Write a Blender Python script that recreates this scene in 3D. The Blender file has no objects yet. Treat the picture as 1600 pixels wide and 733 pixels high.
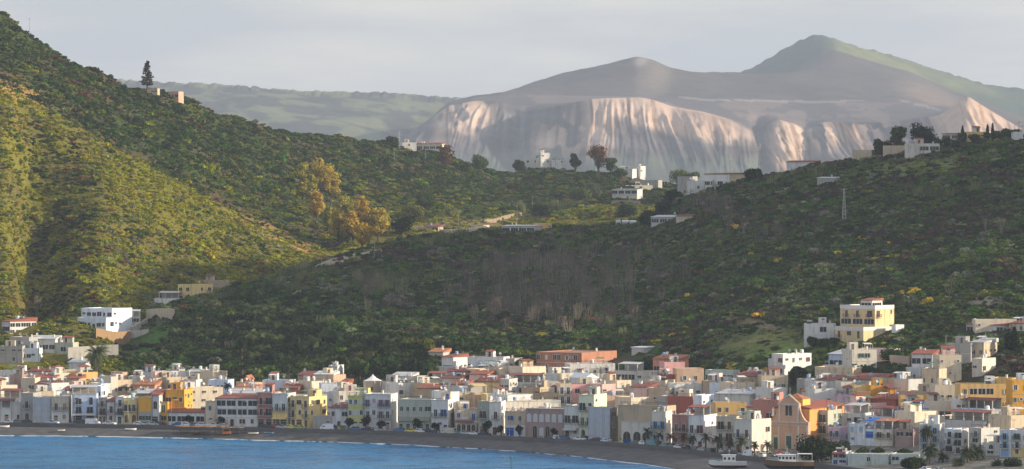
import bpy, bmesh, math, random
import numpy as np
from mathutils import Vector, Matrix
random.seed(11)
RNG = np.random.default_rng(5)
SC = bpy.context.scene
R = math.radians

# ---------------------------------------------------------------- camera, light, sky, exposure
F = 6100.0            # focal length in pixels of a 1600 px wide picture
HY = 320.0            # row of the horizon in that picture
CH = 75.0             # camera height above the sea
cam_d = bpy.data.cameras.new('camera')
cam_d.sensor_width = 36.0
cam_d.lens = 36.0 * F / 1600.0
cam_d.shift_y = (HY - 366.5) / 1600.0
cam_d.clip_start = 1.0
cam_d.clip_end = 60000.0
cam = bpy.data.objects.new('camera', cam_d)
SC.collection.objects.link(cam)
cam.location = (0, 0, CH)
cam.rotation_euler = (R(90), 0, 0)
SC.camera = cam

SUN_EL, SUN_AZ = 15.5, -8.0     # azimuth from +X towards +Y
ELEV, AZ = R(SUN_EL), R(SUN_AZ)
sun_dir = Vector((math.cos(ELEV) * math.cos(AZ), math.cos(ELEV) * math.sin(AZ), math.sin(ELEV)))
sl = bpy.data.lights.new('sun', 'SUN')
sl.energy = 5.0
sl.angle = R(0.5)
sl.color = (1.0, 0.85, 0.64)
sun = bpy.data.objects.new('sun', sl)
SC.collection.objects.link(sun)
sun.rotation_euler = sun_dir.to_track_quat('Z', 'Y').to_euler()
sun.location = (900, 1200, 700)

wd = bpy.data.worlds.new('World')
SC.world = wd
wd.use_nodes = True
nt = wd.node_tree
nt.nodes.clear()
def N(nt, t, **kw):
    n = nt.nodes.new(t)
    for k, v in kw.items():
        if k.startswith('_'): setattr(n, k[1:], v)
        else: n.inputs[k.replace('__', ' ')].default_value = v
    return n
sky = N(nt, 'ShaderNodeTexSky', _sky_type='NISHITA', _sun_disc=False)
sky.sun_elevation = ELEV
sky.sun_rotation = R(90 - SUN_AZ)
sky.air_density = 1.2; sky.dust_density = 2.0; sky.ozone_density = 1.5
bg1 = N(nt, 'ShaderNodeBackground'); bg1.inputs[1].default_value = 0.10
nt.links.new(sky.outputs[0], bg1.inputs[0])
# thin high cloud: even grey-lavender veil, brighter overhead, with soft warm streaks
tc = N(nt, 'ShaderNodeTexCoord')
sep = N(nt, 'ShaderNodeSeparateXYZ'); nt.links.new(tc.outputs['Generated'], sep.inputs[0])
mp = N(nt, 'ShaderNodeMapping'); mp.inputs['Scale'].default_value = (5, 5, 30)
nt.links.new(tc.outputs['Generated'], mp.inputs[0])
nz = N(nt, 'ShaderNodeTexNoise'); nz.inputs['Scale'].default_value = 1.6; nz.inputs['Detail'].default_value = 5
nt.links.new(mp.outputs[0], nz.inputs[0])
rp = N(nt, 'ShaderNodeValToRGB')
rp.color_ramp.elements[0].position = 0.42; rp.color_ramp.elements[0].color = (0.0, 0.0, 0.0, 1)
rp.color_ramp.elements[1].position = 0.72; rp.color_ramp.elements[1].color = (1, 1, 1, 1)
nt.links.new(nz.outputs[0], rp.inputs[0])
up = N(nt, 'ShaderNodeMapRange'); up.inputs[1].default_value = 0.06; up.inputs[2].default_value = 0.7
nt.links.new(sep.outputs[2], up.inputs[0])
c1 = N(nt, 'ShaderNodeMix', _data_type='RGBA'); c1.inputs[6].default_value = (0.455, 0.48, 0.55, 1); c1.inputs[7].default_value = (0.80, 0.74, 0.66, 1)
nt.links.new(rp.outputs[0], c1.inputs[0])
c2 = N(nt, 'ShaderNodeMix', _data_type='RGBA'); c2.inputs[7].default_value = (0.52, 0.55, 0.63, 1)
nt.links.new(up.outputs[0], c2.inputs[0]); nt.links.new(c1.outputs[2], c2.inputs[6])
bg2 = N(nt, 'ShaderNodeBackground'); bg2.inputs[1].default_value = 1.0
nt.links.new(c2.outputs[2], bg2.inputs[0])
mxs = N(nt, 'ShaderNodeMixShader'); mxs.inputs[0].default_value = 0.72
nt.links.new(bg1.outputs[0], mxs.inputs[1]); nt.links.new(bg2.outputs[0], mxs.inputs[2])
wo = N(nt, 'ShaderNodeOutputWorld'); nt.links.new(mxs.outputs[0], wo.inputs[0])

SC.view_settings.view_transform = 'Standard'
SC.view_settings.look = 'None'
SC.view_settings.exposure = 0.55
SC.view_settings.gamma = 1.0
SC.render.engine = 'CYCLES'
SC.cycles.use_denoising = True
SC.cycles.max_bounces = 5
SC.cycles.diffuse_bounces = 3
SC.cycles.volume_bounces = 0
SC.cycles.transparent_max_bounces = 6
SC.cycles.caustics_reflective = False
SC.cycles.caustics_refractive = False

# ---------------------------------------------------------------- helpers
def W(u, y, D):
    return Vector(((u - 800.0) / F * D, D, CH - (y - HY) / F * D))
def px(co):
    return (800 + co[0] / co[1] * F, HY + (CH - co[2]) / co[1] * F)

_mats = {}
def mat(key, build):
    if key not in _mats:
        m = bpy.data.materials.new(key)
        m.use_nodes = True
        build(m)
        _mats[key] = m
    return _mats[key]
def plain(key, col, rough=0.8, metal=0.0, spec=0.3, noise=0.0, scale=0.6):
    def b(m):
        t = m.node_tree; p = t.nodes['Principled BSDF']
        p.inputs['Roughness'].default_value = rough
        p.inputs['Metallic'].default_value = metal
        p.inputs['Specular IOR Level'].default_value = spec
        if noise > 0:
            g = N(t, 'ShaderNodeNewGeometry'); n = N(t, 'ShaderNodeTexNoise'); n.inputs['Scale'].default_value = scale; n.inputs['Detail'].default_value = 4
            t.links.new(g.outputs['Position'], n.inputs[0])
            x = N(t, 'ShaderNodeMix', _data_type='RGBA')
            x.inputs[6].default_value = tuple(c * (1 - noise) for c in col) + (1,)
            x.inputs[7].default_value = tuple(min(1, c * (1 + noise)) for c in col) + (1,)
            t.links.new(n.outputs[0], x.inputs[0]); t.links.new(x.outputs[2], p.inputs[0])
        else:
            p.inputs[0].default_value = tuple(col) + (1,)
    return mat(key, b)

def link(o, parent=None):
    SC.collection.objects.link(o)
    if parent is not None: o.parent = parent
    return o
def tag(o, label=None, cat=None, group=None, kind=None):
    if label: o['label'] = label
    if cat: o['category'] = cat
    if group: o['group'] = group
    if kind: o['kind'] = kind
    return o
def empty(name, loc, rz=0.0):
    o = bpy.data.objects.new(name, None)
    o.location = loc; o.rotation_euler = (0, 0, rz); o.empty_display_size = 0.5
    return link(o)
def mesh_np(name, verts, faces, material=None, smooth=False):
    """verts (n,3) float, faces (m,k) int array."""
    me = bpy.data.meshes.new(name)
    verts = np.asarray(verts, dtype=np.float32); faces = np.asarray(faces, dtype=np.int32)
    m, k = faces.shape
    me.vertices.add(len(verts)); me.vertices.foreach_set('co', verts.ravel())
    me.loops.add(m * k); me.loops.foreach_set('vertex_index', faces.ravel())
    me.polygons.add(m)
    me.polygons.foreach_set('loop_start', np.arange(0, m * k, k, dtype=np.int32))
    me.polygons.foreach_set('loop_total', np.full(m, k, dtype=np.int32))
    if smooth: me.polygons.foreach_set('use_smooth', np.ones(m, dtype=bool))
    me.update(calc_edges=True)
    if material is not None: me.materials.append(material)
    return me
class MB:
    """collects simple solids into one mesh (one part)."""
    def __init__(s): s.v = []; s.f = []; s.m = []
    def poly(s, pts, mi=0):
        n = len(s.v); s.v += [tuple(p) for p in pts]; s.f.append(tuple(range(n, n + len(pts)))); s.m.append(mi)
    def box(s, x0, y0, z0, x1, y1, z1, mi=0, M=None):
        n = len(s.v)
        c = [(x0, y0, z0), (x1, y0, z0), (x1, y1, z0), (x0, y1, z0), (x0, y0, z1), (x1, y0, z1), (x1, y1, z1), (x0, y1, z1)]
        if M is not None: c = [tuple(M @ Vector(p)) for p in c]
        s.v += c
        for q in ((0, 3, 2, 1), (4, 5, 6, 7), (0, 1, 5, 4), (1, 2, 6, 5), (2, 3, 7, 6), (3, 0, 4, 7)):
            s.f.append(tuple(n + i for i in q)); s.m.append(mi)
    def prism(s, outline, y0, y1, mi=0):
        """outline in x,z (counter-clockwise seen from -y), extruded from y0 to y1."""
        n = len(s.v); k = len(outline)
        s.v += [(x, y0, z) for x, z in outline] + [(x, y1, z) for x, z in outline]
        s.f.append(tuple(range(n, n + k))); s.m.append(mi)
        s.f.append(tuple(range(n + 2 * k - 1, n + k - 1, -1))); s.m.append(mi)
        for i in range(k):
            j = (i + 1) % k
            s.f.append((n + j, n + i, n + k + i, n + k + j)); s.m.append(mi)
    def tube(s, pts, rad, seg=6, mi=0):
        rad = rad if isinstance(rad, (list, tuple)) else [rad] * len(pts)
        n0 = len(s.v)
        for i, p in enumerate(pts):
            p = Vector(p); a = Vector(pts[max(0, i - 1)]); b = Vector(pts[min(len(pts) - 1, i + 1)])
            d = (b - a).normalized() if (b - a).length > 0 else Vector((0, 0, 1))
            sx = d.cross(Vector((0, 0, 1))) if abs(d.z) < 0.9 else d.cross(Vector((1, 0, 0)))
            sx.normalize(); sy = d.cross(sx)
            for j in range(seg):
                t = 2 * math.pi * j / seg
                s.v.append(tuple(p + sx * math.cos(t) * rad[i] + sy * math.sin(t) * rad[i]))
        for i in range(len(pts) - 1):
            for j in range(seg):
                k = (j + 1) % seg
                s.f.append((n0 + i * seg + j, n0 + (i + 1) * seg + j, n0 + (i + 1) * seg + k, n0 + i * seg + k)); s.m.append(mi)
        s.f.append(tuple(n0 + j for j in range(seg))); s.m.append(mi)
        s.f.append(tuple(n0 + (len(pts) - 1) * seg + j for j in reversed(range(seg)))); s.m.append(mi)
    def lathe(s, prof, seg=10, mi=0, c=(0, 0, 0)):
        s.tube_prof(prof, seg, mi, c)
    def tube_prof(s, prof, seg, mi, c):
        n0 = len(s.v)
        for r, z in prof:
            for j in range(seg):
                t = 2 * math.pi * j / seg
                s.v.append((c[0] + r * math.cos(t), c[1] + r * math.sin(t), c[2] + z))
        for i in range(len(prof) - 1):
            for j in range(seg):
                k = (j + 1) % seg
                s.f.append((n0 + i * seg + j, n0 + i * seg + k, n0 + (i + 1) * seg + k, n0 + (i + 1) * seg + j)); s.m.append(mi)
        s.f.append(tuple(n0 + j for j in reversed(range(seg)))); s.m.append(mi)
        s.f.append(tuple(n0 + (len(prof) - 1) * seg + j for j in range(seg))); s.m.append(mi)
    def mesh(s, name, mats):
        me = bpy.data.meshes.new(name)
        me.from_pydata(s.v, [], s.f)
        mats = mats if isinstance(mats, (list, tuple)) else [mats]
        for m in mats: me.materials.append(m)
        if len(mats) > 1: me.polygons.foreach_set('material_index', s.m)
        me.update()
        return me
    def build(s, name, mats, parent=None, loc=(0, 0, 0), rz=0.0):
        o = bpy.data.objects.new(name, s.mesh(name, mats))
        o.location = loc; o.rotation_euler = (0, 0, rz)
        return link(o, parent)
def inst(name, me, parent=None, loc=(0, 0, 0), rz=0.0, sc=None):
    o = bpy.data.objects.new(name, me); o.location = loc; o.rotation_euler = (0, 0, rz)
    if sc: o.scale = sc if not isinstance(sc, (int, float)) else (sc, sc, sc)
    return link(o, parent)
def kids(o): return list(o.children)
def copy_tree(o, parent=None):
    c = o.copy(); link(c, None)
    if parent is not None: c.parent = parent
    for ch in kids(o): copy_tree(ch, c)
    return c

# value noise, vectorised
_perm = RNG.random((256, 256))
def vnoise(x, y):
    xi = np.floor(x).astype(int); yi = np.floor(y).astype(int)
    fx = x - xi; fy = y - yi
    fx = fx * fx * (3 - 2 * fx); fy = fy * fy * (3 - 2 * fy)
    a = _perm[xi & 255, yi & 255]; b = _perm[(xi + 1) & 255, yi & 255]
    c = _perm[xi & 255, (yi + 1) & 255]; d = _perm[(xi + 1) & 255, (yi + 1) & 255]
    return (a * (1 - fx) + b * fx) * (1 - fy) + (c * (1 - fx) + d * fx) * fy
def fbm(x, y, o=4):
    v = 0; a = 0.5; t = 0
    for i in range(o):
        v = v + a * vnoise(x, y); t += a; x = x * 2.03 + 17.1; y = y * 2.03 + 5.7; a *= 0.5
    return v / t

# ---------------------------------------------------------------- near terrain
UG = np.arange(-1200, 5001, 4.0)
def curve(pts, smooth=40):
    p = np.array(pts, float)
    v = np.interp(UG, p[:, 0], p[:, 1])
    k = max(1, int(smooth / 4)); ker = np.hanning(2 * k + 1); ker /= ker.sum()
    return np.convolve(np.pad(v, k, mode='edge'), ker, mode='valid')
def zy(y, D): return CH - (np.asarray(y) - HY) * D / F
y_water = curve([(-1200, 683), (0, 681), (200, 683), (400, 688), (600, 694), (700, 699), (800, 705), (900, 714), (1000, 725), (1050, 733), (1100, 743), (1300, 762), (1600, 790), (2500, 860), (5000, 900)])
D_water = CH * F / (y_water - HY)
y_wall = curve([(-1200, 664), (0, 662), (300, 667), (450, 671), (600, 675), (700, 679), (800, 684), (900, 689), (1000, 696), (1050, 701), (1100, 707), (1200, 718), (1300, 729), (1400, 741), (1600, 765), (2500, 840), (5000, 880)])
D_wall = (CH - 3.0) * F / (y_wall - HY)
D_foot = curve([(-1200, 1500), (0, 1500), (200, 1495), (600, 1440), (1000, 1360), (1200, 1300), (1400, 1260), (1600, 1210), (2500, 1150), (5000, 1100)], 80)
z_foot = curve([(-1200, 12), (200, 12), (600, 14), (1000, 18), (1200, 21), (1400, 24), (1600, 26), (2500, 40), (5000, 40)], 80)
def row(pts):
    us = [p[0] for p in pts]
    return [(p[0], p[2]) for p in pts], [(p[0], (CH - (p[1] - HY) * p[2] / F)) for p in pts]
def yrow(pts, sm=36):          # (u, y, D)
    a, b = row(pts); return curve(a, sm), curve(b, sm)
rN = yrow([(-1200, 430, 1620), (0, 430, 1620), (100, 445, 1600), (160, 520, 1560), (200, 555, 1540), (250, 508, 1560), (300, 473, 1600), (400, 443, 1680), (470, 420, 1740), (560, 396, 1780), (620, 382, 1800), (700, 371, 1850), (800, 367, 1880), (900, 360, 1900), (1000, 347, 1900), (1050, 316, 1880), (1110, 294, 1850), (1165, 277, 1825), (1200, 270, 1800), (1300, 254, 1750), (1400, 240, 1710), (1500, 225, 1700), (1600, 217, 1690), (1900, 200, 1650), (5000, 200, 1600)])
rV = yrow([(-1200, 300, 1720), (0, 300, 1720), (100, 330, 1710), (160, 400, 1680), (200, 440, 1660), (250, 462, 1660), (300, 464, 1690), (400, 436, 1750), (500, 414, 1830), (600, 405, 1900), (700, 398, 2000), (800, 385, 2050), (900, 375, 2080), (1000, 365, 2060), (1100, 345, 2000), (1200, 330, 1980), (1300, 325, 1950), (1600, 325, 1900), (5000, 325, 1900)])
rS = yrow([(-1200, -120, 1850), (0, 120, 1850), (100, 175, 1850), (200, 236, 1860), (300, 290, 1865), (400, 350, 1875), (500, 398, 1890), (560, 375, 1990), (600, 350, 2080), (700, 342, 2150), (750, 342, 2180), (800, 338, 2250), (900, 328, 2300), (1000, 322, 2300), (1100, 325, 2200), (1300, 325, 2150), (5000, 325, 2100)])
rG = (rS[0] + 70, rS[1] + curve([(-1200, -10), (380, -9), (480, -2), (600, 3), (5000, 2)]))
rR = yrow([(-1200, -260, 2050), (-300, -150, 2050), (0, 20, 2080), (60, 58, 2090), (110, 86, 2100), (160, 112, 2130), (205, 138, 2150), (245, 143, 2160), (290, 156, 2200), (350, 192, 2260), (440, 210, 2330), (520, 222, 2400), (600, 228, 2500), (690, 244, 2550), (770, 268, 2600), (850, 262, 2600), (950, 266, 2600), (1000, 282, 2600), (1080, 296, 2600), (1180, 296, 2600), (1300, 305, 2550), (1600, 305, 2500), (5000, 305, 2500)], 20)
rX = (rR[0] + 500, rR[1] * 0 - 4)
lane = 9.0
ROWS = [(D_water - 60, D_water * 0 - 3.0), (D_water, D_water * 0), (D_wall - 1.0, D_wall * 0 + 2.0), (D_wall + 0.2, D_wall * 0 + 2.86), (D_wall + lane, D_wall * 0 + 2.95),
        (D_foot, z_foot), rN, rV, rS, rG, rR, rX]
# mid-slope control between the foot and the near crest
def mid(a, b, t, f):
    return (a[0] * (1 - t) + b[0] * t, a[1] * (1 - t) + b[1] * t + f)
bow = curve([(-1200, 4), (150, 4), (260, 2), (500, 5), (900, 6), (1200, 3), (1400, -2), (1600, -2), (5000, 0)])
ROWS.insert(6, mid(ROWS[5], rN, 0.5, bow))
ROWS.insert(5, (D_wall + lane + (D_foot - D_wall) * .5, 3.0 + (z_foot - 3.0) * .22))
K_WATER, K_WALL, K_ROAD, K_FOOT = 1, 3, 4, 6
SHADE_MTN = dict(h=118.0)
def shade_mountain(x, D):  # unseen rise right of the frame, added and shaped to shade the central slope
    s = x - 0.137 * D
    a = np.clip(s / 260.0, 0, 1); a = a * a * (3 - 2 * a)
    b = np.clip((900 - s) / 450.0, 0, 1)
    c = np.clip((D - 1330) / 200.0, 0, 1) * np.clip((2500 - D) / 250.0, 0, 1)
    return SHADE_MTN['h'] * a * b * c
def zterrain(u, D, noise=True):
    u = np.asarray(u, float); D = np.asarray(D, float)
    Dr = np.stack([np.interp(u, UG, r[0]) for r in ROWS]); Zr = np.stack([np.interp(u, UG, r[1]) for r in ROWS])
    z = np.where(D <= Dr[0], Zr[0], Zr[-1])
    for k in range(len(ROWS) - 1):
        inn = (D > Dr[k]) & (D <= Dr[k + 1])
        t = np.clip((D - Dr[k]) / np.maximum(Dr[k + 1] - Dr[k], 1e-3), 0, 1)
        z = np.where(inn, Zr[k] * (1 - t) + Zr[k + 1] * t, z)
    x = (u - 800) / F * D
    if noise:
        hill = np.clip((D - Dr[K_FOOT]) / 60.0, 0, 1)
        n = (fbm(x / 55.0, D / 75.0, 3) - 0.5) * 11 + (fbm(x / 14.0 + 31, D / 16.0, 2) - 0.5) * 3.0
        nm = 1 - .65 * np.clip((u - 900) / 200, 0, 1) * np.exp(-((D - Dr[8]) / 70.0) ** 2)
        z = z + hill * n * nm
        # gully on the left hill
        uu = u + (fbm(D / 45.0, D * 0 + 3.3, 2) - .5) * 60 + (D - 1700) * .07
        t1 = np.clip((uu - 8) / 42.0, 0, 1); t2 = np.clip((175 - uu) / 120.0, 0, 1)
        g = (t1 * t1 * (3 - 2 * t1)) * (t2 * t2 * (3 - 2 * t2))
        z = z - g * 27 * np.clip((D - 1540) / 80.0, 0, 1) * np.clip((1860 - D) / 120.0, 0, 1)
        z = z + shade_mountain(x, D)
    return z
def zg(x, D):
    return float(zterrain(np.array([800 + x / D * F]), np.array([D]))[0])

# ground colour of the hills, by place
def regions(u, y):
    """returns dict of soft masks in the picture frame of the site plan."""
    return None
LIN = lambda r, g, b: np.array([r, g, b], float)
def blob(u, y, cu, cy, ru, ry, ang=0):
    a = math.radians(ang); du = u - cu; dy = y - cy
    p = du * math.cos(a) + dy * math.sin(a); q = -du * math.sin(a) + dy * math.cos(a)
    return np.exp(-((p / ru) ** 2 + (q / ry) ** 2) ** 1.5)
def region_weights(u, D, x):
    """what grows where: shares of vegetation kinds for points of the near hills"""
    z = zterrain(u, D)
    y = HY + (CH - z) / D * F
    DN = np.interp(u, UG, rN[0]); DS = np.interp(u, UG, rS[0]); DV = np.interp(u, UG, rV[0])
    spur = (D < DN + 25) & (u > 185)
    near_left = (~spur) & (D < DS + 12)
    upper = (~spur) & (D >= DS + 12)
    n1 = fbm(x / 30.0 + 3, D / 34.0, 3); n2 = fbm(x / 18.0 + 77, D / 21.0 + 9, 3); n3 = fbm(x / 60.0 + 40, D / 60.0, 2)
    return z, y, spur, near_left, upper, n1, n2, n3

ST_N = np.array([0.075, 0.085, 0.022])
def ground_colour(u, D, x):
    z, y, spur, nl, up, n1, n2, n3 = region_weights(u, D, x)
    c = np.zeros(u.shape + (3,))
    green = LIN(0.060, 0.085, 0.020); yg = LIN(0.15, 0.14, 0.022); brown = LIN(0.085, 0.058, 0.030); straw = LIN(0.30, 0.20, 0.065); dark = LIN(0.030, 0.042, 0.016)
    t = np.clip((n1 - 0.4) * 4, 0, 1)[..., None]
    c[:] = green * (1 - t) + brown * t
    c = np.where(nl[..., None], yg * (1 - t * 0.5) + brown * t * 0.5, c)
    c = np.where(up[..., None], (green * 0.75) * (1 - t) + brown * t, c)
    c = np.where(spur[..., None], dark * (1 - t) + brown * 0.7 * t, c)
    def put(m, col, s=1.0):
        nonlocal c
        m = np.clip(m * s, 0, 1)[..., None]; c = c * (1 - m) + np.array(col) * m
    put((blob(u, y, 450, 375, 85, 10, 27) + blob(u, y, 20, 140, 60, 14, 20)) * (~spur), straw, 1.2)
    put(blob(u, y, 240, 530, 70, 22, -33) * spur, (0.055, 0.12, 0.02))
    put(blob(u, y, 1430, 262, 140, 15, -8) * spur, (0.13, 0.155, 0.035))
    put(blob(u, y, 1190, 540, 80, 24, 0) * spur * 1.4, (0.17, 0.22, 0.05))
    put(blob(u, y, 1180, 505, 50, 7, 10) * spur, (0.21, 0.16, 0.09))
    put(blob(u, y, 1120, 440, 130, 14, 0) * spur, (0.07, 0.10, 0.025))
    put(blob(u, y, 1060, 545, 90, 20, 0) * spur, (0.05, 0.10, 0.02))
    put((blob(u, y, 1528, 468, 40, 15, 12) + blob(u, y, 1470, 478, 22, 12, 0)) * spur * np.clip((n2 - .3) * 6, 0, 1), (0.30, 0.25, 0.19))
    put(blob(u, y, 545, 402, 62, 6, -14) * 1.5, (0.36, 0.29, 0.20))
    put(blob(u, y, 720, 352, 130, 8, -4), (0.15, 0.12, 0.07))
    put(blob(u, y, 1090, 300, 90, 14, 0), (0.12, 0.13, 0.04), .7)
    tn = np.clip((np.interp(u, UG, D_foot) - 45 + (n2 - .5) * 60 - D) / 12, 0, 1)[..., None]
    c = c * (1 - tn) + LIN(0.20, 0.185, 0.16) * tn
    return c, y

def vcol_mat(key, rough=0.95, var=0.35, scale=0.25, attr='Col', bump=0.6):
    def b(m):
        t = m.node_tree; p = t.nodes['Principled BSDF']; p.inputs['Roughness'].default_value = rough
        p.inputs['Specular IOR Level'].default_value = 0.1
        a = N(t, 'ShaderNodeAttribute', _attribute_name=attr)
        g = N(t, 'ShaderNodeNewGeometry'); n = N(t, 'ShaderNodeTexNoise'); n.inputs['Scale'].default_value = scale; n.inputs['Detail'].default_value = 8; n.inputs['Roughness'].default_value = .7
        t.links.new(g.outputs['Position'], n.inputs[0])
        mr = N(t, 'ShaderNodeMapRange'); mr.inputs[1].default_value = .3; mr.inputs[2].default_value = .7; mr.inputs[3].default_value = 1 - var; mr.inputs[4].default_value = 1 + var
        t.links.new(n.outputs[0], mr.inputs[0])
        v = N(t, 'ShaderNodeVectorMath', _operation='SCALE'); t.links.new(a.outputs[0], v.inputs[0]); t.links.new(mr.outputs[0], v.inputs['Scale'])
        t.links.new(v.outputs[0], p.inputs[0])
        bm_ = N(t, 'ShaderNodeBump'); bm_.inputs['Strength'].default_value = bump; bm_.inputs['Distance'].default_value = 1.0
        t.links.new(n.outputs[0], bm_.inputs['Height']); t.links.new(bm_.outputs[0], p.inputs['Normal'])
    return mat(key, b)

def grid_faces(nu, nd):
    i = np.arange(nu - 1)[:, None] * nd + np.arange(nd - 1)[None, :]
    return np.stack([i, i + nd, i + nd + 1, i + 1], -1).reshape(-1, 4)
def set_cols(me, c):
    a = me.color_attributes.new('Col', 'FLOAT_COLOR', 'POINT')
    cc = np.ones((len(me.vertices), 4), np.float32); cc[:, :3] = c.reshape(-1, 3)
    a.data.foreach_set('color', cc.ravel())

# hill sides and town ground: one sheet
ucol = np.concatenate([np.arange(-1200, -60, 60), np.arange(-60, 1661, 5), np.arange(1680, 5000, 50)]).astype(float)
def band(k0, k1, counts):
    Ds = []
    for k, n in zip(range(k0, k1), counts):
        a = np.interp(ucol, UG, ROWS[k][0]); b = np.interp(ucol, UG, ROWS[k + 1][0])
        for i in range(n): Ds.append(a + (b - a) * i / n)
    Ds.append(np.interp(ucol, UG, ROWS[k1][0]))
    return np.stack(Ds, 1)
Dg = band(K_ROAD, len(ROWS) - 1, [9, 9, 40, 40, 16, 36, 14, 46, 10])
Ug = np.repeat(ucol[:, None], Dg.shape[1], 1)
Xg = (Ug - 800) / F * Dg
Zg = zterrain(Ug, Dg)
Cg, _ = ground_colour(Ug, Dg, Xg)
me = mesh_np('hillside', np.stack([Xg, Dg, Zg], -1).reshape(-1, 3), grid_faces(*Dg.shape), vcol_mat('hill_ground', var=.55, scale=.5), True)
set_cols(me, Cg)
tag(inst('hillside', me), kind='structure')
# beach
def sand_build(m):
    t = m.node_tree; p = t.nodes['Principled BSDF']; p.inputs['Roughness'].default_value = .9
    g = N(t, 'ShaderNodeNewGeometry'); n = N(t, 'ShaderNodeTexNoise'); n.inputs['Scale'].default_value = .35; n.inputs['Detail'].default_value = 8
    t.links.new(g.outputs['Position'], n.inputs[0])
    s = N(t, 'ShaderNodeSeparateXYZ'); t.links.new(g.outputs['Position'], s.inputs[0])
    wet = N(t, 'ShaderNodeMapRange'); wet.inputs[1].default_value = .12; wet.inputs[2].default_value = .45
    ad = N(t, 'ShaderNodeMath', _operation='MULTIPLY_ADD'); ad.inputs[1].default_value = .3; t.links.new(n.outputs[0], ad.inputs[0]); t.links.new(s.outputs[2], ad.inputs[2])
    t.links.new(ad.outputs[0], wet.inputs[0])
    r = N(t, 'ShaderNodeMix', _data_type='RGBA'); r.inputs[6].default_value = (.060, .058, .058, 1); r.inputs[7].default_value = (.105, .100, .096, 1)
    mr = N(t, 'ShaderNodeMapRange'); mr.inputs[1].default_value = .35; mr.inputs[2].default_value = .65
    t.links.new(n.outputs[0], mr.inputs[0]); t.links.new(mr.outputs[0], r.inputs[0])
    w2 = N(t, 'ShaderNodeMix', _data_type='RGBA'); w2.inputs[6].default_value = (.022, .023, .026, 1)
    t.links.new(wet.outputs[0], w2.inputs[0]); t.links.new(r.outputs[2], w2.inputs[7]); t.links.new(w2.outputs[2], p.inputs[0])
ucb = np.arange(-1200, 2600, 6.0)
rows_ = [(D_water - 60, -3.0), (D_water, 0.0), (D_water + 2.5, .35)] + [None] * 6
Db = []
Zb = []
dw = np.interp(ucb, UG, D_water); dl = np.interp(ucb, UG, D_wall)
for k in range(4): Db.append(dw - 60 + 20 * k); Zb.append(np.full_like(dw, -3 + k))
for k in range(15):
    t_ = k / 14.0; Db.append(dw + (dl - .3 - dw) * t_); Zb.append(2.1 * (1 - (1 - t_) ** 1.6) + (fbm(ucb / 9, ucb * 0 + k) - .5) * .25 * math.sin(math.pi * t_))
Db = np.stack(Db, 1); Zb = np.stack(Zb, 1); Ub = np.repeat(ucb[:, None], Db.shape[1], 1)
# the shore wanders a little
Db[:, 3:10] += ((fbm(ucb / 30, ucb * 0 + 2.2) - .5) * 5)[:, None] * np.linspace(1, 0, 7)[None, :]
tag(inst('beach', mesh_np('beach', np.stack([(Ub - 800) / F * Db, Db, Zb], -1).reshape(-1, 3), grid_faces(*Db.shape), mat('sand', sand_build), True)), kind='structure')
# promenade: sea wall, road, footway with a kerb
def strip(name, offs, m):
    """offs: list of (distance behind the wall line, z)"""
    D_ = np.stack([dl + o for o, z in offs], 1); Z_ = np.stack([dl * 0 + z for o, z in offs], 1); U_ = np.repeat(ucb[:, None], D_.shape[1], 1)
    return inst(name, mesh_np(name, np.stack([(U_ - 800) / F * D_, D_, Z_], -1).reshape(-1, 3), grid_faces(*D_.shape), m))
tag(strip('road', [(.55, 2.90), (lane - 2.4, 2.98)], plain('asphalt', (.060, .059, .061), .9, noise=.3)), kind='structure')
tag(strip('footway', [(lane - 2.4, 2.95), (lane - 2.4, 3.10), (lane + 3, 3.13)], plain('paving', (.30, .28, .25), .85, noise=.25)), kind='structure')
w = strip('sea_wall', [(-.35, .8), (-.35, 3.42), (.15, 3.42), (.15, 2.7)], plain('sea_wall', (.095, .09, .088), .9, noise=.35, scale=.3))
tag(w, 'low dark grey stone sea wall running along the top of the beach', 'wall')

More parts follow.
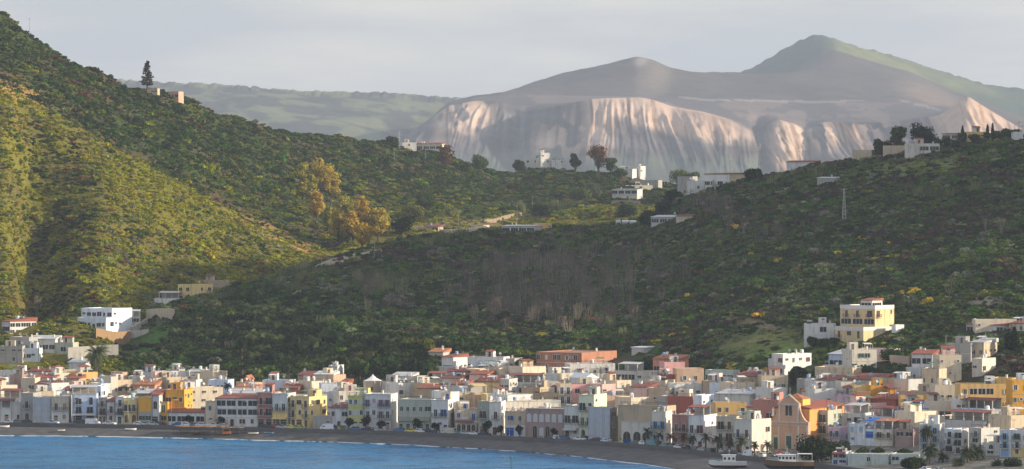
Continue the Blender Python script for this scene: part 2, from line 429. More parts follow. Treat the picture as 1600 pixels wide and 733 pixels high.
# sea
def sea_build(m):
    t = m.node_tree; p = t.nodes['Principled BSDF']
    p.inputs['Roughness'].default_value = .22; p.inputs['IOR'].default_value = 1.33
    p.inputs['Specular IOR Level'].default_value = .32
    g = N(t, 'ShaderNodeNewGeometry')
    mpg = N(t, 'ShaderNodeMapping'); mpg.inputs['Scale'].default_value = (.12, .30, 1); t.links.new(g.outputs['Position'], mpg.inputs[0])
    n = N(t, 'ShaderNodeTexNoise'); n.inputs['Scale'].default_value = 1.0; n.inputs['Detail'].default_value = 7; n.inputs['Roughness'].default_value = .65
    t.links.new(mpg.outputs[0], n.inputs[0])
    bb = N(t, 'ShaderNodeBump'); bb.inputs['Strength'].default_value = 1.0; bb.inputs['Distance'].default_value = 2.2
    t.links.new(n.outputs[0], bb.inputs['Height']); t.links.new(bb.outputs[0], p.inputs['Normal'])
    n2 = N(t, 'ShaderNodeTexNoise'); n2.inputs['Scale'].default_value = .02; n2.inputs['Detail'].default_value = 3; t.links.new(g.outputs['Position'], n2.inputs[0])
    x = N(t, 'ShaderNodeMix', _data_type='RGBA'); x.inputs[6].default_value = (.012, .13, .30, 1); x.inputs[7].default_value = (.025, .19, .39, 1)
    mr = N(t, 'ShaderNodeMapRange'); mr.inputs[1].default_value = .35; mr.inputs[2].default_value = .65; t.links.new(n2.outputs[0], mr.inputs[0])
    t.links.new(mr.outputs[0], x.inputs[0])
    m3 = N(t, 'ShaderNodeMapping'); m3.inputs['Scale'].default_value = (.055, .13, 1); t.links.new(g.outputs['Position'], m3.inputs[0])
    n3 = N(t, 'ShaderNodeTexNoise'); n3.inputs['Scale'].default_value = 1.0; n3.inputs['Detail'].default_value = 8; n3.inputs['Roughness'].default_value = .75; t.links.new(m3.outputs[0], n3.inputs[0])
    r3 = N(t, 'ShaderNodeMapRange'); r3.inputs[1].default_value = .35; r3.inputs[2].default_value = .65; r3.inputs[3].default_value = .08; r3.inputs[4].default_value = .5; t.links.new(n3.outputs[0], r3.inputs[0]); t.links.new(r3.outputs[0], p.inputs['Roughness'])
    r4 = N(t, 'ShaderNodeMapRange'); r4.inputs[1].default_value = .38; r4.inputs[2].default_value = .62; r4.inputs[3].default_value = .78; r4.inputs[4].default_value = 1.25; t.links.new(n3.outputs[0], r4.inputs[0])
    v3 = N(t, 'ShaderNodeVectorMath', _operation='SCALE'); t.links.new(x.outputs[2], v3.inputs[0]); t.links.new(r4.outputs[0], v3.inputs['Scale']); t.links.new(v3.outputs[0], p.inputs[0])
s = MB(); s.poly([(-30000, -2000, 0), (30000, -2000, 0), (30000, 30000, 0), (-30000, 30000, 0)])
tag(s.build('sea', mat('sea', sea_build)), kind='structure')
# foam along the shore: an uneven ribbon of wash
fo_u = np.arange(-200, 1400, 1.6)
fd = np.interp(fo_u, ucb, Db[:, 4]) * .0 + np.interp(fo_u, UG, D_water) + np.interp(fo_u, ucb, (fbm(ucb / 30, ucb * 0 + 2.2) - .5) * 5 * (5/6))
wid = np.clip((fbm(fo_u / 16, fo_u * 0 + 9, 3) - .50) * 8, -.9, 1.2) + np.clip((fo_u - 860) / 200, 0, 1) * .8
fd_a = fd - .6 - wid + (fbm(fo_u / 5, fo_u * 0 + 4, 2) - .5) * 1.5
fd_b = fd + .3 + (fbm(fo_u / 6, fo_u * 0 + 14, 2) - .5) * .8
Df = np.stack([fd_a, fd_a * .5 + fd_b * .5, fd_b], 1); Zf = np.stack([fd * 0 + .03, fd * 0 + .12, fd * 0 + .20], 1); Uf = np.repeat(fo_u[:, None], 3, 1)
tag(inst('surf_foam', mesh_np('surf_foam', np.stack([(Uf - 800) / F * Df, Df, Zf], -1).reshape(-1, 3), grid_faces(*Df.shape), plain('foam', (.50, .54, .58), .9), True)),
    'thin white wash of foam along the water line', 'foam', kind='stuff')

# ---------------------------------------------------------------- far islands
def far_land(name, rows, ulo, uhi, step, counts, colour, ridge, attr_mat):
    us = np.arange(ulo, uhi + 1, step)
    cs = []
    for pts in rows:
        p = np.array(pts, float)
        Dk = np.interp(us, p[:, 0], p[:, 2]); yk = np.interp(us, p[:, 0], p[:, 1])
        k = max(1, int(8 / step)); ker = np.hanning(2 * k + 1); ker /= ker.sum()
        yk = np.convolve(np.pad(yk, k, mode='edge'), ker, mode='valid'); Dk = np.convolve(np.pad(Dk, k, mode='edge'), ker, mode='valid')
        cs.append((Dk, CH - (yk - HY) * Dk / F))
    D_ = []; Z_ = []; T_ = []
    for k, n in enumerate(counts):
        for i in range(n):
            t_ = i / n; D_.append(cs[k][0] * (1 - t_) + cs[k + 1][0] * t_); Z_.append(cs[k][1] * (1 - t_) + cs[k + 1][1] * t_); T_.append(np.full_like(us, k + t_))
    D_.append(cs[-1][0]); Z_.append(cs[-1][1]); T_.append(np.full_like(us, float(len(counts))))
    D_ = np.stack(D_, 1); Z_ = np.stack(Z_, 1); T_ = np.stack(T_, 1); U_ = np.repeat(us[:, None], D_.shape[1], 1)
    Z_ = Z_ + ridge(U_, D_, T_)
    Y_ = HY + (CH - Z_) / D_ * F
    c = colour(U_, Y_, T_, D_)
    me = mesh_np(name, np.stack([(U_ - 800) / F * D_, D_, Z_], -1).reshape(-1, 3), grid_faces(*D_.shape), attr_mat, True)
    set_cols(me, c)
    return tag(inst(name, me), kind='structure')

V = [
 [(560, 400, 7400), (2100, 400, 7400)],
 [(560, 330, 7700), (2100, 330, 7700)],
 # rim of the pale cliffs
 [(560, 300, 8100), (600, 262, 8100), (630, 216, 8200), (665, 190, 8300), (700, 166, 8350), (740, 158, 8400), (780, 158, 8450), (800, 168, 8450), (820, 176, 8400), (850, 170, 8300), (890, 162, 8200), (920, 155, 8150), (960, 153, 8150), (1000, 152, 8150), (1020, 156, 8150), (1050, 168, 8150), (1100, 177, 8100), (1140, 190, 8080), (1172, 210, 8060), (1185, 240, 8100), (1195, 200, 8300), (1215, 188, 8300), (1240, 195, 8300), (1260, 205, 8350), (1285, 192, 8350), (1310, 190, 8350), (1350, 192, 8350), (1400, 190, 8350), (1440, 184, 8350), (1465, 182, 8350), (1490, 165, 8300), (1512, 150, 8300), (1540, 168, 8300), (1590, 198, 8300), (1650, 235, 8300), (1800, 300, 8300), (2100, 330, 8300)],
 # plateau inside
 [(560, 302, 8500), (640, 216, 8600), (700, 163, 8650), (740, 156, 8650), (800, 160, 8750), (900, 158, 8800), (1000, 152, 8800), (1080, 164, 8800), (1180, 176, 8800), (1260, 188, 8800), (1400, 186, 8800), (1500, 176, 8800), (1560, 186, 8800), (1650, 225, 8800), (1800, 290, 8800), (2100, 320, 8800)],
 [(560, 302, 9000), (640, 216, 9000), (700, 162, 9000), (740, 153, 9000), (780, 147, 9000), (850, 150, 9100), (950, 152, 9100), (1050, 152, 9200), (1130, 152, 9200), (1250, 158, 9200), (1400, 158, 9200), (1480, 165, 9200), (1560, 190, 9200), (1650, 220, 9200), (1800, 285, 9200), (2100, 315, 9200)],
 # dark crater crest
 [(560, 304, 9400), (640, 220, 9500), (700, 162, 9500), (740, 151, 9500), (780, 145, 9600), (830, 129, 9700), (880, 115, 9800), (920, 104, 9800), (960, 95, 9800), (994, 88, 9800), (1020, 94, 9800), (1045, 104, 9800), (1080, 113, 9800), (1120, 114, 9900), (1160, 116, 9900), (1250, 113, 9900), (1320, 112, 9900), (1380, 117, 9900), (1430, 127, 9850), (1470, 140, 9800), (1510, 150, 9800), (1560, 170, 9700), (1650, 205, 9700), (1800, 270, 9700), (2100, 300, 9700)],
 [(560, 306, 9800), (700, 175, 9900), (900, 122, 10200), (995, 104, 10200), (1100, 124, 10200), (1180, 128, 10200), (1235, 118, 10250), (1285, 84, 10350), (1305, 80, 10350), (1340, 90, 10300), (1420, 112, 10200), (1500, 150, 10200), (1800, 280, 10200), (2100, 310, 10200)],
 # green peak behind
 [(560, 310, 11000), (700, 200, 11000), (900, 150, 11000), (1100, 118, 11000), (1155, 114, 11000), (1175, 106, 11000), (1200, 92, 11000), (1225, 76, 11000), (1250, 62, 11000), (1270, 55, 11000), (1285, 53, 11000), (1300, 57, 11000), (1330, 68, 11000), (1370, 80, 11000), (1400, 90, 11000), (1450, 104, 11000), (1500, 118, 11000), (1550, 130, 11000), (1600, 139, 11000), (1700, 158, 11000), (1800, 190, 11000), (2100, 290, 11000)],
 [(560, 330, 12500), (2100, 330, 12500)],
]
def v_ridge(U, D, T):
    x = (U - 800) / F * D
    # ribs eroded down the cliff, strongest in the middle of the face
    face = np.clip(T - 0.5, 0, 1) * np.clip((2.0 - T) * 6, 0, 1) * (T < 2.02) * np.clip((T - 1.25) * 2.6, .28, 1)
    warp = (fbm(x / 120.0, T * .9, 3) - .5) * 60
    lean = (U - 1000) / 400.0 * (T - 2) * 90
    xx = x + warp + lean
    r1 = 1 - np.abs(vnoise(xx / 34.0, T * 1.1) - .5) * 2; r2 = 1 - np.abs(vnoise(xx / 14.0 + 9, T * 2.4 + 3) - .5) * 2; r3 = 1 - np.abs(vnoise(xx / 6.0 + 29, T * 5 + 3) - .5) * 2
    z = face * ((r1 ** 2 - .4) * 8 + (r2 ** 2 - .4) * 7 + (r3 - .5) * 4.5 + (fbm(x / 18.0, D / 25.0, 3) - .5) * 8)
    big = np.sin((U - 640) / 46.0) * .5 + np.sin((U - 920) / 27.0 + 1.2) * .35
    z = z + face * big * 8
    up = np.clip((T - 2.2) * 2, 0, 1) * np.clip((8 - T), 0, 1)
    z = z + up * (fbm(x / 120.0 + 5, D / 160.0, 4) - .5) * 13 + np.clip(T - 6.2, 0, .8) * (np.abs(vnoise(x / 70. + 3, D / 700.) - .5) - .25) * 24
    z = z + np.where((T > 6.9) & (T < 7.1), (fbm(x / 14.0, T * 0 + 1, 2) - .5) * 7, 0)
    return z
def v_col(U, Y, T, D):
    x = (U - 800) / F * D
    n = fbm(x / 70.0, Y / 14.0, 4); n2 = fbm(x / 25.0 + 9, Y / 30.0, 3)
    cream = LIN(.56, .40, .30); pink = LIN(.44, .31, .25); mauve = LIN(.105, .092, .098); blueg = LIN(.095, .115, .095); dark = LIN(.085, .070, .068); green = LIN(.16, .175, .075); dgreen = LIN(.045, .068, .05)  # mauve kept dark to paint cloud shade beside the cream sunlit patches
    c = np.zeros(U.shape + (3,)); c[:] = mauve
    st = vnoise((x + (fbm(x / 120.0, T * .9, 3) - .5) * 60) / 6.0, T * 1.6) ; c = c * .9 + (n[..., None] - .5) * .13 + (st[..., None] - .5) * .06
    def put(m, col):
        nonlocal c
        m = np.clip(m, 0, 1)[..., None]; c = c * (1 - m) + col * m
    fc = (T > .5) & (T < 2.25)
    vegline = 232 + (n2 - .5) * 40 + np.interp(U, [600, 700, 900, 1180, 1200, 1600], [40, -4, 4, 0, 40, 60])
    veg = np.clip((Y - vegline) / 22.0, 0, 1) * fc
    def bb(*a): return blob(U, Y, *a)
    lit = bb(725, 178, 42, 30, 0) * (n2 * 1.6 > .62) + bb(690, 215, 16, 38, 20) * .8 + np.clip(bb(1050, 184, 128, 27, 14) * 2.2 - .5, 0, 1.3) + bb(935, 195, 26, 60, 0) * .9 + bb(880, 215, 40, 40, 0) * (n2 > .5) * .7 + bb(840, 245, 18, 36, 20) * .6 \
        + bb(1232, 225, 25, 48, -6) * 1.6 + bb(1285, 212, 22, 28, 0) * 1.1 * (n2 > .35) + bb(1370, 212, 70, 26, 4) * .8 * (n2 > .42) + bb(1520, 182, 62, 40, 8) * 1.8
    put(lit * fc * np.clip(.35 + st * 1.2, 0, 1.1), cream * .9 + (n[..., None] - .5) * .2 - (st[..., None] < .3) * .12)  # cream paints the sunlit parts of the cliffs into the rock colour
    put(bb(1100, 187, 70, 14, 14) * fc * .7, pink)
    put(veg * .85, blueg)
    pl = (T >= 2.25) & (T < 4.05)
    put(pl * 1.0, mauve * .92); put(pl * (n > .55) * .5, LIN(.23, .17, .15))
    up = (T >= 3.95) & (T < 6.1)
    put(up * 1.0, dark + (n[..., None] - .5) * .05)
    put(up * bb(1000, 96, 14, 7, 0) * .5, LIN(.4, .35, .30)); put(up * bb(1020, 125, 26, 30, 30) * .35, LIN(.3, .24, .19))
    put(up * bb(1450, 150, 50, 16, 20) * .6, LIN(.28, .2, .16))
    road = np.abs(Y - np.interp(U, [1060, 1100, 1300, 1395, 1480], [151, 156, 159, 153, 175])) < 1.3
    put(road * (U > 1060) * (U < 1470) * pl * .35, LIN(.5, .45, .4))
    pk = (T >= 6.1)
    gsel = np.clip((n - .35) * 4, 0, 1)
    put(pk * 1.0, dgreen); put(pk * np.clip((U - 1290) / 20, 0, 1) * (bb(1350, 95, 95, 38, 20) + bb(1450, 118, 130, 12, 15) * .8) * (.5 + gsel * .5), green)  # green stops at the terminator; the peak's shaded left is painted dark
    return np.clip(c, .02, .8)
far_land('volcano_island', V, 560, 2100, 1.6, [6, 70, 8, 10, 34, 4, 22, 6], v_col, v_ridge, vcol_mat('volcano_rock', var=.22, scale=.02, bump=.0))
LND = [[(100, 400, 9300), (900, 400, 9300)], [(100, 330, 9500), (900, 330, 9500)], [(100, 240, 9800), (400, 250, 9800), (600, 255, 9800), (760, 300, 9800), (900, 320, 9800)],
       [(100, 175, 10200), (300, 180, 10200), (420, 190, 10200), (520, 195, 10200), (620, 205, 10200), (700, 215, 10200), (760, 240, 10200), (900, 320, 10200)],
       [(100, 120, 10800), (250, 129, 10800), (330, 131, 10800), (370, 134, 10800), (430, 139, 10800), (480, 144, 10800), (520, 143, 10800), (580, 144, 10800), (640, 148, 10800), (700, 153, 10800), (760, 158, 10800), (830, 190, 10800), (900, 320, 10800)],
       [(100, 330, 11500), (900, 330, 11500)]]
def l_ridge(U, D, T):
    x = (U - 800) / F * D
    return np.clip(T - .8, 0, 1) * ((fbm(x / 230.0, D / 250.0, 5) - .5) * 46) * np.clip((4.0 - T) * 2, 0, 1) + np.where(np.abs(T - 4) < .12, (fbm(x / 11.0, T * 0 + 3, 4) - .42) * 11, 0)
def l_col(U, Y, T, D):
    x = (U - 800) / F * D
    n = fbm(x / 60.0, D / 60.0, 3)[..., None]; k = np.clip((n - .45) * 8, 0, 1)
    return LIN(.14, .15, .085) * k + LIN(.055, .060, .055) * (1 - k)
far_land('distant_green_coast', LND, 100, 900, 2.0, [4, 14, 26, 34, 8], l_col, l_ridge, vcol_mat('coast_ground', var=.25, scale=.03, bump=.0))
for i, (u, y, w_) in enumerate([(452, 163, 16), (662, 167, 22), (395, 158, 9)]):
    pass

# ---------------------------------------------------------------- air
def haze_build(m):
    t = m.node_tree; t.nodes.clear()
    o = N(t, 'ShaderNodeOutputMaterial'); v = N(t, 'ShaderNodeVolumePrincipled')
    v.inputs['Color'].default_value = (.70, .82, 1.0, 1); v.inputs['Density'].default_value = 5.2e-5; v.inputs['Anisotropy'].default_value = .15
    t.links.new(v.outputs[0], o.inputs['Volume'])
s = MB(); s.box(-9000, -300, -4.5, 9000, 14500, 640)
hz = s.build('haze', mat('haze', haze_build)); tag(hz, 'pale blue haze in the air over the bay and islands', 'haze', kind='stuff')
# ---------------------------------------------------------------- vegetation
def leaf_mat(key, attr_type, base=None, trans=0.25, var=0.45):
    def b(m):
        t = m.node_tree; t.nodes.clear()
        o = N(t, 'ShaderNodeOutputMaterial')
        d = N(t, 'ShaderNodeBsdfDiffuse'); tr = N(t, 'ShaderNodeBsdfTranslucent'); mx = N(t, 'ShaderNodeMixShader'); mx.inputs[0].default_value = trans
        g = N(t, 'ShaderNodeNewGeometry')
        mr = N(t, 'ShaderNodeMapRange'); mr.inputs[3].default_value = 1 - var; mr.inputs[4].default_value = 1 + var
        t.links.new(g.outputs['Random Per Island'], mr.inputs[0])
        v = N(t, 'ShaderNodeVectorMath', _operation='SCALE')
        if base is None:
            a = N(t, 'ShaderNodeAttribute', _attribute_name='tint', _attribute_type=attr_type); t.links.new(a.outputs['Color'], v.inputs[0])
        else: v.inputs[0].default_value = base
        t.links.new(mr.outputs[0], v.inputs['Scale'])
        t.links.new(v.outputs[0], d.inputs[0]); t.links.new(v.outputs[0], tr.inputs[0])
        t.links.new(d.outputs[0], mx.inputs[1]); t.links.new(tr.outputs[0], mx.inputs[2]); t.links.new(mx.outputs[0], o.inputs[0])
    return mat(key, b)
def cards(C, Nn, size, rng, asp=1.0):
    """quads centred on C with rough normals Nn"""
    n = len(C)
    Nn = Nn + rng.normal(0, .55, (n, 3)); Nn /= np.linalg.norm(Nn, axis=1)[:, None] + 1e-9
    a = rng.normal(0, 1, (n, 3)); a -= (a * Nn).sum(1)[:, None] * Nn; a /= np.linalg.norm(a, axis=1)[:, None] + 1e-9
    b = np.cross(Nn, a)
    s = (size * rng.uniform(.6, 1.35, n))[:, None]
    a = a * s; b = b * s * asp
    V_ = np.stack([C - a - b, C + a - b * .6, C + a * .8 + b, C - a * .7 + b * .9], 1).reshape(-1, 3)
    return V_, np.arange(4 * n).reshape(-1, 4)
def shrub_mesh(name, seed, m, n=120, lobes=5, size=.17, flat=.75):
    rng = np.random.default_rng(seed)
    P = []; Q = []
    for l in range(lobes):
        c = np.array([rng.uniform(-.5, .5), rng.uniform(-.5, .5), rng.uniform(.25, .65)]); r = rng.uniform(.32, .55)
        k = n // lobes
        d = rng.normal(0, 1, (k, 3)); d /= np.linalg.norm(d, axis=1)[:, None]; d[:, 2] = np.abs(d[:, 2]) * 1.1 - .35
        P.append(c + d * r * rng.uniform(.75, 1.05, (k, 1))); Q.append(d)
    P = np.concatenate(P); Q = np.concatenate(Q); P[:, 2] *= flat
    v, f = cards(P, Q, size, rng)
    return mesh_np(name, v, f, m)
def reed_mesh(name, seed, m):
    rng = np.random.default_rng(seed); V_ = []; F_ = []
    for i in range(60):
        x, y = rng.uniform(-1, 1, 2); h = rng.uniform(.8, 1.6); lx, ly = rng.normal(0, .16, 2); w = .045
        a = rng.uniform(0, 3.14); dx, dy = math.cos(a) * w, math.sin(a) * w; n = len(V_)
        V_ += [(x - dx, y - dy, 0), (x + dx, y + dy, 0), (x + lx + dx * .6, y + ly + dy * .6, h), (x + lx - dx * .6, y + ly - dy * .6, h)]; F_.append((n, n + 1, n + 2, n + 3))
    return mesh_np(name, V_, F_, m)
def twig_mesh(name, seed, m, n=16):
    """bare deciduous: thin upright stems that fork"""
    rng = np.random.default_rng(seed); b = MB()
    for i in range(n):
        x, y = rng.uniform(-.45, .45, 2); a = rng.uniform(0, 6.28); l = rng.uniform(.05, .30); h = rng.uniform(.6, 1.0)
        p0 = (x * .3, y * .3, 0); p1 = (x + math.cos(a) * l * .4, y + math.sin(a) * l * .4, h * .5); p2 = (x + math.cos(a) * l, y + math.sin(a) * l, h)
        b.tube([p0, p1, p2], [.020, .014, .006], 3)
        for k in range(3):
            t_ = rng.uniform(.35, .9); q = [p1[j] * (1 - t_) + p2[j] * t_ for j in range(3)]; a2 = rng.uniform(0, 6.28)
            b.tube([q, (q[0] + math.cos(a2) * .12, q[1] + math.sin(a2) * .12, q[2] + .2)], [.007, .003], 3)
    return b.mesh(name, m)
LM = leaf_mat('scrub_leaves', 'INSTANCER')
TWM = leaf_mat('twig_bark', 'INSTANCER', trans=0.0)
def src_collection(name, meshes):
    c = bpy.data.collections.new(name)
    for i, me_ in enumerate(meshes): c.objects.link(bpy.data.objects.new('%s_%02d' % (name, i), me_))
    return c
SHR = src_collection('shrub_forms', [shrub_mesh('shrub_form', s, LM, 170, 6, .15) for s in range(5)])
REED = src_collection('reed_forms', [reed_mesh('reed_form', s, LM) for s in range(3)])
TWIG = src_collection('twig_forms', [twig_mesh('twig_form', s, TWM) for s in range(4)])
def scatter_group(coll):
    g = bpy.data.node_groups.new('scatter_' + coll.name, 'GeometryNodeTree')
    g.interface.new_socket('Geometry', in_out='INPUT', socket_type='NodeSocketGeometry'); g.interface.new_socket('Geometry', in_out='OUTPUT', socket_type='NodeSocketGeometry')
    i = g.nodes.new('NodeGroupInput'); o = g.nodes.new('NodeGroupOutput')
    ip = g.nodes.new('GeometryNodeInstanceOnPoints'); ci = g.nodes.new('GeometryNodeCollectionInfo')
    ci.inputs['Collection'].default_value = coll; ci.inputs['Separate Children'].default_value = True; ci.inputs['Reset Children'].default_value = True
    def attr(n, t):
        a = g.nodes.new('GeometryNodeInputNamedAttribute'); a.data_type = t; a.inputs['Name'].default_value = n; return a.outputs['Attribute']
    g.links.new(i.outputs[0], ip.inputs['Points']); g.links.new(ci.outputs[0], ip.inputs['Instance']); ip.inputs['Pick Instance'].default_value = True
    g.links.new(attr('form', 'INT'), ip.inputs['Instance Index']); g.links.new(attr('rot', 'FLOAT_VECTOR'), ip.inputs['Rotation']); g.links.new(attr('size', 'FLOAT_VECTOR'), ip.inputs['Scale'])
    g.links.new(ip.outputs[0], o.inputs[0])
    return g
SG = {id(c): scatter_group(c) for c in (SHR, REED, TWIG)}
def scatter(name, label, cat, coll, P, S, T, nform):
    me_ = bpy.data.meshes.new(name); n = len(P)
    me_.vertices.add(n); me_.vertices.foreach_set('co', np.asarray(P, np.float32).ravel())
    a = me_.attributes.new('form', 'INT', 'POINT'); a.data.foreach_set('value', RNG.integers(0, nform, n).astype(np.int32))
    a = me_.attributes.new('rot', 'FLOAT_VECTOR', 'POINT'); r = np.zeros((n, 3), np.float32); r[:, 2] = RNG.uniform(0, 6.28, n); a.data.foreach_set('vector', r.ravel())
    a = me_.attributes.new('size', 'FLOAT_VECTOR', 'POINT'); a.data.foreach_set('vector', np.asarray(S, np.float32).ravel())
    a = me_.attributes.new('tint', 'FLOAT_COLOR', 'POINT'); c = np.ones((n, 4), np.float32); c[:, :3] = T; a.data.foreach_set('color', c.ravel())
    me_.materials.append(LM)
    o = inst(name, me_); md = o.modifiers.new('scatter', 'NODES'); md.node_group = SG[id(coll)]
    return tag(o, label, cat, kind='stuff')

KEEP_OUT = []      # (x, y, r) filled by buildings on the slopes, read here
def slope_points(n, ulo=-150, uhi=1780):
    u = RNG.uniform(ulo, uhi, n)
    lo = np.interp(u, UG, D_foot) - 80
    D = lo + (2660 - lo) * RNG.random(n)
    return u, D
PAL = {k: np.array(v) for k, v in dict(
    yel=(.255, .265, .018), olive=(.140, .165, .020), green=(.065, .122, .020), dark=(.034, .058, .020), rust=(.125, .062, .032), grey=(.155, .165, .105),
    straw=(.33, .22, .07), maroon=(.075, .052, .042), mid=(.085, .110, .038), gorse=(.48, .36, .03), pale=(.21, .235, .10), lush=(.06, .14, .022)).items()}
PK = list(PAL); PA = np.stack([PAL[k] for k in PK])
def choose(w):      # w (n, kinds) -> index
    w = w / w.sum(1, keepdims=True); c = np.cumsum(w, 1); return (RNG.random(len(w))[:, None] > c).sum(1).clip(0, w.shape[1] - 1)
def grow_scrub():
    u, D = slope_points(380000)
    x = (u - 800) / F * D
    z, y, spur, nl, up, n1, n2, n3 = region_weights(u, D, x)
    DN = np.interp(u, UG, rN[0])
    # leave out what nothing could show: the far side of the crests
    DR = np.interp(u, UG, rR[0])
    back = (D > DR + 25) | ((D > DN + 45) & (u > 1215)) | ((u > 620) & (D > DN + 30) & (D < DN + 110))
    W_ = {k: np.full(len(u), 1e-4) for k in PK}
    p1 = np.clip((n1 - .42) * 8, 0, 1); p2 = np.clip((n2 - .45) * 8, 0, 1); p3 = np.clip((n3 - .45) * 6, 0, 1)
    nlf = nl.astype(float)
    for k, w in dict(yel=2.6 * (1 - p1 * .7), olive=1.5, green=.8 * p2, dark=.22 * p1, rust=.5 * p1 * p2, grey=.5 * (1 - p2), pale=.3, straw=.15).items(): W_[k] = W_[k] + nlf * w
    gull = nl & (u > 48) & (u < 150) & (D < 1830)
    W_['dark'] += gull * 2.2; W_['rust'] += gull * .7 * p1  # extra dark scrub paints the gully's shaded flank into the colour
    upf = up.astype(float); low = np.clip((y - 235 - (u - 300) * .12) / 60, 0, 1) * (u < 780)
    for k, w in dict(dark=2.6 - 1.6 * low, green=1.0, olive=.35 + 1.2 * low, mid=1.0, rust=.25 * p1, grey=.2, yel=.05 + .9 * low, maroon=.2 * p2).items(): W_[k] = W_[k] + upf * w  # dark and yellow shares paint upper shade and lower sun into the scrub
    sp = spur.astype(float)
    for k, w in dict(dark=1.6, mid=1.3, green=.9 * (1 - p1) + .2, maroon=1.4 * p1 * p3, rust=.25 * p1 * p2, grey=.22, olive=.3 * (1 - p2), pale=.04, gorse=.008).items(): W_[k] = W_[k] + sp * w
    wood = (blob(u, y, 370, 530, 190, 62, 0) + blob(u, y, 620, 560, 220, 30, 0)) * sp
    W_['dark'] += wood * 3.5; W_['mid'] += wood * 1.0
    for (a, b_, c_, d_, e) in ((1415, 467, 38, 12, 0), (1142, 468, 14, 6, 0), (1062, 471, 10, 5, 0), (1060, 518, 14, 6, 0), (1020, 535, 8, 5, 0), (1360, 375, 30, 6, 0), (835, 525, 9, 4, 0), (1340, 400, 40, 4, 10), (1150, 355, 12, 4, 0)):
        W_['gorse'] += blob(u, y, a, b_, c_, d_, e) * sp * 1.6
    gt = blob(u, y, 545, 345, 85, 55, 20) * (~spur); W_['yel'] += gt * 3; W_['straw'] += gt * 1.5
    W_['straw'] += (blob(u, y, 450, 378, 85, 8, 27) + blob(u, y, 20, 135, 60, 12, 20)) * 6 * (~spur) + up * blob(u, y, 110, 62, 120, 10, 32) * 1.5
    W_['lush'] += (blob(u, y, 240, 530, 70, 22, -33) + blob(u, y, 1120, 440, 130, 14, 0) * .7 + blob(u, y, 1060, 545, 90, 20, 0) * .6 + blob(u, y, 680, 540, 80, 20, 0) * .4) * sp * 3
    W_['pale'] += (blob(u, y, 1430, 262, 140, 15, -8) * 1.2 + blob(u, y, 930, 285, 70, 18, 0) * .8) * sp
    keys = choose(np.stack([W_[k] for k in PK], 1))
    # colours come in patches: copy the choice of a neighbour cell
    cell = (np.floor(x / 4.5 + n2 * 3).astype(int) * 7919 + np.floor(D / 6.0 + n1 * 3).astype(int) * 104729)
    _, first, inv = np.unique(cell, return_index=True, return_inverse=True)
    keys = np.where(RNG.random(len(u)) < .62, keys[first][inv], keys)
    tint = PA[keys] * RNG.uniform(.72, 1.28, (len(u), 1)) * (1 + RNG.normal(0, .07, (len(u), 3)))
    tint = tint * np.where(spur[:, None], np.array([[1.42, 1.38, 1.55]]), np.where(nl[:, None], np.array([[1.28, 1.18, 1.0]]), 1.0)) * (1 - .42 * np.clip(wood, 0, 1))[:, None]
    size = np.exp(RNG.normal(.08, .36, len(u)))
    size = np.where(keys == PK.index('straw'), size * .5, size)
    size = size * (1 + 1.5 * np.clip(wood, 0, 1) + .6 * (up & (y < 300)) * (RNG.random(len(u)) < .3))
    size = np.where(np.isin(keys, [PK.index('lush')]), size * .45, size)
    grass = np.clip(blob(u, y, 240, 530, 70, 22, -33) + blob(u, y, 1430, 262, 140, 15, -8) * .75 + blob(u, y, 1190, 540, 85, 27, 0) * 1.2 + blob(u, y, 1180, 505, 50, 7, 10) + blob(u, y, 1528, 468, 36, 12, 12) * .9 + blob(u, y, 545, 402, 62, 6, -14) * 1.3 + blob(u, y, 720, 350, 130, 7, -4) * .8 + blob(u, y, 1090, 300, 90, 12, 0) * .6, 0, 1) * (~up | (y > 335))
    dens = np.where(nl, .85, np.where(up, .85, .95))
    dens = dens * np.clip((1760. / D), .5, 1) * (1 - grass * .9) * (1 - .5 * np.clip(wood, 0, 1)) * (.45 + .55 * np.clip((fbm(x / 7.0, D / 9.0, 2) - .25) * 3, 0, 1))
    dens = dens * np.where(D < np.interp(u, UG, D_foot) - 8, .30, 1)
    ok = (~back) & (RNG.random(len(u)) < dens)
    for (kx, ky, kr) in KEEP_OUT: ok &= ((x - kx) ** 2 + (D - ky) ** 2 > (kr + size) ** 2)
    dead = (blob(u, y, 890, 440, 150, 62, 0) + blob(u, y, 1175, 362, 50, 28, 0) + blob(u, y, 800, 470, 70, 40, 0) + .8 * blob(u, y, 600, 470, 60, 26, 0)) * sp
    ok &= RNG.random(len(u)) > np.clip(dead, 0, 1) * .45
    z = z - .15 * size
    P = np.stack([x, D, z], 1); S = np.stack([size * RNG.uniform(.9, 1.2, len(u)), size * RNG.uniform(.9, 1.2, len(u)), size * RNG.uniform(.7, 1.25, len(u))], 1)
    P[:, 2] += 0
    for m_, nm, lb in ((nl, 'sunlit_scrub', 'sunlit yellow-green scrub covering the big left hillside'), (up, 'ridge_scrub', 'evergreen scrub darkened for shade, covering the far ridge and valley'), (spur, 'shaded_scrub', 'shaded dark and maroon scrub covering the central slope')):
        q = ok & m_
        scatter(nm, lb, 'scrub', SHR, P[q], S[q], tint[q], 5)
    # reeds
    u2, D2 = slope_points(120000); x2 = (u2 - 800) / F * D2
    z2, y2, sp2, nl2, up2, a1, a2, a3 = region_weights(u2, D2, x2)
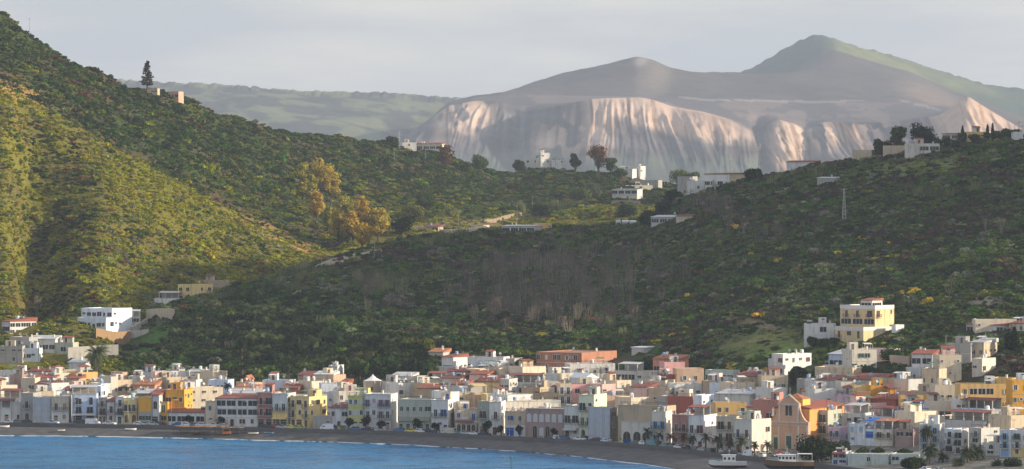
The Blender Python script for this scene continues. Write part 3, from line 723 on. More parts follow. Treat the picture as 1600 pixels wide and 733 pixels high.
    m = (blob(u2, y2, 462, 440, 42, 16, -28) + blob(u2, y2, 600, 448, 38, 18, 15) + blob(u2, y2, 640, 437, 50, 9, -8) + blob(u2, y2, 500, 512, 22, 14, -10) + blob(u2, y2, 345, 455, 34, 14, 0) + blob(u2, y2, 520, 430, 60, 8, -20) * .5 + blob(u2, y2, 1480, 300, 60, 12, 0) * .8 + blob(u2, y2, 700, 378, 60, 10, 0) * .8 + blob(u2, y2, 880, 300, 50, 14, 0) * .8 + blob(u2, y2, 930, 520, 40, 14, 0) * .6 + blob(u2, y2, 1290, 270, 70, 8, -10)) * sp2 + (blob(u2, y2, 860, 325, 60, 10, 0) * .8 + blob(u2, y2, 720, 345, 50, 10, 0) * .8) * up2
    q = RNG.random(len(u2)) < m * .16
    t_ = np.where(RNG.random((q.sum(), 1)) < .6, np.array([[.19, .20, .09]]), np.array([[.10, .13, .05]])) * RNG.uniform(.7, 1.2, (q.sum(), 1))
    s_ = RNG.uniform(1.2, 2.2, q.sum()); scatter('reed_beds', 'pale green reed and cane patches on the central slope', 'reeds', REED, np.stack([x2[q], D2[q], z2[q]], 1), np.stack([s_, s_, s_ * 1.25], 1), t_, 3)
    # vine stakes in rows on the cultivated plot
    vu, vD = np.meshgrid(np.arange(1085, 1262, 2.2), np.arange(1330, 1560, 5.0)); vu = vu.ravel() + RNG.normal(0, .15, vu.size); vD = vD.ravel()
    vz, vy, vs, _, _, b1, b2, b3 = region_weights(vu, vD, (vu - 800) / F * vD); q = (blob(vu, vy, 1190, 540, 72, 24, -8) > .45)
    vx = (vu - 800) / F * vD; k_ = q.sum(); bt = MB()
    for xx, dd, zz in zip(vx[q], vD[q], vz[q]): bt.box(xx - .05, dd - .05, zz - .3, xx + .05, dd + .05, zz + 1.3); bt.box(xx - .35, dd - .04, zz + .5, xx + .35, dd + .04, zz + .75)
    if k_: tag(bt.build('vine_rows', plain('vine_stakes', (.26, .25, .12), .9)), 'rows of vine stakes on the sloping green plot above the town', 'vineyard', kind='stuff')
    # bare grey trees
    m = (blob(u2, y2, 890, 450, 135, 55, 0) + .6 * blob(u2, y2, 1175, 362, 45, 24, 0) + blob(u2, y2, 800, 470, 70, 40, 0) + .5 * blob(u2, y2, 600, 470, 60, 26, 0) + .5 * blob(u2, y2, 1100, 330, 40, 14, 0)) * sp2 + .004 * sp2
    q = RNG.random(len(u2)) < m * .11
    t_ = np.array([[.185, .155, .125]]) * RNG.uniform(.5, 1.3, (q.sum(), 1))
    s_ = RNG.uniform(4.2, 8.2, q.sum()); scatter('bare_thicket', 'leafless grey saplings standing thick on the central slope', 'bare trees', TWIG, np.stack([x2[q], D2[q], z2[q] - .2], 1), np.stack([s_ * .62, s_ * .62, s_], 1), t_, 4)
# ---------------------------------------------------------------- building kit
def wall_mat(col, age=.5):
    key = 'plaster_%02x%02x%02x_%d' % (int(col[0] * 255), int(col[1] * 255), int(col[2] * 255), int(age * 10))
    def b(m):
        t = m.node_tree; p = t.nodes['Principled BSDF']; p.inputs['Roughness'].default_value = .9; p.inputs['Specular IOR Level'].default_value = .15
        g = N(t, 'ShaderNodeNewGeometry')
        mp_ = N(t, 'ShaderNodeMapping'); mp_.inputs['Scale'].default_value = (1.1, 1.1, .16); t.links.new(g.outputs['Position'], mp_.inputs[0])
        st = N(t, 'ShaderNodeTexNoise'); st.inputs['Scale'].default_value = 1.0; st.inputs['Detail'].default_value = 5; t.links.new(mp_.outputs[0], st.inputs[0])
        bl = N(t, 'ShaderNodeTexNoise'); bl.inputs['Scale'].default_value = .55; bl.inputs['Detail'].default_value = 6; bl.inputs['Roughness'].default_value = .65; t.links.new(g.outputs['Position'], bl.inputs[0])
        m1 = N(t, 'ShaderNodeMapRange'); m1.inputs[1].default_value = .50; m1.inputs[2].default_value = .78; m1.inputs[4].default_value = age; t.links.new(st.outputs[0], m1.inputs[0])
        m2 = N(t, 'ShaderNodeMapRange'); m2.inputs[1].default_value = .56; m2.inputs[2].default_value = .66; m2.inputs[4].default_value = age * .7; t.links.new(bl.outputs[0], m2.inputs[0])
        oi = N(t, 'ShaderNodeObjectInfo'); mr = N(t, 'ShaderNodeMapRange'); mr.inputs[3].default_value = .90; mr.inputs[4].default_value = 1.07; t.links.new(oi.outputs['Random'], mr.inputs[0])
        v = N(t, 'ShaderNodeVectorMath', _operation='SCALE'); v.inputs[0].default_value = col; t.links.new(mr.outputs[0], v.inputs['Scale'])
        x1 = N(t, 'ShaderNodeMix', _data_type='RGBA'); x1.inputs[7].default_value = tuple(c * .42 + .03 for c in col) + (1,)
        t.links.new(m1.outputs[0], x1.inputs[0]); t.links.new(v.outputs[0], x1.inputs[6])
        x2 = N(t, 'ShaderNodeMix', _data_type='RGBA'); x2.inputs[7].default_value = tuple(c * .55 + d for c, d in zip(col, (.10, .085, .065))) + (1,)
        t.links.new(m2.outputs[0], x2.inputs[0]); t.links.new(x1.outputs[2], x2.inputs[6]); t.links.new(x2.outputs[2], p.inputs[0])
    return mat(key, b)
def tile_mat(key, col):
    def b(m):
        t = m.node_tree; p = t.nodes['Principled BSDF']; p.inputs['Roughness'].default_value = .85
        tcn = N(t, 'ShaderNodeTexCoord'); w_ = N(t, 'ShaderNodeTexWave'); w_.inputs['Scale'].default_value = 1.2; w_.inputs['Distortion'].default_value = .4
        t.links.new(tcn.outputs['Object'], w_.inputs[0])
        n = N(t, 'ShaderNodeTexNoise'); n.inputs['Scale'].default_value = 1.3; n.inputs['Detail'].default_value = 5; t.links.new(tcn.outputs['Object'], n.inputs[0])
        x = N(t, 'ShaderNodeMix', _data_type='RGBA'); x.inputs[6].default_value = tuple(c * .6 for c in col) + (1,); x.inputs[7].default_value = tuple(min(1, c * 1.35) for c in col) + (1,)
        t.links.new(n.outputs[0], x.inputs[0]); t.links.new(x.outputs[2], p.inputs[0])
        bb = N(t, 'ShaderNodeBump'); bb.inputs['Distance'].default_value = .08; t.links.new(w_.outputs[0], bb.inputs['Height']); t.links.new(bb.outputs[0], p.inputs['Normal'])
    return mat(key, b)
TILE = tile_mat('red_tiles', (.30, .088, .055)); TILE2 = tile_mat('brown_tiles', (.20, .062, .052)); TILE3 = tile_mat('orange_tiles', (.42, .16, .075))
DECK = [plain('roof_screed', (.44, .40, .35), .9, noise=.3), plain('roof_cotto', (.36, .20, .14), .9, noise=.3), plain('roof_lime', (.60, .57, .52), .9, noise=.2)]
IRON = plain('iron', (.035, .035, .038), .6); WHT = plain('white_paint', (.78, .78, .76), .7, noise=.1); GLASS = plain('window_glass', (.022, .028, .036), .12, spec=.5)
DARK = plain('dark_interior', (.018, .017, .017), .9); CONC = plain('concrete', (.36, .34, .31), .9, noise=.25); FRAME = plain('stone_trim', (.60, .57, .51), .85, noise=.15)
POLY = plain('grey_membrane', (.50, .50, .50), .8, noise=.15); TANK = plain('tank_plastic', (.30, .42, .60), .5)
SHUT = dict(br=plain('brown_wood', (.12, .05, .032), .7), gr=plain('green_wood', (.05, .11, .085), .7), dk=plain('dark_wood', (.045, .035, .032), .7), wt=plain('pale_wood', (.55, .56, .57), .7),
            bl=plain('blue_wood', (.02, .11, .42), .6), rd=plain('red_wood', (.24, .03, .03), .7), li=plain('lilac_wood', (.34, .25, .32), .7), lb=plain('light_blue_wood', (.25, .42, .62), .7), tn=plain('tan_wood', (.33, .20, .10), .7))
PALW = dict(W=(.72, .71, .69), w=(.60, .60, .59), C=(.72, .62, .48), c=(.66, .62, .54), P=(.72, .50, .35), Y=(.72, .37, .055), y=(.78, .60, .27), G=(.40, .385, .355), g=(.55, .54, .51), T=(.46, .37, .26), t=(.58, .47, .34),
            B=(.50, .60, .78), b=(.66, .72, .80), K=(.76, .42, .40), k=(.78, .55, .50), R=(.40, .125, .09), r=(.50, .24, .20), S=(.62, .29, .18), s=(.66, .40, .30), L=(.58, .42, .50), l=(.64, .62, .24), N=(.43, .44, .36), E=(.64, .56, .43), O=(.74, .33, .09),
            m=(.38, .27, .25), U=(.05, .18, .55), V=(.24, .32, .62), H=(.70, .46, .18), M=(.74, .58, .33), Z=(.40, .19, .125), D=(.26, .24, .22), n=(.66, .67, .48), X=(.52, .58, .54))
_mc = {}
def cached(key, f):
    if key not in _mc: _mc[key] = f()
    return _mc[key]
def window_mesh(w, h, sh, kind, va=0):
    def f():
        b = MB(); mats = [FRAME, GLASS, SHUT[sh], WHT]
        t = .11
        if kind == 'a':
            n = 8; pts = [(-w / 2, 0), (w / 2, 0)]; r = w / 2
            pts += [(r * math.cos(math.pi * i / n), h - r + r * math.sin(math.pi * i / n)) for i in range(n + 1)]
            out = [(x * (1 + 2 * t / w), z + (t if z > h - r - .01 else 0)) for x, z in pts]
            b.prism(out, -.06, .0, 0); b.prism(pts, -.10, -.062, 2)
            b.box(-.025, -.125, 0, .025, -.102, h - .1, 0)
        else:
            b.box(-w / 2 - t, -.07, -t * (kind == 'w'), -w / 2, 0, h + t, 0); b.box(w / 2, -.07, -t * (kind == 'w'), w / 2 + t, 0, h + t, 0)
            b.box(-w / 2, -.07, h, w / 2, 0, h + t, 0)
            if kind in 'w=': b.box(-w / 2 - t - .05, -.16, -t - .06, w / 2 + t + .05, 0, -t * 0 - .002, 0)
            if kind == 'v':
                b.box(-w / 2, -.03, 0, w / 2, 0, h, 1)
                k = max(2, int(w / 1.1))
                for i in range(1, k): b.box(-w / 2 + w * i / k - .035, -.06, 0, -w / 2 + w * i / k + .035, -.031, h, 3)
            elif kind == 'g':
                b.box(-w / 2, -.03, 0, w / 2, 0, h, 2); b.box(-w / 2, -.05, h * .72, w / 2, -.031, h * .76, 0)
            elif kind == 'd':
                b.box(-w / 2, -.03, 0, w / 2, 0, h * .8, 2); b.box(-w / 2, -.03, h * .8, w / 2, 0, h, 1); b.box(-.02, -.05, 0, .02, -.031, h * .8, 0)
            else:
                b.box(-w / 2, -.03, 0, w / 2, 0, h, 1)
                b.box(-.03, -.05, 0, .03, -.031, h, 3)
                q = w * .5
                if va == 0:
                    b.box(-w / 2 - q * .95, -.13, 0, -w / 2 - .0, -.072, h, 2); b.box(w / 2 + .0, -.13, 0, w / 2 + q * .95, -.072, h, 2)
                elif va == 1:
                    b.box(-w / 2, -.10, 0, -.035, -.052, h, 2); b.box(.035, -.10, 0, w / 2, -.052, h, 2)
        return b.mesh('window', mats)
    return cached(('win', round(w, 2), round(h, 2), sh, kind, va), f)
def slab_mesh(w, d=.9):
    def f():
        b = MB(); b.box(-w / 2, -d, -.16, w / 2, 0, -.02)
        for x in (-w / 2 + .2, w / 2 - .3): b.box(x, -d * .7, -.40, x + .12, 0, -.161)
        return b.mesh('balcony', FRAME)
    return cached(('slab', round(w, 1), d), f)
def rail_mesh(w, d=.9, solid=False):
    def f():
        b = MB()
        if solid: b.box(-w / 2, -d - .06, -.02, w / 2, -d + .06, 1.0); b.box(-w / 2, -d + .061, -.02, -w / 2 + .12, 0, 1.0); b.box(w / 2 - .12, -d + .061, -.02, w / 2, 0, 1.0)
        else:
            for z in (.0, .95): b.box(-w / 2, -d, z, w / 2, -d + .05, z + .06)
            n = max(3, int(w / .22))
            for i in range(n + 1): x = -w / 2 + .02 + (w - .06) * i / n; b.box(x, -d + .01, .061, x + .03, -d + .04, .949)
            for s_ in (-w / 2, w / 2 - .05): b.box(s_, -d + .051, .95, s_ + .05, 0, 1.01)
            for k in range(3):
                for s_ in (-w / 2, w / 2 - .03): b.box(s_, -d + .25 * (k + 1), .0, s_ + .03, -d + .25 * (k + 1) + .03, .949)
        return b.mesh('railing', WHT if solid else IRON)
    return cached(('rail', round(w, 1), d, solid), f)
def tank_mesh():
    b = MB(); b.lathe([(.55, .3), (.6, .4), (.6, 1.3), (.4, 1.5), (.12, 1.55)], 12)
    for a in range(4): b.box(.35 * math.cos(a * 1.57 + .7) - .05, .35 * math.sin(a * 1.57 + .7) - .05, 0, .35 * math.cos(a * 1.57 + .7) + .05, .35 * math.sin(a * 1.57 + .7) + .05, .3)
    return b
def dish_mesh():
    b = MB(); b.tube([(0, 0, 0), (0, 0, 1.1)], .04, 5)
    n0 = len(b.v); k = 12
    Mx = Matrix.Translation((0, -.1, 1.3)) @ Matrix.Rotation(R(65), 4, 'X')
    rings = [(.0, .0), (.25, .03), (.5, .12)]
    for r, z in rings:
        for j in range(k): b.v.append(tuple(Mx @ Vector((r * math.cos(6.283 * j / k), r * math.sin(6.283 * j / k), z))))
    for i in range(2):
        for j in range(k): b.f.append((n0 + i * k + j, n0 + i * k + (j + 1) % k, n0 + (i + 1) * k + (j + 1) % k, n0 + (i + 1) * k + j)); b.m.append(0)
    b.tube([tuple(Mx @ Vector((0, -.45, .1))), tuple(Mx @ Vector((0, 0, .5)))], .02, 4)
    return b
def antenna_mesh():
    b = MB(); b.tube([(0, 0, 0), (0, 0, 3.0)], .035, 5)
    for z, l in ((2.9, .7), (2.5, .5)):
        b.box(-l, -.02, z, l, .02, z + .03)
        for i in range(6): x = -l + 2 * l * i / 5; b.box(x, -.35, z + .03, x + .025, .35, z + .055)
    return b
def chimney_mesh():
    b = MB(); b.box(-.28, -.28, 0, .28, .28, 1.0); b.box(-.35, -.35, 1.12, .35, .35, 1.2)
    for sx in (-1, 1):
        for sy in (-1, 1): b.box(sx * .22 - .05, sy * .22 - .05, 1.0, sx * .22 + .05, sy * .22 + .05, 1.12)
    return b
def heater_mesh():
    b = MB(); b.tube([(-.9, .1, 1.05), (.9, .1, 1.05)], .26, 10)
    b.poly([(-.8, -1.0, .12), (.8, -1.0, .12), (.8, 0, .85), (-.8, 0, .85)], 1); b.poly([(-.8, 0, .82), (.8, 0, .82), (.8, -1.0, .09), (-.8, -1.0, .09)], 1)
    for x in (-.7, .7): b.box(x, .05, 0, x + .06, .11, .85)
    return b
ROOFKIT = {}
def roofkit(k):
    if not ROOFKIT:
        ROOFKIT['water_tank'] = tank_mesh().mesh('water_tank', TANK); ROOFKIT['white_tank'] = tank_mesh().mesh('water_tank', WHT); ROOFKIT['satellite_dish'] = dish_mesh().mesh('satellite_dish', POLY)
        ROOFKIT['antenna'] = antenna_mesh().mesh('antenna', IRON); ROOFKIT['chimney'] = chimney_mesh().mesh('chimney', FRAME); ROOFKIT['solar_heater'] = heater_mesh().mesh('solar_heater', [POLY, GLASS])
    return ROOFKIT[k]
def shell(w, d, h, drop, par=.35, pt=.22):
    """walls with a parapet; local origin at the middle of the base, front towards -y"""
    b = MB(); x0, x1, y0, y1 = -w / 2, w / 2, -d / 2, d / 2
    o = [(x0, y0), (x1, y0), (x1, y1), (x0, y1)]; i_ = [(x0 + pt, y0 + pt), (x1 - pt, y0 + pt), (x1 - pt, y1 - pt), (x0 + pt, y1 - pt)]
    for k in range(4):
        a, c = o[k], o[(k + 1) % 4]; e, f = i_[k], i_[(k + 1) % 4]
        b.poly([(a[0], a[1], -drop), (c[0], c[1], -drop), (c[0], c[1], h), (a[0], a[1], h)])
        b.poly([(a[0], a[1], h), (c[0], c[1], h), (f[0], f[1], h), (e[0], e[1], h)])
        b.poly([(e[0], e[1], h), (f[0], f[1], h), (f[0], f[1], h - par), (e[0], e[1], h - par)])
    return b
def facade(root, rows, W_, H_, place, sh, rng, base=0.0, rail='i'):
    """place(kind_name, mesh, sx, z) puts a piece on the wall"""
    if not rows or rows == '-': return
    if base == 0.0 and len(rows.replace('/', '')) > 1 and 'A' not in rows: rows = ''.join('=' if c == '.' and rng.random() < .22 else ('w' if c == '.' and rng.random() < .10 else c) for c in rows)
    rr = rows.split('/'); n = len(rr); hs = (H_ - .45) / n
    for k, r in enumerate(rr):
        z0 = base + (n - 1 - k) * hs; bay = W_ / len(r)
        for j, c in enumerate(r):
            if c == '.': continue
            x = -W_ / 2 + bay * (j + .5) + (rng.uniform(-.06, .06) * bay if n < 99 else 0); va = rng.choice([0, 0, 1, 2]); zj = rng.uniform(-.06, .06)
            if c == 'w': o = place('window', window_mesh(min(.95, bay * .5), min(1.4, hs * .5), sh, 'w', va), x, z0 + hs * .33 + zj)
            elif c == '=': o = place('window', window_mesh(min(.65, bay * .5), min(.7, hs * .4), sh, 'w'), x, z0 + hs * .5)
            elif c == 'b':
                o = place('window', window_mesh(min(1.0, bay * .5), min(2.2, hs * .72), sh, 'b', va), x, z0 + .12)
                bw = min(2.3, bay * .98); q = inst('balcony', slab_mesh(bw), None); q.parent = o; q.location = (0, -.001, 0)
                q2 = inst('railing', rail_mesh(bw, solid=(rail == 's')), None); q2.parent = o; q2.location = (0, -.001, 0)
            elif c == 'd': o = place('door', window_mesh(min(1.15, bay * .6), min(2.35, hs * .78), sh, 'd'), x, z0 + .05)
            elif c == 'a': o = place('window', window_mesh(min(1.25, bay * .6), min(2.5, hs * .8), sh, 'a'), x, z0 + .08 + .1 * hs)
            elif c == 'A': o = place('archway', window_mesh(min(3.0, bay * .7), min(3.6, hs * .9), 'dk', 'a'), x, z0 + .05)
            elif c == 'g': o = place('garage_door', window_mesh(min(2.5, bay * .8), min(2.5, hs * .8), sh, 'g'), x, z0 + .05)
            elif c == 'v': o = place('window', window_mesh(bay * .84, min(1.7, hs * .6), sh, 'v'), x, z0 + hs * .32)

PN = dict(A=(0, 540, 4.582), B=(260, 540, 4.582), C=(520, 540, 4.582), E=(780, 540, 4.582), F=(900, 573, 4.582), G=(1120, 573, 4.582), H=(1320, 573, 4.582), R=(1200, 450, 3.857), L=(0, 420, 4.0), Z=(0, 0, 1.0),
          Q=(600, 180, 3.667), S=(860, 200, 4.074), T=(1180, 160, 3.055))
PREV = {}
FRONT = []      # (u, short text) of the front row, for the cars' labels
def hit(u, y, lo=1050., hi=3000.):
    """where the sight line through (u, y) first meets the ground"""
    Ds = np.arange(lo, hi, 2.0); z = zterrain(np.full_like(Ds, u), Ds); zr = CH - (y - HY) * Ds / F
    k = np.argmax(z >= zr)
    if (z >= zr).any(): return float(Ds[k])
    m_ = Ds < 2720; return float(Ds[m_][np.argmax(((z - CH) / Ds)[m_])])
def solve_h(u, y, H_):
    Ds = np.arange(1060, 3000, 1.5); z = zterrain(np.full_like(Ds, u), Ds); f = (CH - (y - HY) * Ds / F) - z - H_
    return float(Ds[np.argmax(f <= 0)])
def house(line, pan, idx):
    spec, label = line.split('|'); label = label.strip()
    tk = spec.split(); x0, x1, x2, yt = [float(v) for v in tk[:4]]; mode, col, rows = tk[4:7]; opts = {}
    for o_ in (tk[7].split(',') if len(tk) > 7 else []):
        k_, _, v_ = o_.partition('='); opts[k_] = v_ or True
    ox, oy, s_ = PN[pan]; u0, u1, u2 = [ox + v / s_ for v in (x0, x1, x2)]; yt = oy + yt / s_
    rng = random.Random(idx * 77 + 5); um = (u0 + u1) / 2
    front = mode[0] == 'f'
    if front: D = float(np.interp(u0 if 'l' in opts else u1, UG, D_wall)) + lane + .5 + float(mode[1:] or 0)
    elif mode[0] == 'D': D = float(mode[1:])
    elif mode[0] == 'h':
        D = solve_h(um, yt, float(mode[1:]))
        if pan != 'L' and pan != 'R': D = max(D, float(np.interp(um, [0, 1050, 1100, 1200, 1270, 1360, 1440, 1500, 1600], [0, 0, 1160, 1165, 1165, 1152, 1128, 1114, 1090])), (float(np.interp(um, UG, D_wall)) + lane + 16) if um < 1100 else 0)
    elif mode[0] == 'j': D = PREV['D'] + float(mode[1:])
    elif mode[0] == 'b': D = hit(um, oy + float(mode[1:]) / s_)
    k0, k1, k2 = [(v - 800) / F for v in (u0, u1, u2)]
    dep = float(opts.get('d', 9 if not front else 11))
    if 'l' in opts: th = -R(float(opts['l']) if opts['l'] is not True else 34)
    elif u2 > u1 + .6:
        th = math.asin(min(.80, (k2 - k1) * D / dep)) + k2
        if 'th' in opts: th = R(float(opts['th']))
    else: th = R(np.interp(um, [0, 500, 900, 1300, 1600], [7, 12, 22, 32, 36])) if 'th' not in opts else R(float(opts['th']))
    if th >= 0:
        w = D * (k1 - k0) / (math.cos(th) + k0 * math.sin(th)); cx, cy = k1 * D, D
        if u2 > u1 + .6: dep = min(26, max(3, D * (k2 - k1) / max(.05, math.sin(th) - k2 * math.cos(th))))
        ex, ey = Vector((math.cos(th), -math.sin(th))), Vector((math.sin(th), math.cos(th)))
        mid_ = Vector((cx, cy)) - ex * w / 2 + ey * dep / 2
    else:
        w = D * (k1 - k0) / (math.cos(th) + k1 * math.sin(th)); ex, ey = Vector((math.cos(th), -math.sin(th))), Vector((math.sin(th), math.cos(th)))
        mid_ = Vector((k0 * D, D)) + ex * w / 2 + ey * dep / 2
    ztop = CH - (yt - HY) * D / F
    if mode[0] == 'h': zb = min(ztop - 2.6, zg(k1 * D, D)) if float(mode[1:]) < 99 else 0
    elif front: zb = 3.1
    elif mode[0] == 'j': zb = PREV['zb']
    elif mode[0] == 'b': zb = min(CH - (oy + float(mode[1:]) / s_ - HY) * D / F, ztop - 2.4)
    else: zb = zg(k1 * D, D)
    h = max(2.4, ztop - zb)
    if 'hm' in opts and h > float(opts['hm']): h = float(opts['hm']); zb = ztop - h
    if mode[0] != 'j': PREV['D'] = D; PREV['zb'] = zb
    name = opts.get('n', 'town_house'); root = empty(name, (mid_.x, mid_.y, zb), -th)
    cat = opts.get('cat', 'house').replace('_', ' ')
    tag(root, label, cat, opts.get('grp', 'houses of the town by the bay').replace('_', ' '))
    hilly = name in ('villa', 'cottage', 'shed', 'ruin')
    for q_ in np.arange(-w / 2, w / 2 + .1, max(2.5, w / 5)):
        pc = Vector((mid_.x, mid_.y)) + ex * q_; KEEP_OUT.append((pc.x, pc.y, dep * (.5 if hilly else .62)))
        if not hilly: pc = pc - ey * (dep * .6 + 2); KEEP_OUT.append((pc.x, pc.y, 3.2))
    flat = opts.get('r', 'f') == 'f'
    wm = wall_mat(PALW[col], float(opts.get('age', .75)))
    sb = shell(w, dep, h, 10.0 if name == 'villa' else 5.0, .35 if flat else .02); sb.build('wall', wm, root)
    if front: FRONT.append((u0, u1, opts.get('f', '') and opts['f'].replace('_', ' '), label))
    if flat:
        b = MB(); b.box(-w / 2 + .221, -dep / 2 + .221, h - .6, w / 2 - .221, dep / 2 - .221, h - .28); b.build('roof', DECK[rng.choice([0, 0, 1, 2])], root)
        if front and 'sheet' not in opts:
            b = MB(); b.box(-w / 2 - .06, -dep / 2 - .16, h - .12, w / 2 + .06, -dep / 2 - .003, h + .05); b.build('cornice', FRAME, root)
    else:
        tm = {'t': TILE, 'u': TILE2, 'o': TILE3, 'p': POLY, 'q': WHT}[opts['r']]; b = MB(); e = .35
        rise = float(opts.get('rise', min(1.3, dep * .12)))
        if opts.get('gable'):
            b.prism([(-w / 2 - e, h - .02), (w / 2 + e, h - .02), (w / 2 + e, h + .12), (0, h + .12 + rise), (-w / 2 - e, h + .12)], -dep / 2 - e, dep / 2 + e)
        else:
            v = [(-w / 2 - e, -dep / 2 - e, h), (w / 2 + e, -dep / 2 - e, h), (w / 2 + e, dep / 2 + e, h + rise), (-w / 2 - e, dep / 2 + e, h + rise)]
            lo_ = [(x, y, h - .005 if z == h else h) for x, y, z in v]; v = [(x, y, z + .18) for x, y, z in v]; n0 = 0
            b.poly(v); b.poly(lo_[::-1])
            for k in range(4): b.poly([lo_[k], lo_[(k + 1) % 4], v[(k + 1) % 4], v[k]])
        b.build('roof', tm, root)
    if 'gc' in opts:      # ground storey of another colour
        n = rows.count('/') + 1; hg = (h - .45) / n
        b = MB(); b.box(-w / 2 - .02, -dep / 2 - .022, -4, w / 2 + .02, -dep / 2 - .002, hg); b.build('ground_floor_facing', wall_mat(PALW[opts['gc']], .6), root)
    sh = opts.get('sh') or rng.choice(['br', 'dk', 'dk', 'gr', 'wt', 'br', 'tn'])
    yo = -dep / 2 - (.024 if 'gc' in opts else 0)
    def pf(nm, m_, x, z): o = inst(nm, m_, root, (x, yo, z)); return o
    def ps(nm, m_, x, z): o = inst(nm, m_, root, (w / 2, x, z), R(90)); return o
    facade(root, rows, w, h, pf, sh, rng, rail=opts.get('rail', 'i'))
    sd = opts.get('s', '-')
    if sd == '-' and th > .12 and 'bare' not in opts: sd = '/'.join('..=w.'[rng.randrange(5)] + '.' + '.=.w.'[rng.randrange(5)] for _ in range(max(1, int(h / 3.2))))
    facade(root, sd, dep, h, ps, sh, rng)
    if 'bare' not in opts and rows.count('/') and rng.random() < .7:      # string course
        n_ = rows.count('/') + 1
        sm_ = FRAME if rng.random() < .6 else DECK[0]
        for k in range(1, n_): b = MB(); zc = (h - .45) * k / n_ - .12; b.box(-w / 2 - .01, yo - .05, zc, w / 2 + .01, yo - .001, zc + .14); b.build('string_course', sm_, root)
    if 'bare' not in opts and rng.random() < .6:
        b = MB(); xx = rng.choice([-1, 1]) * (w / 2 - .25); b.tube([(xx, yo - .09, -.2), (xx, yo - .09, h - .1)], .055, 5); b.build('downpipe', IRON if rng.random() < .5 else POLY, root)
    if 'sheet' in opts:
        b = MB(); nx = int(w / 2.2)
        for i in range(nx + 1):
            x = -w / 2 + w * i / nx; b.tube([(x, -dep / 2 - .75, 0), (x, -dep / 2 - .75, h + .6)], .05, 5)
        for z in np.arange(2, h, 2.0): b.box(-w / 2, -dep / 2 - .8, z, w / 2, -dep / 2 - .72, z + .06)
        b.build('scaffold_pole', POLY, root)
        b = MB()
        k = int(w * 3); pts = [(-w / 2 + w * i / k, -dep / 2 - .58 + .09 * math.sin(i * 2.1) + .05 * math.sin(i * 1.3)) for i in range(k + 1)]
        for i in range(k):
            a_, c_ = pts[i], pts[i + 1]; b.poly([(a_[0], a_[1], .1), (c_[0], c_[1], .1), (c_[0], c_[1], h + .3), (a_[0], a_[1], h + .3)])
        b.build('scaffold_sheeting', plain('sheeting', (.40, .47, .58) if opts['sheet'] == 'b' else (.46, .49, .54), .6, noise=.12), root)
    if 'pg' in opts:      # roofed terrace on posts, colour letter + optional fractions
        c_ = opts['pg'][0]; fr = opts['pg'][1:].split('-') if len(opts['pg']) > 1 else ('0', '100'); a_, e_ = -w / 2 + w * float(fr[0]) / 100, -w / 2 + w * float(fr[1]) / 100
        tm = {'t': TILE, 'u': TILE2, 'o': TILE3, 'w': POLY, 'b': plain('blue_canvas', (.02, .13, .55), .7), 'y': plain('yellow_canvas', (.70, .50, .22), .8)}[c_]; ph = 2.35
        b = MB(); dy0, dy1 = -dep / 2 - .25, min(dep / 2, -dep / 2 + 5.5)
        b.poly([(a_ - .2, dy0, h + ph), (e_ + .2, dy0, h + ph), (e_ + .2, dy1, h + ph + .5), (a_ - .2, dy1, h + ph + .5)]); b.poly([(a_ - .2, dy1, h + ph + .38), (e_ + .2, dy1, h + ph + .38), (e_ + .2, dy0, h + ph - .13), (a_ - .2, dy0, h + ph - .13)])
        b.poly([(a_ - .2, dy0, h + ph - .13), (e_ + .2, dy0, h + ph - .13), (e_ + .2, dy0, h + ph), (a_ - .2, dy0, h + ph)])
        for xx, s2 in ((a_ - .2, 1), (e_ + .2, -1)): b.poly([(xx, dy0, h + ph - .13), (xx, dy0, h + ph), (xx, dy1, h + ph + .5), (xx, dy1, h + ph + .38)])
        b.build('terrace_roof', tm, root)
        n_ = max(1, int((e_ - a_) / 2.6))
        def _post():
            b = MB(); b.box(-.13, -.13, 0, .13, .13, ph - .1); b.box(-.17, -.17, 0, .17, .17, .12); return b.mesh('post', wall_mat(PALW['w'], .3))
        for i in range(n_ + 1): inst('post', cached(('post',), _post), root, (a_ + .15 + (e_ - a_ - .3) * i / n_, dy0 + .23, h - .02))
        b = MB(); b.box(a_ + .1, dy1 - .25, h - .3, e_ - .1, dy1 - .05, h + ph + .2); b.build('terrace_wall', wall_mat(PALW[opts.get('pw', 'g')], .5), root)
        if rng.random() < .7: q = inst('railing', rail_mesh(round(e_ - a_ - .2, 1), .02), root, ((a_ + e_) / 2, dy0 + .3, h + .0))
    if 'aw' in opts:
        am = {'w': POLY, 'b': plain('blue_canvas', (.02, .13, .55), .7), 'y': plain('yellow_canvas', (.70, .50, .22), .8), 't': TILE2, 'g': plain('green_canvas', (.05, .16, .1), .8)}[opts['aw'][0]]
        za = float(opts['aw'][1:] or 2.9); b = MB(); y_ = -dep / 2 - .03
        b.poly([(-w / 2 + .2, y_, za + .5), (-w / 2 + .2, y_ - 1.9, za), (w / 2 - .2, y_ - 1.9, za), (w / 2 - .2, y_, za + .5)]); b.poly([(-w / 2 + .2, y_ - 1.9, za - .25), (w / 2 - .2, y_ - 1.9, za - .25), (w / 2 - .2, y_ - 1.9, za), (-w / 2 + .2, y_ - 1.9, za)])
        b.poly([(-w / 2 + .2, y_, za + .46), (w / 2 - .2, y_, za + .46), (w / 2 - .2, y_ - 1.88, za - .04), (-w / 2 + .2, y_ - 1.88, za - .04)])
        b.build('awning', am, root)
    if 'bal' in opts:     # one long balcony
        z = float(opts['bal']); o = inst('balcony', slab_mesh(round(w * .96, 1)), root, (0, yo, z)); q = inst('railing', rail_mesh(round(w * .96, 1)), None); q.parent = o; q.location = (0, -.001, .0)
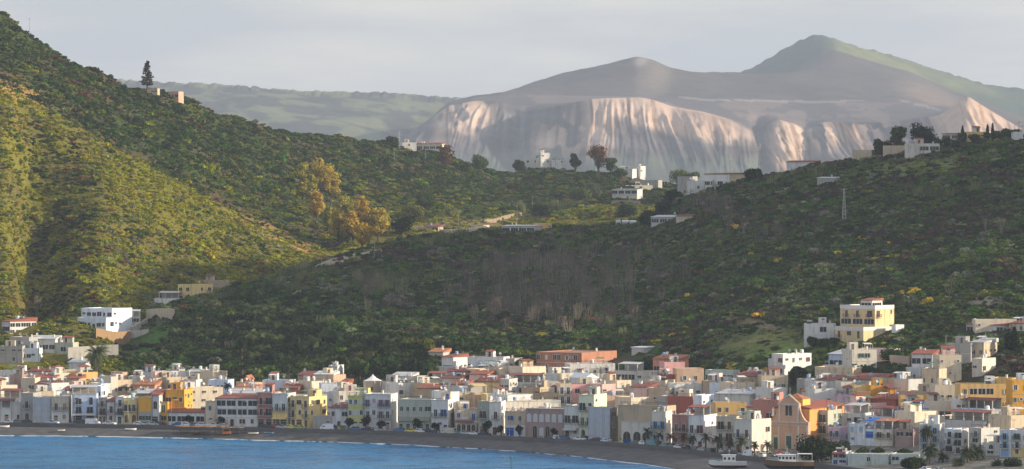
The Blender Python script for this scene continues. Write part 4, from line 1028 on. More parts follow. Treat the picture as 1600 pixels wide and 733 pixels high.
    if 'wp' in opts:      # white parapet round the terrace
        b = MB(); b.box(-w / 2 - .06, -dep / 2 - .06, h - .9, w / 2 + .06, -dep / 2 - .003, h + .35); b.box(w / 2 + .003, -dep / 2 - .003, h - .9, w / 2 + .06, dep / 2, h + .35); b.box(-w / 2 - .06, -dep / 2 - .003, h + .0, -w / 2 + .12, dep / 2, h + .35); b.build('parapet', wall_mat(PALW['W'], .3), root)
    # what stands on the roof
    zr = h - .28 if flat else h + .2
    if 'pg' not in opts and 'bare' not in opts:
        for nm, pr in (('chimney', .6), ('chimney', .3), ('antenna', .65), ('antenna', .3), ('satellite_dish', .5), ('satellite_dish', .2), ('water_tank', .45), ('solar_heater', .15)):
            if rng.random() < pr and w > 3:
                mm = roofkit('white_tank' if nm == 'water_tank' and rng.random() < .6 else nm)
                inst(nm, mm, root, (rng.uniform(-w * .38, w * .38), rng.uniform(-dep * .1, dep * .35), zr + (0 if flat else .3)), rng.uniform(-.5, .5))
        if flat and w > 4.5 and rng.random() < (.62 if not front else .4):      # room on the roof
            rw, rd, rh = rng.uniform(2.4, min(4.6, w * .55)), 2.8, rng.uniform(2.0, 2.5); q = shell(rw, rd, rh, 0, .12, .1); wm2 = wm if rng.random() < .5 else wall_mat(PALW[rng.choice('WwCcEgtk')], .75)
            bx = q.build('roof_room', wm2, root, (rng.uniform(-1, 1) * (w - rw) * .42, dep / 2 - rd / 2 - .3 - rng.random() * max(0, dep - 6) * .5, zr))
            b = MB()
            if rng.random() < .45:
                e = .25; z_ = rh + .0; b.poly([(-rw / 2 - e, -rd / 2 - e - .3, z_ + .02), (rw / 2 + e, -rd / 2 - e - .3, z_ + .02), (rw / 2 + e, rd / 2 + e, z_ + .5), (-rw / 2 - e, rd / 2 + e, z_ + .5)]); b.poly([(-rw / 2 - e, rd / 2 + e, z_ + .38), (rw / 2 + e, rd / 2 + e, z_ + .38), (rw / 2 + e, -rd / 2 - e - .3, z_ - .1), (-rw / 2 - e, -rd / 2 - e - .3, z_ - .1)]); b.poly([(-rw / 2 - e, -rd / 2 - e - .3, z_ - .1), (rw / 2 + e, -rd / 2 - e - .3, z_ - .1), (rw / 2 + e, -rd / 2 - e - .3, z_ + .02), (-rw / 2 - e, -rd / 2 - e - .3, z_ + .02)]); r_ = b.build('roof', rng.choice([TILE, TILE2, TILE]), None)
            else: b.box(-rw / 2 + .11, -rd / 2 + .11, rh - .3, rw / 2 - .11, rd / 2 - .11, rh - .08); r_ = b.build('roof', DECK[0], None)
            r_.parent = bx
            q = inst('door', window_mesh(.9, 1.8, sh, 'd'), None, (rng.uniform(-.6, .6), -rd / 2, .05)); q.parent = bx
        if flat and w > 4 and rng.random() < .35: inst('railing', rail_mesh(round(w * .9, 1), .02), root, (0, -dep / 2 + .25, h - .05))
        if rng.random() < .30 and w > 4:      # sun awning over a terrace corner
            b = MB(); ax = rng.uniform(-w * .3, w * .3); b.poly([(ax - 1.4, -dep / 2 + .3, h + 1.7), (ax + 1.4, -dep / 2 + .3, h + 1.7), (ax + 1.4, -dep / 2 + 2.6, h + 2.1), (ax - 1.4, -dep / 2 + 2.6, h + 2.1)]); 
            for px_ in (-1.35, 1.35):
                for py_ in (.35, 2.5): b.tube([(ax + px_, -dep / 2 + py_, h - .3), (ax + px_, -dep / 2 + py_, h + 1.7 + (py_ - .3) * .17)], .04, 4)
            b.build('sun_canopy', plain('canvas_%d' % rng.randrange(4), rng.choice([(.70, .68, .62), (.55, .30, .10), (.12, .2, .14), (.6, .5, .3)]), .8), root)
    if mode[0] == 'j':
        M_ = PREV['root'].matrix_basis.inverted() @ root.matrix_basis
        for ch in list(root.children):
            mb_ = ch.matrix_basis.copy(); ch.parent = PREV['root']; ch.matrix_basis = M_ @ mb_
        bpy.data.objects.remove(root); return PREV['root']
    PREV['root'] = root
    return root
TOWN = '''
@A
-60 80 80 445 f W gd pg=u | low white house at the far left end of the promenade
82 145 145 405 f g .d bare | pale house with a slanting outside stair left of the tall grey house
145 237 237 340 f G b/a sh=dk | tall grey stone house with one dark balcony, right of the outside stair
239 365 365 372 f g -  sheet=g,bare | building wrapped in pale grey scaffold sheeting at the left of the waterfront
368 492 515 365 f E bb/dw gc=W,sh=tn | beige two-storey house with twin tan shuttered balconies beside the sheeted building
518 690 704 348 f B bd/bb/gg pg=w,aw=w,sh=dk,f=tall_blue_house | tall pale blue house with a white canopy on its roof terrace
706 762 762 372 f G b/b/dd sh=br | narrow weathered grey house right of the tall pale blue house
765 825 825 402 f w b/w r=u | small white house with a dark red roof between two narrow houses
828 884 884 366 f W b/b/d | narrow white three-storey house left of the pale yellow house
886 980 992 375 f y bb/aa sh=br,f=pale_yellow_house | pale yellow two-storey house with brown arched doors
994 1084 1084 370 f Y ../w. gc=G,bare | blank ochre wall house over a grey stone ground floor
1086 1138 1138 355 f w a/g r=t | narrow pale house with an arched window between two ochre houses
0 145 145 372 h6 g v pg=u | grey terrace house under a brown tiled veranda at the left edge
0 62 62 228 h6 W ww l | small white house with two windows high at the left edge
0 125 125 285 h6 C .w l | cream lit house under the two-window white house
70 158 158 208 h6 m - - | dusky mauve house behind the grey terraces at left
150 250 250 232 h6 E .w - | tan house between the mauve house and the red roof
243 385 385 232 h5 G ww r=t | grey house with a wide orange-red tiled slope at left
250 402 402 283 h5 W b.w r=u,sh=bl | white house with blue door below the wide orange tiled slope
232 385 385 330 h6 T - l,d=6 | long tan plaster wall house above the sheeted building
388 502 502 198 h6 C w. l | cream house high behind the white blue-door house
370 495 495 268 h6 W .w l | bright white house in the middle of the left quarter
440 592 592 325 h5 g w. r=u | house with a long dark red roof behind the tall pale blue house
488 566 566 238 h5 t .w r=t | tan house with a small red roof below the ochre block
560 700 700 192 h6 H w.. l | ochre block house at the back of the left quarter
572 692 692 300 h6 P w.. l | peach house under the ochre block
655 738 738 236 h5 W w= - | small white hut house in front of the peach rooftops
678 722 722 290 h9 B w/. - | slim pale blue tower house beside the white parapets
724 800 800 272 h8 W =w= l | white house with crenel-like parapet windows above the narrow grey house
794 845 845 222 h8 c .w l | tall pale block house above the yellow house
744 796 796 243 h6 P w. l | small peach house left of the tall pale block
845 950 950 246 h6 t w.w= l | tan house with four dark openings above the yellow house
878 916 916 190 h6 P - l | small plain peach house at the town's upper edge
916 1000 1000 218 h6 g w.w - | grey house behind the tan house with four openings
946 1028 1028 208 h5 R .. r=u | dark red roofed house at the back, left quarter
962 1108 1108 283 h5 S w.w r=o | house with a bright orange-red roof slope, left quarter
1000 1110 1110 192 h6 w - - | pale plain house behind the dark red roof
1092 1196 1196 210 h5 g ww r=p | house with a slanting grey sheet roof at the back left
1110 1222 1222 232 h6 t ww l | tan double-window house right of the bright orange roof
1150 1340 1340 185 h6 w ... d=5 | long low white walled house along the wood's foot
1210 1300 1300 226 h6 E .w. l | sandy house below the long low white wall
945 1082 1082 345 h7 D vv r=p | dark glazed veranda house above the blank ochre wall
1080 1186 1186 345 h7 w w. r=t | white house with a red pitched roof over the arched-window house
0 200 200 180 h5 W ... d=6 | long low white house along the top left of the town
200 425 425 186 h5 k .w. d=6,r=u | long low house with a dull red roof at the top left
@Z
258 288 288 609 f6 Y w.w/w.w sh=br | upper ochre house block with white-framed windows behind the tiled restaurant
249 262 262 628 f3 Y a/w bare | lower ochre house with an arched window beside the restaurant
262 320 320 645 f W vvvv r=t,d=7,f=tiled_restaurant | long low white restaurant with a red tiled roof and glazed bays
321 337 337 627 f C w/d | narrow cream house right of the tiled restaurant
338 402.5 402.5 623 f W vvvv/vvvv/wdww r=t,rise=.7,f=long_white_hotel | long white hotel with glazed verandas under a dark red roof
403 425 425 613 f r bb/bb/gg sh=dk,f=dusky_red_house | dusky red three-storey house with dark balconies
425.6 449 449 615 f w bb/gg gc=y,aw=y,sh=gr | narrow white house above a café with a yellow awning
453 483 511 620 f y bwb/bwb/dgd s=w.w/w.w/..,sh=br,th=36,f=yellow_balcony_building | yellow corner building with two rows of dark balconies
489 517 517 650 f-2 G ..d d=4,bare | low grey concrete building in front of the yellow corner building
516 543 543 638 f W w.w/.d. r=u,f=small_white_house | small white waterfront house with a dull red roof beside the lime house
528 566 566 611 h8 c w.w/... l=12,sh=rd | cream house with a red shuttered window behind the lime house
543.6 568.5 568.5 618 f l www/www/ddd sh=wt,f=lime_house | lime yellow three-storey house on the waterfront
569 610.6 621.5 616 f w bwbb/bwbb/d.dd sh=li,s=w./w./..,f=white_lilac-shuttered_house | white three-storey house with lilac shutters
622 673 673 624.5 f N wwwww/ddddd bal=3.6,sh=gr,f=long_sage_house | long sage grey house with one long iron balcony
674 700 710 625 f W bb/w.d sh=bl,f=blue-shuttered_house | white house with bright blue shutters
704 717 717 612 f9 W =w l | small white tower block above the blue-shuttered house
711 746 746 639 f4 E w.b/... l=5,sh=bl | sandy house with terrace behind the red-awning café
713 744 744 660 f-2 C AAAA aw=t4.0,d=6,f=red-awning_café | low cream café with dark arches under a red awning
747 764 764 627 f N b/g sh=br | grey-green house with a long dark balcony
764.5 783 790 628 f W b/d sh=br,f=white_brown-door_house | white house with a tall brown balcony door
789 821 821 643 f t ww/ga sh=bl,gc=W,f=blue-garage_house | stone house with big bright blue ground-floor doors
784 876 876 627 f12 c .... l=16,d=7 | long plain cream wall house behind the blue-garage house
793 832 832 617 f20 W w. l | domed-looking white house above the long cream wall
821.5 880 880 639 f m aaaaaa/.AaA.. sh=wt,f=pink_arched-window_house | dusty pink house with a row of tall white arched windows
881 904 904 634.5 f W bb/dw aw=w,f=white_house_with_small_canopy | white two-storey house right of the arched-window house
904.5 928 928 617 f n bb/bb/a. sh=dk | tall pale yellow-green house with dark shutters
921 954.6 972 637.5 f-3 D - sheet=b,s=ww/ww/.d,th=32,bare,f=sheeted_building | corner building behind pale blue scaffold sheeting with bare brown side
971 1018 1018 659 f c AAA rail=s,f=white_arcade | white arcade with three dark arches and a terrace on top
984 1017 1017 643 f6 W w.w= d=8,age=.9 | peeling white upper storey house above the arcade
1018.5 1040 1050 643 f c bb/ww s=./.,sh=lb,age=.8,f=pale_green-shuttered_house | weathered pale house with light blue shutters right of the arcade
1050 1074.6 1074.6 648 f r bb/ww sh=dk,f=pink_house | pinkish red house with two balcony doors beside the pergola house
1075 1100 1120.5 649 f W bb/wd s=..../..w.,sh=rd,pg=t,f=red-pergola_house | white house with red shutters and a red tiled roof terrace
1119 1145.5 1145.5 651 f E bb/bb/ww f=grey_balcony_house | grey-beige three-storey house with big dark balconies
1146 1174.6 1205 655.5 f c bb/ad s=..w/wa.,th=42,f=beige_corner_house | beige corner house with a tan sunlit side left of the church
1275.4 1293.5 1293.5 641 D1136 N b/b/. sh=gr | slim sage green house right of the church front
1293.8 1312 1325 668 D1132 L bb/.. sh=lb | lilac house with light blue door frames
1296 1345 1345 646 D1145 W ...v/....  pg=w50-100 | white house with a covered terrace above the lilac house
1325.5 1351 1351 662 D1128 b ww/.. sh=lb,rail=s | pale blue house with light blue shuttered doors
1351 1367 1367 670 D1124 b g/. sh=bl,pg=b | narrow blue and white house with a bright blue awning
1367 1395 1395 671 D1120 c bb/.. sh=br,pg=o,rail=i | cream house with brown doors under an orange tiled terrace roof
1398.6 1427 1435.7 671 D1114 m ww/.. s=.,rail=s,sh=dk | mauve-pink house with white balustrade and dark windows
1300 1322 1322 707 D1080 W ww/dw th=14,aw=t3.0,sh=bl | small white house with a dark red awning right of the big dark tree
1325 1388 1388 710 D1072 X .w. bare,th=14,d=12,age=.8 | low flat greenish concrete building at the bottom edge
1392 1436 1436 714 D1070 X w.w bare,th=14,d=12,age=.7 | low teal-grey building with a slab roof at the bottom edge
1436 1468.5 1475.5 663 D1096 w bb/bb/w. sh=lb | tall white shaded house behind the palms with pale blue shutters
1476 1490 1490 670 D1092 b b/b/b sh=dk | narrow bluish white house with stacked dark balconies
1490.7 1502 1515 671 D1086 W b/b/b s=./w/.,sh=dk | tall narrow white house with a tan blank side
1515 1533 1562 669 D1084 g b/w/. s=../w./..,sh=dk,th=50 | grey-lilac house with a broad pinkish plaster side
1535 1561 1561 692 D1074 g a/w sh=dk | low grey-white house with an arched window in front of the plaster side
1562 1580 1580 672 D1068 b b/b/g sh=lb | light blue house with light blue doors near the right edge
1580 1616 1616 673 D1064 W bb/bb/ww gc=y,sh=gr | white house over a yellow ground floor at the right edge
@B
0 90 90 172 h6 G .w. age=.9 | weathered grey ruin house at the foot of the wood
150 330 330 190 h5 c w..w r=p,d=6 | low cream house with a grey flat roof beside the araucaria
332 436 436 184 h6 C .... l | bright cream lit house block left of the araucaria
0 148 148 228 h6 t w.w. l | sandy house row behind the big ochre block
98 212 212 246 h6 W .= - | white rooftop house with a rounded hump, left centre
50 140 140 292 h5 s w. r=t | small house with a red roof above the big ochre block
132 405 405 302 h9 C .=.=.=./......./....... l=22,d=8,sh=dk | large blank cream wall house with three small square windows
300 440 440 246 h5 B w.ww. - | low blue-painted terrace house under the cream block
440 655 655 345 h8 g ..... r=p | grey flat-roofed house just behind the long white hotel
480 630 630 312 h7 S w. r=o | salmon house with a pale red roof behind the hotel
556 590 626 248 h7 K .w gable,r=o,rise=1.6,sh=dk | small bright pink house with a pointed gable
590 686 686 264 h7 P .a. l | peach house with one arched window right of the pink gable
686 880 880 248 h7 b ....w - | long pale bluish white house below the dark wood
820 940 940 305 h6 r .w. r=t | house with several dark red roof slopes, centre left
880 1040 1040 268 h7 k ..w. l=14 | pale rosy house right of the long bluish white house
940 1090 1090 214 h5 T w.w. r=u | low brown house at the wood's edge
1040 1162 1162 255 h8 C .... l | bright cream house left of the open terrace villa
1062 1196 1196 208 h6 E vv r=q,d=7 | villa with a wide white slab roof and an open terrace
1196 1285 1285 208 h6 P .w.v l | peach lit wing with a recessed loggia beside the slab-roof villa
1110 1235 1235 272 h8 b ..=/... l=8 | tall plain pale blue house behind the yellow corner building
865 1150 1150 352 h8 C ........ l=10,d=6 | long cream terrace house behind the yellow corner building
1160 1225 1225 142 h6 W .= - | small white block house with battlements by the trees
1235 1285 1285 270 h5 s .w r=t | small house with a red tiled slope above the cream red-window house
@C
110 215 215 305 h7 C .=. l | cream parapet house behind the lime house
218 300 300 255 h5 t .w - | sandy house below the white marquee
345 470 470 258 h6 g .... d=6 | long grey garden house right of the marquee
412 558 558 222 h6 W .w.w r=p | long white house with a grey canopy roof at the trees
560 680 680 218 h6 c ...= l | cream lit house right of the grey canopy roof
472 612 612 268 h6 W ...w l | white cube house with a wide blank front, centre
600 770 770 308 h6 T w..w r=t | brown house with a low rusty roof, centre
668 790 790 270 h6 T ..w. l | tan stone house behind the kiosk roof, centre
678 780 780 245 h5 E v pg=t | red-roofed open pavilion house on four posts, centre
782 916 916 236 h6 g .v. r=u | house with a long dark red porch roof right of the pavilion
786 960 960 288 h7 w .ww. - | white shaded house below the dark red porch
800 962 962 190 h6 g .w. r=u | house with a brownish red roof under the white hilltop villa
726 886 886 152 h5 g ..... d=4,bare | grey retaining terrace house below the white hilltop villa
780 862 965 84 h7 W v s=.w.,r=t,th=38,sh=dk | white villa with an orange tiled roof and dark loggia above the town
966 1222 1222 82 h7 W w.w.w.w d=7 | long white villa with four small dark windows
960 1040 1040 148 h5 w w. - | white annex house below the long white villa
1042 1200 1200 150 h5 D vvv r=p | dark glazed terrace house in front of the long white villa
1052 1212 1212 170 h6 C .... l | cream lit wall house under the glazed terrace
978 1100 1100 208 h6 k a.w r=t | pale house with a round-topped niche and red roof edge
838 942 942 280 h6 t .w r=t | small tan house with a red roof left of the big red roof
1020 1196 1196 262 h8 y .w r=u,rise=1.8 | yellow house under a big dark red roof, centre
1192 1262 1262 240 h10 g ../.. - | tall plain grey house right of the big dark red roof
840 906 906 332 h9 W .w/.. l | white tower-like house over the blue-shuttered house
700 840 840 345 h8 T .w.. d=6 | flat brownish house behind the blue-shuttered house
900 1012 1012 338 h8 t .../... l=16 | sandy blank house behind the red-awning café
1012 1100 1100 338 h8 P .v l=14,pg=y | peach house with a small orange awning
1100 1180 1180 350 h8 y d. l=12 | yellowish house below the big dark red roof
1180 1290 1290 372 h8 C ... l=16 | cream lit parapet house above the brown-door house
1215 1290 1290 150 h6 C .w. l | cream house with dark terrace at the upper centre
1232 1290 1290 265 h6 S .w r=u | salmon house with a dark red roof, centre right
685 790 790 48 b120 g w.w r=o,n=cottage | ruined cottage with a rusty roof above the white hilltop villa
1205 1300 1300 92 h5 G .w age=.9 | rough grey unfinished house right of the long white villa
@E
0 116 116 160 h6 C w.. l | cream house with a brown terrace left of the salmon apartments
168 335 335 152 h6 C w..= l | cream house below the left end of the salmon apartments
266 590 842 52 h8 Z v.w.vv.w.v./........... s=...w,sh=wt,th=30,n=apartment_block | long salmon apartment block with tanks on its flat roof
440 592 592 170 h5 t ww r=u | house with a broad dark red roof below the apartments
500 830 830 130 h6 W .w.w.w. l=9,sh=lb | long white house right below the apartments
330 440 440 205 h6 W ww. - | small white house with twin dark windows, centre right
440 530 530 200 h6 C ..w l | cream house beside the twin-window white house
530 700 700 215 h6 T .... - | low brown stone house under the long white house
612 706 706 236 h6 W .w gable,r=q,rise=1.6,l | small white gabled house above the pink house
66 280 280 262 h6 g vvv pg=u | grey terrace house with white columns under a red roof
282 425 425 256 h7 g .... l=8 | pale grey blank house beside the red-roofed terrace
0 66 66 250 h8 w .w/.. - | pale grey corner house left of the red-roofed terrace
158 292 292 300 h7 T .../... - | grey-brown house with a slanting stair wall
292 425 425 338 h7 T ..../.... age=.9 | brown rubble stone house left of the cream balcony house
428 520 520 272 h10 C bb/bb/.. l=6,sh=wt | tall cream house with balconies left of the pink house
512 738 738 276 h9 K .w...../....... l=6,d=8,sh=dk | big plain pink house with a single small window
738 834 834 276 h9 k .../... l=30 | paler pink sunlit end house next to the big pink one
706 858 858 200 h6 c w... l=15 | pale house with a slanting white stair, right centre
835 945 945 250 h8 C .../... l | cream lit block right of the pale pink house
822 1132 1132 184 h6 c vvv... d=6,pg=w10-55 | white house with a wide dark open terrace under a slab
942 1058 1058 300 h8 k .g. r=u,sh=li | pale pink house with a big rose door and brown roof
1060 1222 1222 305 h8 t ..w. - | wide tan house right of the rose-door house
1058 1190 1190 250 h7 E .a. - | sandy house with a dark arched recess
1086 1182 1182 214 h6 w ww - | small white shaded house above the arched recess
1175 1256 1256 210 h6 R .. l=8 | dark red-brown blank house by the right centre
1100 1283 1283 98 h7 S w.. r=o | salmon house with a green-grey sheet on top at the grass edge
1180 1330 1330 118 h7 K .... l=8 | rose red block below the vineyard grass
680 945 945 362 h8 P =.=.== l=8,d=7,sh=dk | low peach house with a row of small dark windows
945 1080 1080 372 h8 C .. l | cream lit rooftop house right of the small dark windows
850 1200 1200 432 f9 T ...... th=30,d=6,age=.7 | long brown bare wall house behind the white arcade
1125 1205 1205 362 h8 G .. - | grey plain house behind the arcade's upper storey
948 1050 1050 16 b70 w .... bare,r=q,rise=.1,n=ruin,cat=ruin,age=.9 | roofless pale ruin with a jagged top among the trees
@F
650 836 836 214 h8 R w... sh=wt | brick red house with one white window behind the pink house
840 902 902 204 h9 b w. - | small bluish white house left of the red pergola
704 900 900 122 h7 W .=.= l=12 | white house with two tiny windows, right centre
720 916 916 14 h7 P .w.w. l=6 | peach house with two green windows below the vineyard
955 1105 1105 118 h7 b .ww. - | pale blue-white house with two windows
1105 1282 1282 114 h7 C .w.= l=20 | cream house right of the pale blue-white house
925 1130 1130 26 h6 X vvvv d=5,bare | green-framed greenhouse-like house with open lattice
1160 1300 1300 58 h6 R .... r=t | long low red-brown roofed house at the grass edge
1000 1252 1252 200 h7 g .vvv. r=p | house with a wide grey flat roof over a planted terrace
1000 1222 1222 258 h8 H ww.d/.... l=4,sh=dk | ochre house with two small windows and a dark door
1222 1290 1290 292 h8 g v. r=u | grey house with a dark red veranda roof beside the ochre house
900 1000 1000 100 h7 T .w - | tan old house at the right of the arched recess
@G
320 510 510 64 h7 t w.w l=4,sh=gr | old stone house with two green doors above the church
145 318 318 72 h7 T .... r=u | long brown-roofed store house left of the old stone house
275 402 402 156 h6 G .... - | grey shaded house behind the church left
402 500 500 152 h7 W w.. l | white house just behind the church gable
255 448 448 238 D1158 r w.bw/.... sh=dk | dusty red house with dark windows left of the church gable
572 640 640 86 h7 G ... - | grey shuttered house below the retaining wall
628 720 720 92 h7 W .w. - | white house with a red stair roof, right quarter
722 850 850 98 h7 w .v r=t | white house under a red tiled porch roof, right quarter
700 852 852 158 h8 W w... l=14 | big white lit house behind the church nave
600 690 690 178 h7 c .... r=o | pale house with an orange tiled slope behind the nave
702 972 972 6 h8 t w...... age=.8,d=7 | huge beige blank wall house under the hillside terraces
890 990 990 108 h8 c .... l=8 | pale plain house left of the bright ochre one
922 1172 1172 98 h7 c v.v.v r=t,rise=1.6 | house with a long red hipped roof on short white columns
982 1100 1100 134 h8 y w.w l=4,sh=wt | pale yellow house with white pilasters behind the bell gable
1102 1236 1236 134 h8 Y .d. l=6,sh=dk | bright ochre house with a dark double door
1240 1284 1284 158 h7 Y .w l=10,sh=dk,r=u | deep yellow side wing right of the dark double door
846 1000 1000 200 h7 L .... - | mauve plain house left of the bell gable
1100 1284 1284 238 h6 R .... r=t,rise=2 | wide red-brown roofed house right of the bell gable
1108 1262 1262 358 D1138 W vvv pg=u | white terrace house under a dark red awning roof
920 1050 1050 268 h6 W ..w l | white slanting-roof house beyond the nave
1012 1110 1110 320 h8 C .. l=10 | cream block house behind the covered terrace
1060 1240 1240 262 h6 k .... l | pale rosy lit house under the red-brown roof
@H
258 455 455 88 h7 T ..w. - | low grey-brown house right of the long red hipped roof
455 560 560 90 h6 w .. l | white house at the foot of the hillside stairs
405 645 645 180 h7 T ..... d=6 | stepped tan rubble house, right quarter
645 830 830 132 h8 E .=.=.= l=4,sh=dk | sandy house with three small dark windows
400 900 900 205 h6 H ........ l=4,d=4,bare | long low ochre wall house below the sandy one
828 1190 1190 124 h10 H wvvv.w/...... l=4,sh=wt | large ochre school-like building with three wide windows
1198 1330 1330 96 h12 Y w.w/w.w/w.w l=4,sh=wt | tall yellow-ochre building with white windows at the right edge
1028 1196 1196 82 h10 H ../.. d=6 | ochre rear block behind the large ochre building
555 800 800 246 h8 C .w..w. l=6,age=.2 | cream house with painted round ornaments, right quarter
800 900 900 232 h9 W .../... l=4 | white tall blank house left of the brown awning terrace
350 500 500 306 h9 V ..w - | cobalt blue walled terrace house
500 662 662 322 h9 C ...= l | cream lit house right of the cobalt blue terrace
474 582 582 268 h8 W .d l=8 | small white house with a dark doorway above the cobalt terrace
664 712 712 352 h8 E d. - | small dark-doored house beside the palm
832 1060 1060 300 h7 B vwv pg=u | house with a wide brown awning over blue washing
1045 1252 1252 318 h8 c ..... l=10 | long pale house near the right edge
1030 1152 1152 384 h9 k w.d/... - | pale pink rooftop house near the right edge
1180 1320 1320 350 h9 t .../... l | tan blank house at the right edge
712 992 992 388 D1112 g vvvv pg=u | grey terrace house under a long dark brown pergola roof
430 560 560 415 h9 T ../.. age=.9 | overgrown brown rubble house above the mauve-pink house
975 1110 1110 438 D1100 k ../.. l=4,age=.9 | rosy peeling plaster house near the right edge
1110 1300 1300 430 h9 c .../... - | pale parapet house behind the light blue one
@R
0 84 84 428 h6 W .. - | low white house left of the hillside white house
22 90 262 398 h8 W .w/.. s=.w.w/....,th=48,sh=rd | white hillside house with small red windows
216 405 405 216 b345 W ..v./.... l=-6,d=9,n=villa | broad white wing left of the yellow hillside villa
402 575 745 242 b362 M bwd/.... s=..w/..A,th=50,sh=br,n=villa,bare,wp | large yellow hillside villa stepped in three tiers with white parapets
745 770 820 222 j2 W ../.. s=.w/..,bare,th=50 | x
435 645 760 112 j8 M bbb/vvv/.../... s=b.w/.../.../...,th=38,sh=br,bare,wp | x
560 628 690 76 j12 W v/./././. s=v/./././.,r=t,th=38,sh=br,bare,rise=.6 | x
500 656 656 372 h8 c .ww./.... l=14 | pale two-window house below the yellow hillside villa
365 480 480 402 h6 B vv r=p | blue-white house with a dark sheet roof below the villa
330 520 520 468 h5 w ..... d=4,bare | white parapet house with a green water tank
560 762 762 366 h5 k ...... d=4,bare | long pinkish retaining house under the villa
866 990 1026 400 h9 W vv/ww s=w/w,r=t,sh=bl | white hillside house with orange-red roof and blue windows
1026 1166 1166 404 h9 E .../=.. l=5 | plain beige house joined to the orange-roofed white one
830 930 930 480 h6 w .w. - | low white house below the orange-roofed one
928 1030 1030 488 h7 t .... age=.9 | rubble-walled low house below the beige house
1080 1222 1222 335 h7 G .../... age=.9 | rough grey ruin house above the beige house
1222 1300 1300 330 h6 t .w r=p,age=.9 | tan ruin house with a rusty sheet roof
1196 1418 1418 226 b275 W v.v.v r=t,rise=1,d=6,n=villa | low white hillside villa with a long red porch roof
1250 1500 1500 190 b262 C ..... l=4,d=6,bare | cream flat house behind the red-porched villa
1464 1543 1543 215 b270 C .w r=t | small cream house with a red roof near the lattice pylon
1230 1290 1290 425 h6 c .. - | cream wall house beside the lamp post on the hillside
@L
12 62 228 330 b415 w v s=vvvvv/wwwww,r=t,th=52,n=villa | hillside house with two bands of white windows and reddish roofs
62 182 262 428 h8 G .w./... s=..w../.....,th=40 | grey house with a cream side below the white-window house
0 140 140 482 h7 G =.=./.... age=.9 | dark stone house with small openings at the left edge
140 246 246 496 h6 b .w.. d=5 | pale blue-white house under the left hillside
180 345 345 440 h6 g vvvv r=p | grey house with a white posted veranda, left hillside
340 456 456 462 h5 N .v. - | small green-shaded house beside the brown terrace wall
425 530 530 588 h5 W .dd. r=p | small white house with dark doors left of the date palm
482 662 735 306 b384 b wwwdww s=.v.,th=22,sh=dk,n=villa,bare | large white villa on the left hill with a sunlit sloping side
508 700 826 248 j7 b .wwvww/...... s=..../....,th=30,sh=dk,bare | x
750 874 874 300 b380 c vv/.d l=2,d=6,pg=w0-100,n=villa | cream villa wing with an open roof terrace
1112 1192 1330 98 b210 y ww/ww s=.ww/...,th=42,sh=dk,n=villa | yellow two-storey house on the spur above the white villa
962 1116 1116 184 b222 W w.. pg=w20-100,d=5 | low white house with a canopy left of the yellow spur house
1262 1412 1412 72 b120 T ..w. age=.9,d=6,n=ruin,cat=ruin | rubble stone ruin behind the yellow spur house
@Q
186 332 332 164 b205 C vvvv r=t,rise=.8,d=6,n=villa,sh=dk | white-posted ridge villa with a red hipped roof
104 186 186 156 b182 W .w. l=6,n=villa | small white cube house left of the red-roofed ridge villa
812 898 952 246 b282 c w.w. s=...,th=38,n=villa | pale ridge villa with two dark windows
898 952 952 216 b282 W ../.. l=20,d=6,n=villa | tall bright white block of the ridge villa
962 1036 1036 256 b278 W .. l=10,d=6,n=villa | low white ridge house right of the tall white block
676 864 864 636 b678 w vvvv r=p,rise=.4,n=cottage | white cottage with a flat grey porch roof in the valley
864 962 962 618 b660 H .... l=4,bare,n=cottage | orange lit wall cottage beside the grey porch roof
232 310 310 640 b665 T .v r=u,n=shed,cat=shed | brown tumbledown shed at the valley road
500 570 570 630 b650 t .g. bare,n=shed,cat=shed | small peach gatehouse in the valley
320 372 372 655 b680 t .. bare,n=shed,cat=shed | low sandy outbuilding beside the valley pole
@S
398 522 600 262 b308 W v. s=.ww,r=p,rise=.3,th=20,n=villa | white ridge house with a shaded front loggia
572 606 606 242 b305 W .. l,d=4,n=villa | bright white end wall house with an outside stair on the ridge
504 686 686 332 b385 G ....  d=7,bare,n=cottage | long grey stone cottage on the ridge slope
452 652 652 364 b392 C .w.. l=8,n=cottage,d=5 | cream flat cottage below the grey stone one
392 552 552 392 b458 w vvvv/..w. r=p,rise=.3,n=cottage,sh=lb,gc=C | cottage with blue window frames under a dark flat roof
980 1140 1272 292 D1866 t vvvw s=....,gc=W,bare,r=u,rise=.5,th=44,sh=dk,n=villa | ridge villa with dark red roof and sunlit brick side
900 985 985 336 D1862 W .w. l=12,n=cottage,age=.7 | patchy white cottage left of the dark red roofed ridge villa
808 905 905 308 D1890 G .w. bare,n=cottage,d=6 | dark grey ruined cottage on the ridge
640 800 846 568 b615 w vvv s=.,r=p,rise=.8,n=cottage,th=24 | white cottage with a sloping grey roof on the central slope
800 905 905 562 b600 E .. r=u,n=cottage,d=5,bare | tan annex cottage with a rusty roof on the central slope
@T
730 880 880 196 b250 c .vv l=4,hm=4.2,n=villa | pale single-storey villa on the right skyline with dark veranda
464 556 556 226 b255 t ... bare,hm=4.2,d=4,n=villa | long low sandy house on the right skyline
620 730 730 206 b240 t .. l=8,hm=4.2,bare,d=4,n=villa | yellowish low house behind the skyline trees
892 980 980 150 b180 E vv r=u,hm=4.2,rise=.3,n=villa,d=6 | tan skyline house with a brown roof beside the big dark tree
1012 1094 1094 140 b178 H .w.. l=8,hm=4.2,n=villa,d=6 | orange lit skyline house between cypresses
1235 1300 1300 140 b180 W .w l=4,hm=4.2,n=villa,d=6 | small white skyline house at the right edge
296 378 378 362 b392 G .. r=p,n=shed,cat=shed,d=4 | grey stone shed half buried in right hill shrubs
150 285 285 284 b305 W .. hm=2.6,r=t,n=cottage,d=5,bare | cottage with a bright red roof line on the right skyline
@Z
